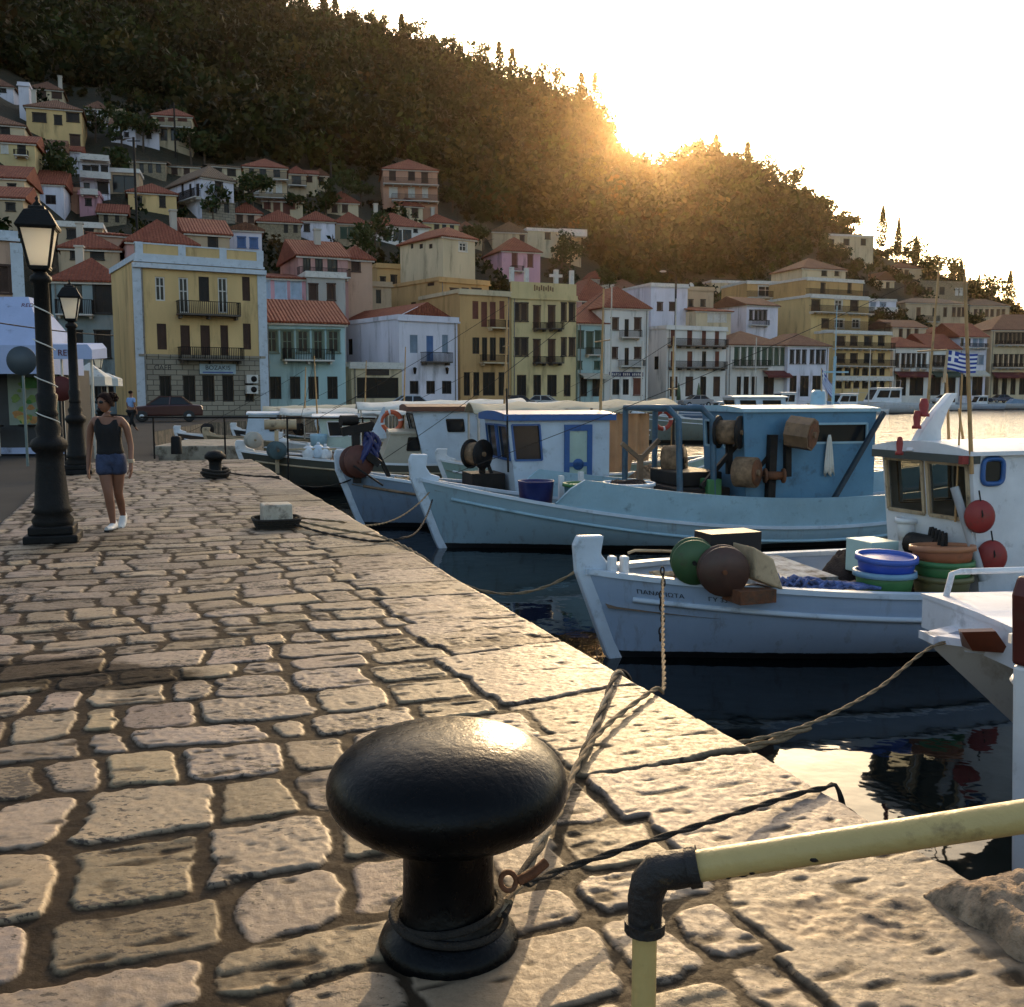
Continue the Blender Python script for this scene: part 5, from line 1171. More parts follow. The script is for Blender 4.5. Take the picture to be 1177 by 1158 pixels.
wh = cabin(e, 'wheelhouse', 4.95, 7.36, -1.12, .35, .2, 2.2, -.12, MBLUE, LBLUE, near=[(.50, .93, .74, .90)], front=[(.08, .46, .70, .92), (.54, .92, .70, .92)], far=[(.1, .5, .72, .9)], roofm=LBLUE, oh=.05, camber=.05)
a = b2.loc(1016, 474, -1.3); b = b2.loc(948, 592, -1.3); mb = MB(); mb.bar(a, b, .07); mb.build('derrick_boom', mat('dark_blue_steel', (.02, .035, .05), .5, .3, 5), e)
ST = paint('steel_blue', (.045, .10, .15), .5, .4)
for px, y in ((782, -.9), (821, -.95)):
    a = b2.loc(px, 596, y); b = b2.loc(px - 2, 482, y); c = b2.loc(px - 14, 470, y); d = Vector((c.x, .9, c.z)); mb = MB(); mb.tube([a, b, c, d], .055, 8); mb.tube([d, Vector((d.x, .9, .5))], .055, 8); mb.build('gantry_frame', ST, e)
drum(e, 'net_drum', b2.loc(921, 498, -1.45), (.75, -1, -.15), .27, .40, mat('tan_drum', (.20, .12, .065), .7, .3, 4, dirt=.4), sides=8, flange=None)
drum(e, 'net_drum', b2.loc(858, 543, -1.3), (.8, -1, 0), .25, .34, NETB, sides=18, flange=.21, fm=RUST)
drum(e, 'net_drum', b2.loc(838, 497, -1.0), (.9, -.9, 0), .20, .36, NETB, sides=20, flange=.27, fm=DARKM)
drum(e, 'warping_head', b2.loc(890, 547, -1.3), (1, -.3, 0), .07, .3, RUST, sides=14, flange=.12, fm=RUST)
mb = MB(); mb.bar(b2.loc(884, 590, -1.2), b2.loc(888, 500, -1.2), .13); mb.bar(b2.loc(905, 548, -1.25), b2.loc(905, 505, -1.25), .10); mb.bar(b2.loc(806, 560, -.9), b2.loc(852, 505, -.9), .07); mb.bar(b2.loc(838, 545, -.9), b2.loc(838, 505, -.9), .09); mb.bar(b2.loc(845, 488, -1), b2.loc(890, 497, -1), .06); mb.bar(b2.loc(866, 545, -1.1), b2.loc(890, 515, -1.1), .07); mb.build('winch_frame', DARKM, e)
mb = MB(); mb.box(3.8, 4.75, -.9, .7, .2, .95); mb.box(3.9, 4.7, -.7, .5, .95, 1.2); mb.build('winch_engine', DARKM, e, bevel=.03)
mb = MB(); q = b2.loc(833, 560, -1.0); mb.box(q.x - .3, q.x - .05, -1.0, -.6, .4, 1.1); mb.build('deck_locker', GREENP, e, bevel=.02)
mb = MB(); q = b2.loc(940, 474, 0); mb.lathe([(.16, -.05), (.13, .35), (.09, .4), (.09, .0)], q, 12); mb.tube([q + Vector((.3, 0, 0)), q + Vector((.32, 0, 1.0))], .03, 6); mb.tube([q + Vector((.32, 0, 1.0)), q + Vector((.32, 0, 1.9))], .01, 5); mb.bar(q + Vector((.05, 0, .72)), q + Vector((.6, 0, .72)), .03); mb.build('mast', LBLUE, wh)
mb = MB(); q = b2.loc(900, 474, -.2); mb.box(q.x - .3, q.x + .25, -.5, .1, q.z - .12, q.z + .12); mb.build('roof_gear', DARKM, wh, bevel=.03)
p0 = b2.loc(944, 470, -.1); flag('flag', 'blue and white flag hanging limp above the blue wheelhouse', b2.W(p0), b2.W(p0 + Vector((-.02, 0, .72))), (.55, -.1, -.85), .34, .24)
tw = MB(); q = b2.loc(953, 500, -1.16); rows = []
for j in range(12):
    v = j / 11; hw = .02 + .085 * v ** .6; rows.append([(q.x + hw * (2 * k / 12 - 1) + .02 * v, -1.17 - .03 * math.sin(k * 2.1) * v, q.z - .66 * v - .05 * math.sin(k * 1.1) * v) for k in range(13)])
tw.grid(rows); o = tw.build('towel', CANVAS, None, fix=False); o.data.transform(e.matrix_basis); tag(o, 'white towel hung over the side window of the blue wheelhouse', 'towel'); sm = o.modifiers.new('thickness', 'SOLIDIFY'); sm.thickness = .012
def on2(px, py, y): return b2.W(b2.loc(px, py, y))
q = on2(616, 586, -.6); mb = MB(); mb.lathe([(0, 0), (.25, 0), (.29, .45), (.30, .47), (.28, .47), (.24, .03), (0, .03)], (q.x, q.y, q.z), 22); tag(mb.build('bin', NAVYP), 'navy blue plastic bin on the bow of the light blue trawler', 'bin')
q = on2(672, 588, -.85); tub('fish_tub', 'green rimmed tub beside the navy bin on the light blue trawler', (q.x, q.y, q.z + .14), .34, .30, mat('teal_plastic', (.06, .15, .20), .5), GREENP)
q = on2(722, 588, -.75); tub('fish_tub', 'white tub heaped with dark net on the light blue trawler', (q.x, q.y, q.z + .16), .42, .30, WHITEB, fill=NET)
q = on2(742, 560, .3); mb = MB(); mb.lathe([(0, 0), (.05, .02), (.06, .1), (.05, .5), (.02, .55), (0, .55)], (0, 0, 0), 12, axis=(1, .1, .05)); o = mb.build('fender', WHITE); o.location = (q.x - .9, q.y - .2, q.z); tag(o, 'white cylindrical fender lying on the rail of the light blue trawler', 'fender')
mb = MB(); a = b2.loc(735, 585, .2); mb.bar(a, a + Vector((0, 0, .95)), .09); mb.bar(a + Vector((-.35, 0, 1.15)), a + Vector((.02, 0, .85)), .07); mb.bar(a + Vector((.35, 0, 1.2)), a + Vector((-.02, 0, .85)), .07); mb.build('wooden_crutch', WOODB, e)
drum(e, 'net_drum', b2.loc(775, 530, .2), (1, -.8, .1), .28, .34, NETB, sides=20, flange=.24, fm=DARKM)
for x_, y_, nm_ in ((2.0, -.2, 'winch_post'), (2.6, .5, 'winch_post')):
    mb = MB(); mb.bar((x_, y_, .5), (x_, y_, 1.15), .08); mb.build(nm_, WHITE, e)
q = b2.loc(762, 483, .95); lifebuoy('red life buoy hanging from the gantry of the light blue trawler', b2.W(q), .16, (.3, -1, 0), mat('life_buoy_red', (.36, .05, .03), .6, .2, 4))
# ---------------------------------------------------------------- boat three: blue roofed cabin
b3 = Boat('fishing_boat', 'white fishing boat with a deep blue cabin roof and blue framed door', 'fishing boat', 414, 18.8, .29, 8.2, 2.7, 1.05, .58, .9, m_hull('blue_grey', (.20, .27, .36), hz=.09), capm=WHITEB, strakem=WOODB, post=.42, rake=.40, bul=.2)
e = b3.e
cb = cabin(e, 'cabin', 2.82, 4.68, -.85, .85, .45, 2.0, -.18, WHITEB, DBLUE, near=[(.03, .30, .52, .95)], front=[(.06, .47, .52, .94), (.53, .94, .52, .94)], far=[(.5, .8, .5, .9)], roofm=DBLUE, oh=.10, rt=.12)
mb = MB(); x0 = 3.75; mb.box(x0, x0 + .10, -.90, -.853, .5, 1.92); mb.box(x0 + .46, x0 + .56, -.90, -.853, .5, 1.92); mb.box(x0 + .1, x0 + .46, -.90, -.853, 1.80, 1.92); mb.box(x0 + .1, x0 + .46, -.90, -.853, 1.12, 1.2); mb.lathe([(0, 0), (.11, 0), (.11, .04), (0, .04)], (x0 + .28, -.86, 1.16), 14, axis=(0, -1, 0)); d_ = mb.build('door', DBLUE, cb)
mb = MB(); mb.box(x0 + .1, x0 + .46, -.875, -.853, .5, 1.12); mb.box(x0 + .1, x0 + .46, -.875, -.853, 1.2, 1.80); mb.build('door_panel', paint('sea_green_panel', (.36, .46, .40)), d_)
for x in (5.0, 6.9):
    for y in (-.95, .95): MB().tube([(x, y, .5), (x, y, 2.2)], .03, 6).build('awning_pole', DARKM, e)
MB().tube([(2.6, -1, 1.05), (2.6, -.9, 2.6)], .02, 6).build('aerial', DARKM, e)
c = b3.loc(410, 531, -.3); drum(e, 'hauler_sheave', c, (.35, -1, .1), .20, .20, REDP if False else mat('dark_red_brown', (.09, .03, .02), .6, .3, 4), flange=.30, fm=mat('dark_red_brown', (.09, .03, .02), .6, .3, 4))
mb = MB(); mb.bar(c + Vector((0, 0, -.4)), c + Vector((.0, .1, .62)), .14); mb.bar(c + Vector((-.25, .1, .55)), c + Vector((.3, .1, .66)), .2, .16); mb.bar(c + Vector((.2, .1, .6)), c + Vector((.62, .15, -.3)), .07); mb.lathe([(.1, -.16), (.1, .16)], c + Vector((-.12, .1, .76)), 10, axis=(1, .3, 0)); mb.bar(c + Vector((.1, 0, .2)), c + Vector((.42, -.05, -.05)), .14); mb.bar(c + Vector((-.1, -.3, -.05)), c + Vector((.42, -.4, -.42)), .09, .03); mb.build('hauler_frame', DARKM, e)
mb = MB()
for k in range(7): mb.tube([c + Vector((.16 + .10 * math.sin(j * .9 + k) + .03 * k, -.08 + .03 * k, .52 - .10 * j + .03 * math.sin(k * 2 + j))) for j in range(6)], .05, 6)
o = mb.build('cloth_bundle', NAVYP); o.data.transform(e.matrix_basis); tag(o, 'dark blue cloth bundled round the bow winch of the blue roofed boat', 'cloth')
drum(e, 'winch_drum', b3.loc(548, 522, -.4), (.7, -1, 0), .22, .3, NETB, flange=.28, fm=DARKM)
mb = MB(); q = b3.loc(560, 545, -.3); mb.box(q.x - .35, q.x + .3, -.5, .3, .4, q.z + .02); mb.bar((q.x - .1, -.3, .4), (q.x - .1, -.3, 1.35), .1); mb.bar((q.x + .25, -.35, .5), (q.x - .05, -.35, 1.3), .06); mb.build('winch_frame', DARKM, e)
mb = MB(); rs = random.Random(4)
for k in range(14): mb.tube([(.5 + .9 * rs.random() * (j / 8) + .2, -.4 + .8 * rs.random(), b3.sheer(.1) - .1 + .1 * rs.random()) for j in range(9)], .022, 5)
o = mb.build('gear_heap', TAN); o.data.transform(e.matrix_basis); tag(o, 'heap of pale ropes and floats on the bow of the blue roofed boat', 'rope')
# ---------------------------------------------------------------- boat four: dark hull, white cabin with brown roof
b4 = Boat('fishing_boat', 'dark hulled fishing boat with a white cabin under a brown roof', 'fishing boat', 290, 26.2, .2, 9.2, 2.9, 1.0, .66, .95, m_hull('olive_dark', (.075, .075, .06), hz=.1), capm=WHITE, strakem=TAN, post=.3, rake=.35, bul=.2)
e = b4.e
cabin(e, 'cabin', 4.45, 6.6, -.95, .95, .5, 2.05, -.35, WHITEB, DARKM, near=[(.34, .52, .66, .86)], front=[(.05, .95, .42, .95)], far=[(.3, .6, .6, .9)], roofm=mat('brown_cabin_roof', (.12, .045, .025), .6, .3, 3), oh=.16, rt=.12)
cabin(e, 'fore_cabin', 3.2, 4.35, -.7, .7, .5, 1.45, .35, paint('beige', (.40, .36, .28)), DARKM, near=[(.6, .95, .55, .9)], roofm=paint('beige', (.40, .36, .28)), oh=.05)
c = b4.loc(291, 506, -.2); drum(e, 'hauler_sheave', c, (.5, -1, 0), .14, .2, TAN, flange=.21, fm=mat('pale_sheave', (.4, .38, .33), .6)); c = b4.loc(318, 518, -.9); drum(e, 'net_drum', c, (.3, -1, 0), .15, .24, NETB, flange=.23, fm=mat('teal_drum', (.06, .10, .11), .7, .3, 4, dirt=.4)); 
mb = MB(); mb.bar(c + Vector((0, .2, -.6)), c + Vector((0, .2, .5)), .1); mb.bar(c + Vector((0, 0, .02)), c + Vector((1.5, 0, .02)), .05); mb.lathe([(.13, -.4), (.13, .4)], c + Vector((.1, .3, .65)), 12, axis=(1, 0, 0)); mb.build('hauler_frame', TAN, e)
q = b4.W(b4.loc(450, 485, .2)); lifebuoy('orange life buoy on the dark hulled boat with brown roof', (q.x, q.y, q.z), .26, (.2, -1, 0), mat('life_buoy_orange', (.50, .10, .04), .6, .2, 4))
mb = MB(); q = b4.loc(432, 500, .2); mb.prism([(q.x - .2, q.z - .1), (q.x + .05, q.z + .4), (q.x + .2, q.z + .75), (q.x + .26, q.z + .75), (q.x + .22, q.z + .2), (q.x + .3, q.z - .1)], lambda a, b, d: (a, d, b), .15, .25); mb.build('roof_fin', WHITEB, e)
for k, (px, py, m_) in enumerate(((355, 521, WHITE), (366, 520, WHITEB), (374, 522, WHITE))):
    q = b4.W(b4.loc(px, py, -.8)); mb = MB(); mb.ell((0, 0, 0), .18, .18, .2, 12, 8); mb.lathe([(.03, .18), (.05, .2), (.03, .26), (0, .26)], n=8); o = mb.build('float', m_); o.location = q
    tag(o, 'white inflatable float resting on the deck of the dark hulled boat', 'float', 'floats on the dark hulled boat')
# ---------------------------------------------------------------- boats with awnings behind
def awning(par, x0, x1, y0, y1, z, m, sagd=.05, tilt=0):
    mb = MB(); rows = [[(x0 + (x1 - x0) * i / 12, y0 + (y1 - y0) * k / 8, z + tilt * i / 12 + .22 * (1 - (2 * k / 8 - 1) ** 2) - sagd * math.sin(i * math.pi / 3) ** 2) for k in range(9)] for i in range(13)]
    mb.grid(rows); o = mb.build('awning', m, par, fix=False); s_ = o.modifiers.new('thickness', 'SOLIDIFY'); s_.thickness = .03
    for x in (x0 + .1, (x0 + x1) / 2, x1 - .1):
        for y in (y0 + .05, y1 - .05): MB().tube([(x, y, .4), (x, y, z + tilt * (x - x0) / (x1 - x0))], .028, 6).build('awning_pole', ALU, par)
b6 = Boat('fishing_boat', 'green white boat under a broad tan tarpaulin with an orange curtain', 'fishing boat', 520, 24.0, .12, 6.1, 2.6, .9, .62, .95, m_hull('sea_green', (.30, .42, .38)), capm=WHITE, post=.3, bul=.2)
awning(b6.e, .4, 5.2, -1.5, 1.5, 2.05, TARP, .08, .1)
mb = MB(); rows = []
for i in range(40): x = 2.6 + 1.9 * i / 39; rows.append([(x, -1.25 + .05 * math.sin(i * 1.3), 2.05 - 1.35 * k / 6 + (.25 * k / 6 if i > 30 else 0)) for k in range(7)])
mb.grid(rows); o = mb.build('side_curtain', CURT, b6.e, fix=False)
b6b = Boat('rowing_skiff', 'small pale green skiff with its bow pointing right behind the tan tarpaulin boat', 'skiff', 741, 21.5, math.pi + .1, 3.6, 1.5, .62, .4, .5, m_hull('skiff', (.42, .52, .46)), capm=WHITE, post=.1, bul=.15, rake=.45)
b7 = Boat('fishing_boat', 'far boat with a pale flat wheelhouse at the head of the inlet', 'fishing boat', 246, 36.5, .18, 8.5, 2.8, 1.0, .7, .9, m_hull('tan_dark', (.20, .16, .10)), capm=TAN, post=.3, bul=.2)
cabin(b7.e, 'cabin', 1.1, 2.3, -.8, .8, .6, 1.75, .2, WHITEB, DARKM, front=[(.1, .9, .5, .9)], near=[(.75, .95, .5, .9)], roofm=WHITEB, oh=.08)
awning(b7.e, 2.4, 7.0, -1.2, 1.2, 1.75, CANVAS)
b8 = Boat('fishing_boat', 'boat with a small pale green cabin under a long white awning', 'fishing boat', 330, 32, .18, 8.0, 2.7, 1.0, .65, .9, m_hull('white_plain', (.50, .52, .52)), capm=WHITE, post=.3, bul=.2)
cabin(b8.e, 'cabin', 1.2, 2.6, -.8, .8, .6, 1.75, -.2, paint('pale_green_cabin', (.40, .48, .42)), WHITE, near=[(.15, .45, .5, .9), (.55, .9, .5, .9)], front=[(.1, .9, .5, .9)], roofm=WHITE, oh=.2)
awning(b8.e, 2.2, 7.6, -1.3, 1.3, 2.0, CANVAS, .05, .12)
q = P(362, 502, 31); mb = MB(); mb.lathe([(0, -.3), (.22, -.3), (.28, .15), (.26, .2), (0, .22)], n=16); o = mb.build('barrel', LBLUE); o.location = b8.W((1.0, -.9, 1.05)); tag(o, 'teal barrel with a pale lid on the foredeck of the white awning boat', 'barrel')
b9 = Boat('fishing_boat', 'boat with a long sagging white canopy in the second row', 'fishing boat', 425, 38, .16, 8.5, 2.8, 1.0, .7, .9, m_hull('white_two', (.45, .46, .45)), capm=WHITE, post=.3, bul=.2)
awning(b9.e, .8, 7.6, -1.3, 1.3, 1.72, CANVAS, .04, .28)
cabin(b9.e, 'cabin', 3.4, 5.0, -.8, .8, .6, 1.6, -.2, WOODB, DARKM, near=[(.15, .85, .4, .85)], roofm=WOODB, oh=.1)
b10 = Boat('fishing_boat', 'dark boat with green tarpaulin roof behind the awning boats', 'fishing boat', 372, 48, .16, 8.0, 2.8, 1.0, .7, .9, m_hull('dark_green', (.06, .09, .075)), capm=WHITE, post=.3, bul=.2)
awning(b10.e, 1.0, 6.6, -1.3, 1.3, 1.75, mat('green_tarpaulin', (.08, .26, .17), .8), .05, .1)
b11 = Boat('fishing_boat', 'white canopied boat moored left of the tall mast row', 'fishing boat', 470, 52, .16, 9.0, 2.8, 1.0, .7, .9, m_hull('white_three', (.5, .5, .5)), capm=WHITE, post=.3, bul=.2)
awning(b11.e, .8, 8.2, -1.3, 1.3, 1.75, CANVAS, .05, .12)
# ---------------------------------------------------------------- nearest boat at the right edge
b0 = Boat('motor_launch', 'white launch whose flared bow enters at the right edge', 'boat', 1250, 6.4, .10, 5.6, 2.1, .92, .85, .8, m_hull('cream_white', (.55, .53, .49), hz=.02), capm=paint('cool_white', (.60, .62, .68)), rake=1.02, post=0, bul=.04, deckm=paint('cool_white', (.60, .62, .68)), stern='transom', strakem=paint('cool_white', (.60, .62, .68)), draft=.35)
e = b0.e
cabin(e, 'deck_house', -.72, 2.4, -.62, .62, .86, 1.08, .0, paint('cool_white', (.60, .62, .68)), WHITE, roofm=paint('cool_white', (.60, .62, .68)), oh=.01, rt=.02, camber=.02)
mb = MB()
for y in (-.5, .5): mb.tube([(-.62, y, 1.08), (-.58, y, 1.26), (-.52, y, 1.275), (2.2, y, 1.30)], .022, 8); mb.tube([(.6, y, 1.08), (.6, y, 1.29)], .018, 6)
mb.build('deck_rail', WHITE, e)
mb = MB(); mb.hexa([(x - .93, y, z) for x, y, z in ((.05, -.30, .93), (.25, -.38, .93), (.25, -.24, .93), (.05, -.18, .93), (-.05, -.34, 1.06), (.12, -.42, 1.08), (.12, -.38, 1.09), (-.05, -.30, 1.07))]); mb.build('anchor_roller', mat('varnished_mahogany', (.14, .04, .02), .35, .3, 4, coat=.4), e)
mb = MB(); pz = [(b0.pt(t, 1, -1, dz)) for t, dz in ((.035, -.12), (.10, -.12), (.125, -.2), (.06, -.2))]; mb.add([(x, y - .01, z) for x, y, z in pz], [(0, 1, 2, 3)]); mb.build('hawse_recess', DARKM, e)
b00 = Boat('fishing_boat', 'boat at the right edge showing only a white bow with a dark red stem head', 'fishing boat', 1211, 4.9, .55, 5.5, 1.9, 1.25, .8, .9, m_hull('mauve_white', (.50, .47, .48)), rake=.10, post=.36, bul=.2, headm=mat('dark_red_paint', (.07, .010, .008), .5, .2, 3, dirt=.2), cut=.93)

def heap(name, label, W_, c, rx, ry, h, m, cat='net', seed=1):
    rows = []
    for i in range(25):
        r_ = i / 24; row = []
        for k in range(36):
            a = 6.2832 * k / 36; q = 1 + .35 * float(vn(math.cos(a) * 2 + seed, math.sin(a) * 2, seed) - .5)
            z = h * (1 - r_ ** 2.2) * (.75 + .6 * float(fbm(r_ * math.cos(a) * 3 + seed, r_ * math.sin(a) * 3, seed))) + .03 * float(vn(r_ * math.cos(a) * 14, r_ * math.sin(a) * 14, seed)) 
            row.append((rx * r_ * q * math.cos(a), ry * r_ * q * math.sin(a), z))
        rows.append(row)
    mb = MB(); mb.grid(rows, close=True); rs = random.Random(seed)
    for k in range(14):
        a0 = rs.random() * 6.28; a1 = a0 + rs.uniform(-2.5, 2.5)
        mb.tube([(rx * (.75 - .5 * math.sin(3.14 * j / 8)) * math.cos(a0 + (a1 - a0) * j / 8), ry * (.75 - .5 * math.sin(3.14 * j / 8)) * math.sin(a0 + (a1 - a0) * j / 8), h * (.45 + .6 * math.sin(3.14 * j / 8) ** 1.2)) for j in range(9)], .014, 5)
    o = mb.build(name, m, None, fix=False); o.location = W_(c); return tag(o, label, cat)
heap('fishing_net', 'dark net heaped behind the gantry of the light blue trawler', b2.W, (3.2, .1, .28), .6, .8, .5, NET, seed=3)
heap('fishing_net', 'brown net heaped on the stern deck of the blue roofed boat', b3.W, (5.9, -.1, .45), .8, .7, .55, NETB, seed=5)
heap('fishing_net', 'dark net heaped aft of the brown roofed cabin', b4.W, (7.3, .0, .5), .6, .75, .5, NET, seed=8)
heap('fishing_net', 'tan net heaped on the bow of the dark hulled boat', b4.W, (1.9, .0, .55), .7, .55, .4, NETB, seed=9)
heap('fishing_net', 'dark net piled beside the hatch of the nearest fishing boat', b1.W, (2.95, .3, .55), .28, .35, .25, NET, seed=12)
for bt, x, y, z, tx, tz in ((b3, 4.9, .2, 2.0, .05, 2.6), (b4, 6.7, 0, 2.0, .1, 3.0), (b2, 9.2, 0, .9, .2, 4.0), (b6, 5.4, 0, .7, 0, 3.2), (b8, 1.0, 0, .7, -.1, 3.0)):
    mb = MB(); mb.tube([(x, y, z - .3), (x + tx, y, z + tz)], [.035, .018], 6); mb.tube([(x + tx * .6, y - .4, z + tz * .6), (x + tx * .6, y + .4, z + tz * .6)], .015, 5); mb.build('mast', MB_MAST, bt.e)
    mb = MB(); mb.tube(sag((x + tx, y, z + tz * .97), (.25, 0, bt.zb + .1), .12, 8), .006, 4); mb.build('forestay', ROPED, bt.e)
for i, (px, Y, hd, L, lb, col, aw) in enumerate(((212, 40, .25, 6.5, 'dark brown boat lying at the head of the inlet behind the railing', (.07, .05, .04), None), (276, 44, .22, 7.5, 'black hulled boat with a low tan canopy at the head of the inlet', (.03, .03, .032), TARP), (318, 40, .2, 7.0, 'dark green boat with pale canopy beyond the awning boats', (.05, .08, .065), CANVAS), (400, 44, .18, 7.5, 'deep blue boat squeezed between the awning boats', (.05, .09, .17), None), (540, 44, .16, 8.0, 'brown boat with white canopy behind the tan tarpaulin', (.13, .08, .05), CANVAS))):
    bt = Boat('fishing_boat', lb, 'fishing boat', px, Y, hd, L, 2.5, .95, .65, .85, m_hull('second_row_%d' % i, col), capm=WHITE, post=.3, bul=.2)
    if aw: awning(bt.e, 1.0, L - 1, -1.1, 1.1, 1.62 + .1 * (i % 2), aw, .05, .12)
    else: cabin(bt.e, 'cabin', L * .45, L * .7, -.75, .75, .5, 1.6, -.2, WHITEB if i else WOODB, DARKM, near=[(.15, .45, .5, .9), (.55, .85, .5, .9)], front=[(.1, .9, .5, .9)], roofm=WOODB, oh=.12)
    drum(bt.e, 'net_drum', (.9, -.4, 1.1), (.5, -1, 0), .14, .2, NETB, flange=.24, fm=DARKM)
    MB().tube([(L * .72, 0, .6), (L * .74, 0, 3.6 + .4 * (i % 3))], [.04, .02], 6).build('mast', MB_MAST, bt.e)
    MB().tube(sag((L * .74, 0, 3.5), (.2, 0, 1.0), .1, 8), .008, 4).build('forestay', ROPED, bt.e)
# ================================================================ QUAY OBJECTS
def m_black():
    m, nt, b = nt_new('thick_black_paint')
    f = noise(nt, 30, 5, .6); g = noise(nt, 5, 6, .7)
    c = mixc(nt, ramp(nt, g, [(.60, 0), (.75, 1)]), (.0015, .0018, .0022), (.009, .006, .005))
    nt.links.new(c, b.inputs['Base Color']); nt.links.new(ramp(nt, f, [(.3, .24), (.7, .36)]), b.inputs['Roughness'])
    b.inputs['Specular IOR Level'].default_value = .14
    ad = N(nt, 'ShaderNodeMath', operation='MULTIPLY_ADD'); nt.links.new(noise(nt, 90, 3, .6), ad.inputs[0]); ad.inputs[1].default_value = .35; nt.links.new(f, ad.inputs[2])
    bump(nt, b, ad.outputs[0], .35, .008); return m
BLACKP = m_black(); CASTB = mat('cast_iron_black', (.007, .007, .007), .6, .4, 6, .4, 40, spec=.18)
# --- the big mushroom bollard
bq = PZ(516, 1080, 0); e = empty('mooring_bollard', (bq.x, bq.y, 0), 0, 'big glossy black mushroom bollard in the foreground', 'bollard')
hz_ = P(517, 902, bq.y).z; k = bq.y / F * 1.0
a_, c_ = .338, .158
prof = [(0.0, hz_ - c_ * .9)] + [(a_ * math.cos(t) ** .85 if math.cos(t) > 0 else 0, hz_ + c_ * math.sin(t) * (1.0 if t > 0 else .95)) for t in [(-80 + 170 * i / 26) * math.pi / 180 for i in range(27)]]
prof[-1] = (0, prof[-1][1])
MB().lathe(prof, n=64).build('bollard_head', BLACKP, e)
MB().lathe([(.16, .05), (.132, .10), (.128, .2), (.128, hz_ - c_ * .7), (.15, hz_ - c_ * .62)], n=40).build('bollard_stem', BLACKP, e)
MB().lathe([(.195, -.02), (.20, .006), (.19, .03), (.165, .05), (.145, .07), (.13, .08)], n=40).build('bollard_base', BLACKP, e)
for nm, zc, pr, tilt in (('upper', .095, .147, .02), ('lower', .072, .16, -.012)):
    mb = MB(); mb.tube([(pr * math.cos(t), pr * math.sin(t), zc + tilt * math.cos(t)) for t in [6.2832 * i / 40 for i in range(40)]], .011, 6, closed=True)
    o = mb.build('rope_turn', ROPED, None); o.location = (bq.x, bq.y, 0); tag(o, nm + ' turn of dark rope round the foot of the big black bollard', 'rope')
# --- ropes from the big bollard
zq = .02
k0 = Vector((bq.x + .15, bq.y - .03, .09))
rope('chain_rope', 'black and white braided chain rope from the big bollard over the quay edge', [k0, PZ(612, 1005, .05) + Vector((0, 0, .05)), PZ(640, 935, .03) + Vector((0, 0, .02)), PZ(668, 872, .03), PZ(692, 815, .03), PZ(712, 772, .02), PZ(714, 765, 0) + Vector((.1, .06, -.25)), PZ(714, 765, 0) + Vector((.12, .08, -.9))], .017, ROPED, 'rope', m2=mat('pale_braid', (.30, .25, .18), .9, .3, 30, .8, 120))
rp = [k0 + Vector((.02, .02, .03)), PZ(640, 940, .06), PZ(668, 872, .05), PZ(700, 832, .04), PZ(752, 793, .03)]
pe = PZ(757, 789, 0) + Vector((.03, .02, -.02))
bow = b1.W(b1.loc(762, 662, -.62))
rope('mooring_rope', 'tan mooring rope from the big bollard up to the nearest fishing boat', rp + [pe, pe.lerp(bow, .35) - Vector((0, 0, .06)), pe.lerp(bow, .7) - Vector((0, 0, .03)), bow], .012, ROPE)
mb = MB(); cp = [bow + Vector((-.01, -.03, .05)) + Vector((.01 * math.sin(k), 0, -.055 * k)) for k in range(12)]
for k, p in enumerate(cp):
    a = k * 1.57; d = Vector((math.cos(a), math.sin(a), 0)) * .016
    mb.tube([p + d * math.cos(t) + Vector((0, 0, .036 * math.sin(t))) for t in [6.2832 * j / 10 for j in range(10)]], .008, 5, closed=True)
tag(mb.build('mooring_chain', mat('rusty_black_chain', (.03, .02, .015), .7, .4, 20)), 'short dark chain hanging from the bow of the nearest fishing boat', 'chain')
sh = k0 + Vector((.02, -.02, .06))
mb = MB(); mb.tube(sl_loop((0, 0, 0), .024, 14), .008, 6, closed=True); mb.tube([(.03, 0, 0), (.07, .02, .015), (.11, .05, .02)], .014, 6); o = mb.build('shackle', RUST); o.location = sh + Vector((0, 0, .05)); o.rotation_euler = (1.1, .2, .4); tag(o, 'grey steel shackle beside the foot of the big bollard', 'shackle')
rope('cable', 'dark taut cable running from the bollard foot to the quay edge on the right', [sh + Vector((.05, .02, .03)), PZ(645, 1000, .12), PZ(700, 982, .10), PZ(800, 950, .06), PZ(900, 918, .03), PZ(945, 907, .02), PZ(962, 908, 0) + Vector((.02, .02, -.03)), PZ(962, 908, 0) + Vector((.12, .05, -.5))], .011, ROPED)
# line from the launch to the quay
qe = PZ(830, 833, -.03) + Vector((.03, .05, -.12)); bb = b0.W(b0.loc(1078, 741, -.1))
rope('mooring_rope', 'pale mooring rope with a thick splice from the launch to the quay edge', [qe, qe.lerp(bb, .3) - Vector((0, 0, .10)), qe.lerp(bb, .65) - Vector((0, 0, .10)), bb, bb + Vector((.35, -.05, .02))], .011, ROPE)
rope('spliced_rope', 'thick spliced rope end lying against the quay side', [qe + Vector((-.05, -.05, -.03)), qe.lerp(bb, .18) - Vector((0, 0, .10)), qe.lerp(bb, .34) - Vector((0, 0, .12))], .02, ROPE)
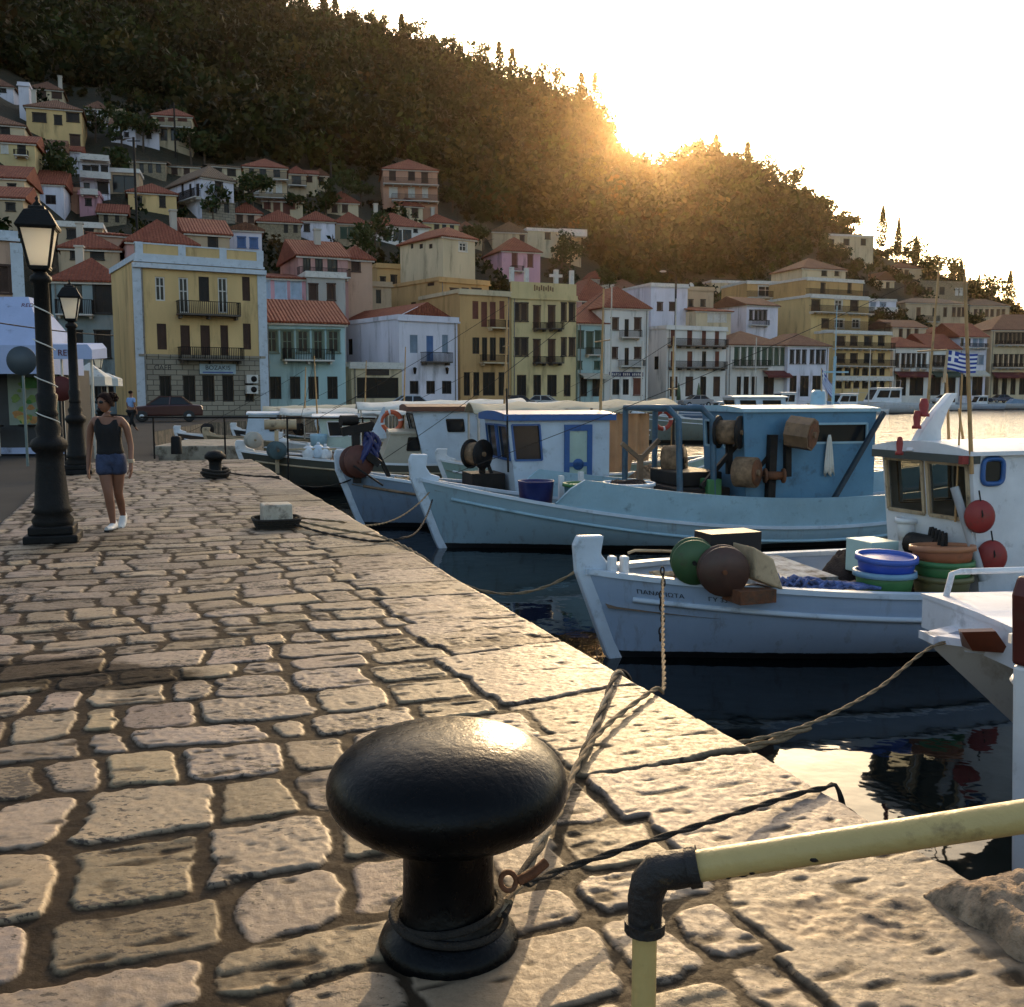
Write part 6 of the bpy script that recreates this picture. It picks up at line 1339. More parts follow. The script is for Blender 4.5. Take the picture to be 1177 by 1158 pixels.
# --- yellow pipe railing
YP = mat('chipped_yellow_paint', (.47, .34, .13), .5, .15, 4, .2, 40, dirt=.15, dcol=(.09, .045, .02)); YE = mat('black_chipped_fitting', (.015, .012, .011), .6, .5, 12, .5, 40, dirt=.2, dcol=(.16, .10, .03))
Yp = 1.72; e1 = P(742, 1005, Yp); base = P(740, 1300, Yp); base.x = e1.x; base.y = e1.y
far = P(1240, 929, 1.60); e = empty('pipe_railing', (e1.x, e1.y, 0), 0, 'low yellow pipe railing with a black elbow at the bottom right', 'railing')
o_ = Vector((e1.x, e1.y, 0)); E_ = e1 - o_; Fv = far - o_; dr = (Fv - E_).normalized()
MB().tube([(0, 0, -.02), (0, 0, E_.z - .06)], .0225, 16).build('upright', YP, e)
MB().tube([E_ + dr * .055, Fv], .0275, 16).build('handrail', YP, e)
MB().tube([Fv, (Fv.x, Fv.y, -.02)], .0225, 16).build('upright', YP, e)
mb = MB(); c_e = [E_ - Vector((0, 0, .10)), E_ - Vector((0, 0, .045)), E_ - Vector((-.006, 0, .018)) , E_ + dr * .022 + Vector((0, 0, .0)), E_ + dr * .05, E_ + dr * .085]
mb.tube(c_e, [.030, .032, .034, .034, .034, .033], 16)
for p_, d_ in ((E_ - Vector((0, 0, .10)), Vector((0, 0, 1))), (E_ + dr * .085, dr)): mb.tube([p_ - d_ * .008, p_ + d_ * .012], .037, 16)
mb.build('elbow_fitting', YE, e); MB().lathe([(.06, -.01), (.06, .008), (.03, .012)], (0, 0, 0), 20).build('base_flange', YE, e)
for k, (t, a) in enumerate(((.2, -.9), (.235, -1.1), (.255, -.7), (.40, -.3))):
    p_ = E_.lerp(Fv, t); mb = MB(); n_ = Vector((0, math.cos(a + 3.14), -math.sin(a + 3.14))); mb.ell(p_ + n_ * .024, .007 + .004 * (k % 2), .005, .006, 8, 6); mb.build('paint_chip', YE, e)
# --- rough stone lump at the corner
rs = np.random.RandomState(3); c = PZ(1172, 1062, 0); mb = MB(); rows = []
for i in range(41):
    r_ = []
    for j in range(41):
        u = i / 20 - 1; v = j / 20 - 1; d = max(abs(u), abs(v)); hgt = .11 * max(0, 1 - d ** 6) * (.75 + .5 * float(fbm(u * 1.6, v * 1.6, 7))) + .05 * float(fbm(u * 5, v * 5, 8) - .5) * (1 - d ** 4) - .02
        r_.append((u * .19 + .04 * float(vn(u * 2, v * 2, 5) - .5), v * .23 + .04 * float(vn(u * 2, v * 2, 6) - .5), hgt))
    rows.append(r_)
mb.grid(rows); o = mb.build('stone_block', mat('rough_quay_stone', (.30, .215, .14), .95, .4, 9, 1, 30, dirt=.7)); o.location = (c.x + .03, c.y, .0); o.rotation_euler = (0, 0, .35); tag(o, 'rough weathered stone block at the lower right corner of the quay', 'stone')
# --- small bollards
p = PZ(318, 606, 0); e = empty('stone_bollard', (p.x, p.y, 0), .35, 'square white concrete bollard wrapped in dark ropes', 'bollard')
mb = MB(); mb.box(-.17, .17, -.17, .17, .0, .28); mb.build('concrete_block', mat('worn_white_concrete', (.46, .41, .33), .9, .25, 4, .5, 20, dirt=.5), e, bevel=.02)
for k in range(4):
    mb = MB(); mb.tube([((.23 + .012 * k) * math.copysign(abs(math.cos(t)) ** .5, math.cos(t)), (.23 + .012 * k) * math.copysign(abs(math.sin(t)) ** .5, math.sin(t)), .02 + .028 * k) for t in [6.2832 * i / 36 for i in range(36)]], .018, 6, closed=True)
    o = mb.build('rope_turn', ROPED); o.location = (p.x, p.y, 0); o.rotation_euler = (0, 0, .35); tag(o, ['lowest', 'second lowest', 'third', 'uppermost'][k] + ' turn of rope round the square concrete bollard', 'rope')
bp = b3.W(b3.loc(398, 560, -.1)); pr = PZ(345, 608, .03)
def edge_over(px, py): return PZ(px, py, 0) + Vector((.02, .02, .03))
t2 = b2.W(b2.loc(497, 575, -.35))
rope('mooring_rope', 'pale rope drooping low from the concrete bollard towards the nearest fishing boat', [Vector((p.x + .2, p.y, .08)), PZ(380, 607, .05), PZ(440, 618, .04)] + sag(PZ(470, 638, .0) + Vector((.1, 0, 0)), b1.W((-.25, -.02, .95)), .35, 10), .014, ROPE)
rope('mooring_rope', 'rope from the concrete bollard lying on the paving towards the light blue trawler', [Vector((p.x + .2, p.y - .1, .06)), PZ(370, 612, .03), PZ(425, 622, .03), edge_over(452, 624)] + sag(edge_over(462, 622), t2, .15, 6), .014, ROPED)
rope('mooring_rope', 'rope from the concrete bollard up to the blue roofed boat', [Vector((p.x + .2, p.y + .1, .10)), PZ(370, 598, .05)] + sag(PZ(392, 600, .03), t2 + Vector((-.05, 0, .12)), .22, 8), .013, ROPE)
p = PZ(248, 550, 0); e = empty('iron_bollard', (p.x, p.y, 0), 0, 'dark iron bollard with coiled ropes halfway along the quay', 'bollard')
MB().lathe([(.2, 0), (.2, .05), (.12, .08), (.11, .3), (.13, .34), (.19, .37), (.19, .43), (.12, .5), (0, .52)], n=20).build('bollard_body', CASTB, e)
for k in range(3):
    mb = MB(); mb.tube([((.22 + .03 * (k % 2)) * math.cos(t), (.22 + .03 * (k % 2)) * math.sin(t), .05 + .05 * k + .02 * math.sin(2 * t)) for t in [6.2832 * i / 30 for i in range(30)]], .028, 6, closed=True)
    o = mb.build('rope_turn', ROPED); o.location = (p.x, p.y, 0); tag(o, ['bottom', 'middle', 'top'][k] + ' coil of rope round the dark iron bollard', 'rope')
for k, (bt, zz, lb) in enumerate(((b4, .85, 'dark hulled boat'), (b3, .95, 'blue roofed boat'))):
    q = bt.W((-.1, -.1, zz)); rope('mooring_rope', 'dark mooring rope from the iron bollard to the ' + lb, [Vector((p.x + .15, p.y, .12)), Vector((p.x + .6, p.y - .1, .06))] + sag(Vector((p.x + 1.2, p.y - .25 - .2 * k, .05)), q, .18, 8), .016, ROPED)
p = PZ(203, 522, 0); e = empty('iron_post', (p.x, p.y, 0), 0, 'short plain black post at the far end of the quay', 'post')
MB().lathe([(.14, 0), (.13, .42), (.1, .46), (0, .47)], n=16).build('post_body', CASTB, e)
# --- railing and steps at the inlet
e0 = PZ(160, 531, 0); e = empty('pipe_fence', (e0.x, e0.y, 0), 0, 'thin black pipe fence at the inlet behind the woman', 'railing')
mb = MB(); xs = [0, 1.7, 3.2, 5.0]
for x in xs: MB().tube([(x, 1.0, -.6 if x > 2 else 0), (x, 1.0, 1.0)], .022, 6).build('fence_post', IRON, e)
MB().tube([(-.3, 1.0, 1.0), (5.3, 1.0, .97)], .022, 6).build('top_rail', IRON, e)
p = PZ(190, 528, 0); e = empty('concrete_pier', (p.x - .3, 27.5, 0), .1, 'low concrete pier block at the head of the inlet', 'pier')
MB().box(-1.0, 1.3, -1.0, 3, -2, .18).build('pier_block', mat('pier_concrete', (.30, .26, .2), .9, .25, 2, .5, 12, dirt=.5), e, bevel=.03)
# --- street lamps
def glassm():
    m, nt, b = nt_new('frosted_lamp_glass'); b.inputs['Base Color'].default_value = (.75, .71, .60, 1); b.inputs['Roughness'].default_value = .5
    tr = N(nt, 'ShaderNodeBsdfTranslucent'); tr.inputs[0].default_value = (1, .97, .88, 1); mx = N(nt, 'ShaderNodeMixShader'); mx.inputs[0].default_value = .72
    nt.links.new(b.outputs[0], mx.inputs[1]); nt.links.new(tr.outputs[0], mx.inputs[2]); nt.links.new(mx.outputs[0], nt.nodes['Material Output'].inputs[0]); return m
LG = glassm()
def lamp(px, py, topy, label, rz=.3):
    p = PZ(px, py, 0); h = P(px, topy, p.y).z; s = h / 4.05
    e = empty('street_lamp', (p.x, p.y, 0), rz, label, 'street lamp', 'cast iron street lamps along the quay'); e.scale = (s, s, s)
    mb = MB(); mb.box(-.30, .30, -.30, .30, 0, .10); mb.box(-.25, .25, -.25, .25, .10, .2); mb.build('plinth', CASTB, e, bevel=.02)
    MB().lathe([(.22, .2), (.24, .26), (.19, .33), (.235, .36), (.20, .42), (.155, .95), (.15, 1.06), (.19, 1.1), (.215, 1.16), (.19, 1.22), (.13, 1.26), (.15, 1.36), (.12, 1.42), (.115, 1.5)], n=20).build('pedestal', CASTB, e)
    mb = MB(); mb.lathe([(.11, 1.5), (.125, 1.53), (.105, 1.58), (.125, 1.75), (.10, 1.78), (.085, 3.05), (.12, 3.08), (.12, 3.13), (.08, 3.16), (.06, 3.2)], n=18)
    mb.build('shaft', CASTB, e)
    zb, zt, wb, wt = 3.24, 3.68, .105, .185
    MB().lathe([(.06, 3.18), (.15, 3.21), (.15, 3.25), (.13, 3.26)], n=4, smooth=False, ph=math.pi / 4).build('lantern_base', CASTB, e)
    for k in range(4):
        a = k * math.pi / 2; M = Matrix.Rotation(a, 3, 'Z')
        mb = MB(); mb.quad(M @ Vector((-wb, -wb, zb)), M @ Vector((wb, -wb, zb)), M @ Vector((wt, -wt, zt)), M @ Vector((-wt, -wt, zt))); mb.build('lamp_pane', LG, e, fix=False)
    mb = MB()
    for k in range(4):
        a = k * math.pi / 2; M = Matrix.Rotation(a, 3, 'Z')
        mb.bar(M @ Vector((-wb, -wb, zb)), M @ Vector((-wt, -wt, zt)), .022); mb.bar(M @ Vector((-wb, -wb, zb)), M @ Vector((wb, -wb, zb)), .022); mb.bar(M @ Vector((-wt, -wt, zt)), M @ Vector((wt, -wt, zt)), .03)
    mb.build('lantern_frame', CASTB, e)
    mb = MB(); q2 = math.sqrt(2); mb.lathe([(.215 * q2, 3.675), (.225 * q2, 3.70), (.13 * q2, 3.88), (.09 * q2, 3.9), (.085 * q2, 3.93), (0, 3.96)], n=4, smooth=False, ph=math.pi / 4); mb.lathe([(.03, 3.93), (.05, 3.96), (.015, 4.0), (.025, 4.03), (0, 4.06)], n=10)
    for k in range(4):
        a = k * math.pi / 2 + math.pi / 4; mb.lathe([(.02, 0), (.03, .03), (0, .08)], (.235 * math.cos(a) * 1.1, .235 * math.sin(a) * 1.1, 3.69), 8)
    mb.build('lantern_roof', CASTB, e); return e, p, s
l1, lp1, s1 = lamp(62, 622, 226, 'nearest black street lamp at the far left of the paving')
lamp(90, 545, 322, 'second black street lamp standing behind the woman')
lamp(117, 500, 404, 'smaller third street lamp under the white awnings', .1)
for k, z in enumerate((1.25, 1.62, 2.0, 2.35)):
    mb = MB(); mb.tube([((.125 - .006 * k) * math.cos(t), (.125 - .006 * k) * math.sin(t), z - .05 * t) for t in [-2.2 + 2.2 * i / 10 for i in range(11)]], .007, 4)
    o = mb.build('white_tie', CANVAS); o.location = (lp1.x, lp1.y, 0); tag(o, ['lowest', 'second lowest', 'second highest', 'highest'][k] + ' loose white tie round the nearest lamp shaft', 'tie')
# --- cafe marquee, kiosk, awnings, round sign
e0 = P(-60, 480, 25); e = empty('marquee', (e0.x, 25, 0), .06, 'white canvas cafe marquee with a tall sloping roof at the left edge', 'marquee')
BC = mat('bluish_canvas', (.34, .40, .58), .8, .1, 1, .3, 6, dirt=.1)
x1 = P(98, 400, 27.4).x - e0.x; zt = P(0, 337, 25).z; ze = P(0, 397, 25).z; zl = P(0, 430, 25).z
mb = MB(); mb.add([(-2, -.1, ze), (x1, -.1, ze), (x1, 2.4, ze), (-2, 2.4, ze), (-2, .9, zt), (x1 - .75, .9, zt), (x1 - .75, 1.5, zt), (-2, 1.5, zt)], [(0, 1, 5, 4), (1, 2, 6, 5), (4, 5, 6, 7), (2, 3, 7, 6)]); mb.build('canvas_roof', BC, e)
mb = MB(); mb.box(-2, x1, -.14, -.1, zl, ze); mb.box(x1 - .02, x1 + .02, -.1, 2.4, zl, ze); mb.build('valance', BC, e)
for x in (-1.9, 1.2, x1 - .05): MB().tube([(x, 0, 0), (x, 0, zt if x > 2 else ze)], .04, 8).build('marquee_pole', ALU, e)
text_obj('lettering', 'RED', .17, mat('dark_red_lettering', (.10, .015, .02), .7), e, Vector((P(31, 349, 25.7).x - e0.x, .72, ze + (zt - ze) * .82)), Matrix.Rotation(math.radians(52), 3, 'X'), .004)
e = empty('awning', (P(45, 400, 23.5).x, 23.5, 0), .05, 'long flat white awning beside the near lamp', 'awning'); w_ = P(124, 400, 24.5).x - e.location.x; z1 = P(100, 396, 23.5).z
mb = MB(); mb.add([(0, 0, z1), (w_ - .1, 0, z1), (w_, 0, z1 - .12), (w_, 0, z1 - .34), (0, 0, z1 - .34), (0, 1.0, z1 + .08), (w_ - .1, 1.0, z1 + .08), (w_, 1.0, z1 - .04), (w_, 1.0, z1 - .28), (0, 1.0, z1 - .28)], [(0, 1, 2, 3, 4), (9, 8, 7, 6, 5), (0, 5, 6, 1), (1, 6, 7, 2), (2, 7, 8, 3)]); mb.build('awning_canvas', BC, e)
for x in (.3, w_ - .2): MB().tube([(x, .5, 0), (x, .5, z1 - .1)], .03, 6).build('awning_pole', ALU, e)
text_obj('lettering', 'REI', .2, mat('dark_red_lettering', (.10, .015, .02), .7), e, Vector((.55, -.012, z1 - .2)), RX, .004)
for k, (xa, xb, ya, yb_, Y, lb) in enumerate(((94, 113, 423, 443, 30, 'small square white parasol under the slate blue house'), (118, 128, 434, 444, 34, 'smaller white parasol further back by the slate blue house'))):
    a = P(xa, ya, Y); b = P(xb, yb_, Y); e = empty('parasol', ((a.x + b.x) / 2, Y, 0), .2, lb, 'parasol'); w_ = (b.x - a.x) / 2 + .3
    MB().lathe([(.02, a.z + .15), (w_ * 1.35, b.z + .25), (w_ * 1.38, b.z), (w_ * 1.36, b.z)], n=4, smooth=False, ph=.78).build('canopy', CANVAS, e, fix=False); MB().tube([(0, 0, 0), (0, 0, a.z + .1)], .03, 6).build('parasol_pole', ALU, e)
e0 = P(-20, 500, 26.5); e = empty('drinks_kiosk', (e0.x, 26.0, 0), .06, 'drinks kiosk with a fruit picture panel under the marquee', 'kiosk'); w_ = P(66, 450, 26).x - e0.x; zt = P(0, 424, 26).z; zb_ = P(0, 489, 26).z
mb = MB(); mb.box(-1, w_, .05, 2.2, 0, zt); mb.build('kiosk_body', mat('dark_kiosk', (.03, .03, .032), .6), e); xp = P(8, 450, 26).x - e0.x
mb = MB(); mb.box(xp, w_ - .05, -.01, .05, zb_, zt - .05); pn = mb.build('picture_panel', mat('pale_print', (.20, .24, .19), .6), e)
rs = random.Random(8)
fr = [mat('print_lime', (.14, .22, .05), .6, .3, 9), mat('print_green', (.04, .15, .03), .6, .3, 9), mat('print_lemon', (.36, .30, .09), .6, .3, 9), mat('print_orange', (.36, .17, .05), .6, .3, 9)]
for k in range(30):
    x = xp + .1 + (w_ - xp - .3) * rs.random(); z = zb_ + .1 + (zt - zb_ - .45) * rs.random() ** 1.3; r_ = .05 + .08 * rs.random()
    pts = [(x + r_ * (1 + .25 * math.sin(3 * t + k)) * math.cos(t), z + r_ * .8 * math.sin(t)) for t in [6.2832 * i / 16 for i in range(16)]]
    MB().prism(pts, lambda a, b, d: (a, d, b), -.012 - .0007 * k, -.0105).build('printed_fruit', fr[(k if z < zb_ + .6 else k % 2) % 4], pn)
MB().box(xp + .35, xp + .75, -.05, -.012, zt - .5, zt - .22).build('printed_leaf', fr[1], pn)
mb = MB(); mb.box(-1, w_ + .1, -.12, .0, .0, .16); mb.build('white_plinth', BC, e)
p = PZ(32, 536, 0); e = empty('round_sign', (p.x, p.y, 0), .1, 'round traffic sign seen from behind on a thin pole left of the near lamp', 'sign'); zc = P(32, 415, p.y).z
MB().tube([(0, 0, 0), (0, 0, zc + .1)], .03, 8).build('sign_pole', mat('grey_green_pole', (.14, .18, .17), .6), e); MB().lathe([(0, 0), (.31, 0), (.31, .02), (0, .02)], (0, -.03, zc), 28, axis=(0, -1, 0)).build('sign_disc', mat('grey_sign_back', (.05, .065, .075), .5), e)
p = PZ(44, 515, 0); mb = MB()
e = empty('fan_sign', (P(72, 470, 21).x, 21, 0), 0, 'red round drinks sign hanging under the awning', 'sign'); zc = P(72, 447, 21).z
MB().lathe([(0, 0), (.26, 0), (.26, .04), (0, .04)], (0, 0, zc), 24, axis=(0, -1, 0)).build('sign_face', mat('dim_red', (.08, .012, .01), .7), e); MB().tube([(0, .03, 0), (0, .03, zc)], .02, 6).build('stand', IRON, e)
mb = MB(); mb.tube(sag(P(-40, 365, 20), P(130, 386, 26), .05), .015, 5); tag(mb.build('overhead_wire', IRON), 'black overhead wire crossing behind the nearest lamp', 'wire')
for k, (px, Y) in enumerate(((20, 27), (70, 28), (100, 31), (140, 36))):
    p = P(px, 500, Y); e = empty('cafe_table', (p.x, Y - 1.6, 0), k, ['dark cafe table at the far left under the marquee', 'dark cafe table behind the nearest lamp', 'dark cafe table behind the second lamp', 'dark cafe table near the slate blue house'][k], 'table')
    MB().lathe([(.4, .72), (.42, .74), (.4, .76)], n=18).build('table_top', DARKM, e); MB().lathe([(.22, 0), (.22, .03), (.04, .05), (.04, .72)], n=12).build('pedestal', IRON, e)
# ================================================================ PEOPLE
def skin(name, verts, edges, rad, m, parent, sub=2, root=0):
    me = bpy.data.meshes.new(name); me.from_pydata(verts, edges, []); o = bpy.data.objects.new(name, me); COL.objects.link(o)
    md = o.modifiers.new('skin', 'SKIN'); md.use_smooth_shade = True
    for i, d in enumerate(me.skin_vertices[0].data):
        r = rad[i]; d.radius = (r, r) if not isinstance(r, tuple) else r; d.use_root = (i == root)
    s = o.modifiers.new('sub', 'SUBSURF'); s.levels = sub; s.render_levels = sub
    dg = bpy.context.evaluated_depsgraph_get(); nm = bpy.data.meshes.new_from_object(o.evaluated_get(dg))
    bpy.data.objects.remove(o); nm.materials.clear(); nm.materials.append(m)
    for p in nm.polygons: p.use_smooth = True
    o = bpy.data.objects.new(name, nm); COL.objects.link(o)
    if parent: o.parent = parent
    return o
def chain(V, E, Rr, pts, start=None):
    prev = start
    for (p, r) in pts:
        V.append(p); Rr.append(r); i = len(V) - 1
        if prev is not None: E.append((prev, i))
        prev = i
    return prev
SKIN = mat('sunlit_skin', (.22, .10, .06), .55, .12, 8); HAIR = mat('dark_auburn_hair', (.018, .008, .006), .7, .4, 20, .5, 60, spec=.1); SHIRT = mat('black_vest', (.008, .008, .009), .85, .3, 10, .3, 30); DENIM = mat('faded_denim', (.035, .05, .10), .85, .4, 12, .4, 60); SHOE = mat('white_trainer', (.62, .61, .58), .6, .2, 10); SOLE = mat('dark_sole', (.02, .02, .02), .7)  # skin is one even brown
wp = PZ(131, 609, 0); wh_ = P(128, 452, wp.y).z; e = empty('person', (wp.x, wp.y, 0), .08, 'woman in a black vest, denim shorts and white trainers walking towards the camera', 'person'); sc = wh_ / 1.60; e.scale = (sc, sc, sc)
# facing -Y; x>0 is image right; weight on one leg, other leg swinging behind
V, E, Rr = [], [], []
pel = chain(V, E, Rr, [((-.01, 0, .86), (.150, .105))])
ch = chain(V, E, Rr, [((-.01, .005, .98), (.125, .095)), ((-.015, 0, 1.12), (.140, .10)), ((-.02, .005, 1.24), (.125, .085)), ((-.02, .005, 1.32), (.060, .055)), ((-.025, -.005, 1.38), (.047, .05))], pel)
chest = ch - 2
la = chain(V, E, Rr, [((.13, .01, 1.285), .052), ((.185, .02, 1.22), .047), ((.215, .035, 1.03), .038), ((.225, .03, .985), .036), ((.245, -.06, .80), .027), ((.247, -.075, .765), .023), ((.250, -.09, .715), (.022, .034))], chest)
ra = chain(V, E, Rr, [((-.165, .01, 1.285), .052), ((-.215, .02, 1.22), .047), ((-.245, .04, 1.03), .038), ((-.25, .04, .985), .036), ((-.255, .0, .79), .027), ((-.255, -.01, .755), .023), ((-.255, -.02, .705), (.022, .034))], chest)
for hand, sx in ((la, 1), (ra, -1)):
    hx, hy, hzz = V[hand]
    for k, (dy, ln) in enumerate(((-.026, .062), (-.009, .072), (.009, .068), (.025, .052))):
        chain(V, E, Rr, [((hx, hy + dy, hzz - .035), .0095), ((hx - sx * .006, hy + dy * 1.1 - .006, hzz - .035 - ln * .55), .0085), ((hx - sx * .020, hy + dy * 1.1 - .012, hzz - .035 - ln), .007)], hand)
    chain(V, E, Rr, [((hx - sx * .008, hy - .036, hzz + .0), .010), ((hx - sx * .018, hy - .055, hzz - .03), .009), ((hx - sx * .022, hy - .058, hzz - .055), .008)], hand)
fl = chain(V, E, Rr, [((-.07, -.01, .80), .098), ((-.05, -.05, .62), .078), ((-.025, -.075, .46), .060), ((-.02, -.075, .42), .057), ((-.012, -.05, .29), .055), ((.0, -.03, .10), .036), ((.0, -.03, .06), .036)], pel)
bl = chain(V, E, Rr, [((.08, .01, .80), .098), ((.065, .03, .62), .076), ((.05, .06, .46), .058), ((.045, .07, .42), .055), ((.03, .20, .30), .052), ((.02, .30, .14), .034), ((.02, .31, .11), .034)], pel)
body = skin('body', V, E, Rr, SKIN, e)
# head with face
hc = Vector((-.035, -.02, 1.487)); hd = MB(); rows = []
yaw = math.radians(-28)
Mh = Matrix.Rotation(yaw, 3, 'Z')
for i in range(29):
    t = math.pi * i / 28; z = math.cos(t); row = []
    for k in range(32):
        a = 2 * math.pi * k / 32; x = math.sin(a) * math.sin(t) * .072; y = -math.cos(a) * math.sin(t) * .092
        zz = z * .112
        f = max(0, math.cos(a)) ** 2 * math.sin(t)
        if z < 0: x *= 1 + .28 * z; y *= 1 + .12 * z * (1 if y < 0 else 2.2)
        if y < 0:
            y -= .020 * f * math.exp(-((z + .16) / .15) ** 2) * math.exp(-(x / .014) ** 2)                      # nose
            y += .009 * f * (math.exp(-((x - .03) / .014) ** 2) + math.exp(-((x + .03) / .014) ** 2)) * math.exp(-((z - .06) / .10) ** 2)   # eye sockets
            y -= .006 * f * math.exp(-((z + .45) / .07) ** 2) * math.exp(-(x / .022) ** 2)                         # lips
            y -= .006 * f * math.exp(-((z + .82) / .12) ** 2) * math.exp(-(x / .022) ** 2)
        row.append(hc + Mh @ Vector((x, y, zz)))
    rows.append(row)
hd.grid(rows, close=True)
for sx in (-1, 1): hd.ell(hc + Mh @ Vector((sx * .072, .012, -.012)), .010, .018, .03, 8, 6)
ho = hd.build('head', SKIN, e)
hr = MB(); rows = []
for i in range(20):
    t = math.pi * .62 * i / 19; row = []
    for k in range(32):
        a = 2 * math.pi * k / 32; fr_ = max(0, math.cos(a)); tt = min(t, math.pi * (.62 - .31 * fr_ ** .9)); rr = 1.20 + .07 * math.sin(k * 3.1 + i)
        row.append(hc + Mh @ Vector((math.sin(a) * math.sin(tt) * .074 * rr, -math.cos(a) * math.sin(tt) * .094 * rr + .006, math.cos(tt) * .116 * 1.06)))
    rows.append(row)
hr.grid(rows, close=True)
rs = random.Random(6)
for k in range(34):
    d = Vector((rs.gauss(0, 1), rs.gauss(0, 1), rs.gauss(0, 1))).normalized() * .05; hr.ell(hc + Mh @ Vector((.03, .085, .055)) + d, .026, .026, .024, 7, 5)
hr.build('hair', HAIR, ho)
sg = MB()
for sx in (-1, 1): sg.ell(hc + Mh @ Vector((sx * .030, -.088, .008)), .026, .010, .019, 12, 8)
sg.bar(hc + Mh @ Vector((-.07, -.05, .014)), hc + Mh @ Vector((-.07, .02, .012)), .006); sg.bar(hc + Mh @ Vector((.07, -.05, .014)), hc + Mh @ Vector((.07, .02, .012)), .006); sg.bar(hc + Mh @ Vector((-.07, -.055, .014)), hc + Mh @ Vector((.07, -.055, .014)), .006)
sg.build('sunglasses', GLASS, ho)
mo = MB(); mo.ell(hc + Mh @ Vector((0, -.088, -.050)), .020, .007, .006, 10, 6); mo.build('mouth', mat('lips', (.22, .07, .06), .5), ho)
def garment(name, src, m, keep, off):
    import bmesh
    b = bmesh.new(); b.from_mesh(src.data); b.normal_update()
    bmesh.ops.delete(b, geom=[f for f in b.faces if not keep(f.calc_center_median())], context='FACES')
    left = set(b.faces); isl = []
    while left:
        st = [left.pop()]; grp = set(st)
        while st:
            for ed_ in st.pop().edges:
                for f in ed_.link_faces:
                    if f in left: left.discard(f); grp.add(f); st.append(f)
        isl.append(grp)
    big = max(isl, key=len)
    bmesh.ops.delete(b, geom=[f for g in isl if g is not big for f in g], context='FACES')
    bmesh.ops.delete(b, geom=[v for v in b.verts if not v.link_faces], context='VERTS')
    for it in range(14):
        bd = {v: [q.other_vert(v) for q in v.link_edges if q.is_boundary] for v in b.verts if v.is_boundary}
        nw = {v: v.co * .5 + sum((q.co for q in ns), Vector()) / len(ns) * .5 for v, ns in bd.items() if ns}
        for v, c in nw.items(): v.co = c
    for v in b.verts: v.co += v.normal * off(v.co)
    me = bpy.data.meshes.new(name); b.to_mesh(me); b.free(); me.materials.clear(); me.materials.append(m)
    o = bpy.data.objects.new(name, me); COL.objects.link(o); o.parent = e
    sm = o.modifiers.new('thickness', 'SOLIDIFY'); sm.thickness = .006; sm.offset = 1
    return o
def in_vest(c):
    x = c.x + .015
    if abs(x) > .165 + .02 * (c.z < 1.0) or c.z < .86 or c.z > 1.345: return False
    if c.z > 1.20 and abs(x) > .125 - .2 * max(0, c.z - 1.27): return False
    if c.y < 0 and abs(x) < .06 + .25 * max(0, c.z - 1.24) and c.z > 1.225: return False
    return not (abs(x) < .05 and c.z > 1.31)
garment('vest', body, SHIRT, in_vest, lambda c: .010)
garment('shorts', body, DENIM, lambda c: .655 < c.z < .915 and abs(c.x + .01) < .19 and c.z > .3 and not (abs(c.x) > .17 and c.z < .84), lambda c: .014 + .03 * max(0, .80 - c.z))
def shoe(p, pitch, rz):
    M = Matrix.Translation(p) @ Matrix.Rotation(rz, 4, 'Z') @ Matrix.Rotation(pitch, 4, 'X'); mb = MB(); rows = []
    for i in range(11):
        t = i / 10; y = .075 - .25 * t; w_ = .038 + .010 * math.sin(t * 3) - .018 * max(0, t - .8) * 5; h_ = .095 - .055 * min(1, t * 1.6) + .0 * t; h_ = max(.03, h_)
        rows.append([M @ Vector((w_ * math.cos(a), y, .0 + (h_ * max(0, math.sin(a)) if math.sin(a) > 0 else 0))) for a in [6.2832 * k / 16 for k in range(16)]])
    mb.grid(rows, close=True); mb.add(rows[0], [tuple(range(16))]); mb.add(rows[-1], [tuple(range(16))])
    o = mb.build('trainer', SHOE, e)
    mb = MB(); mb.add([M @ Vector((x, y, z)) for z in (-.022, .0) for x, y in ((-.036, .075), (-.044, -.06), (-.03, -.165), (.03, -.165), (.044, -.06), (.036, .075))], [(5, 4, 3, 2, 1, 0), (6, 7, 8, 9, 10, 11)] + [(i, (i + 1) % 6, 6 + (i + 1) % 6, 6 + i) for i in range(6)]); mb.build('sole', SOLE, o)
shoe(Vector((.0, -.045, .022)), 0, -.1); shoe(Vector((.02, .30, .075)), .55, .1)
for k in range(3): MB().tube([(.244 + .034 * math.cos(t), -.058 + .034 * math.sin(t), .80 + .014 * k) for t in [6.2832 * i / 14 for i in range(14)]], .006, 5, closed=True).build('bracelet', mat('pale_bracelet', (.5, .42, .3), .4, .2, 5), e)
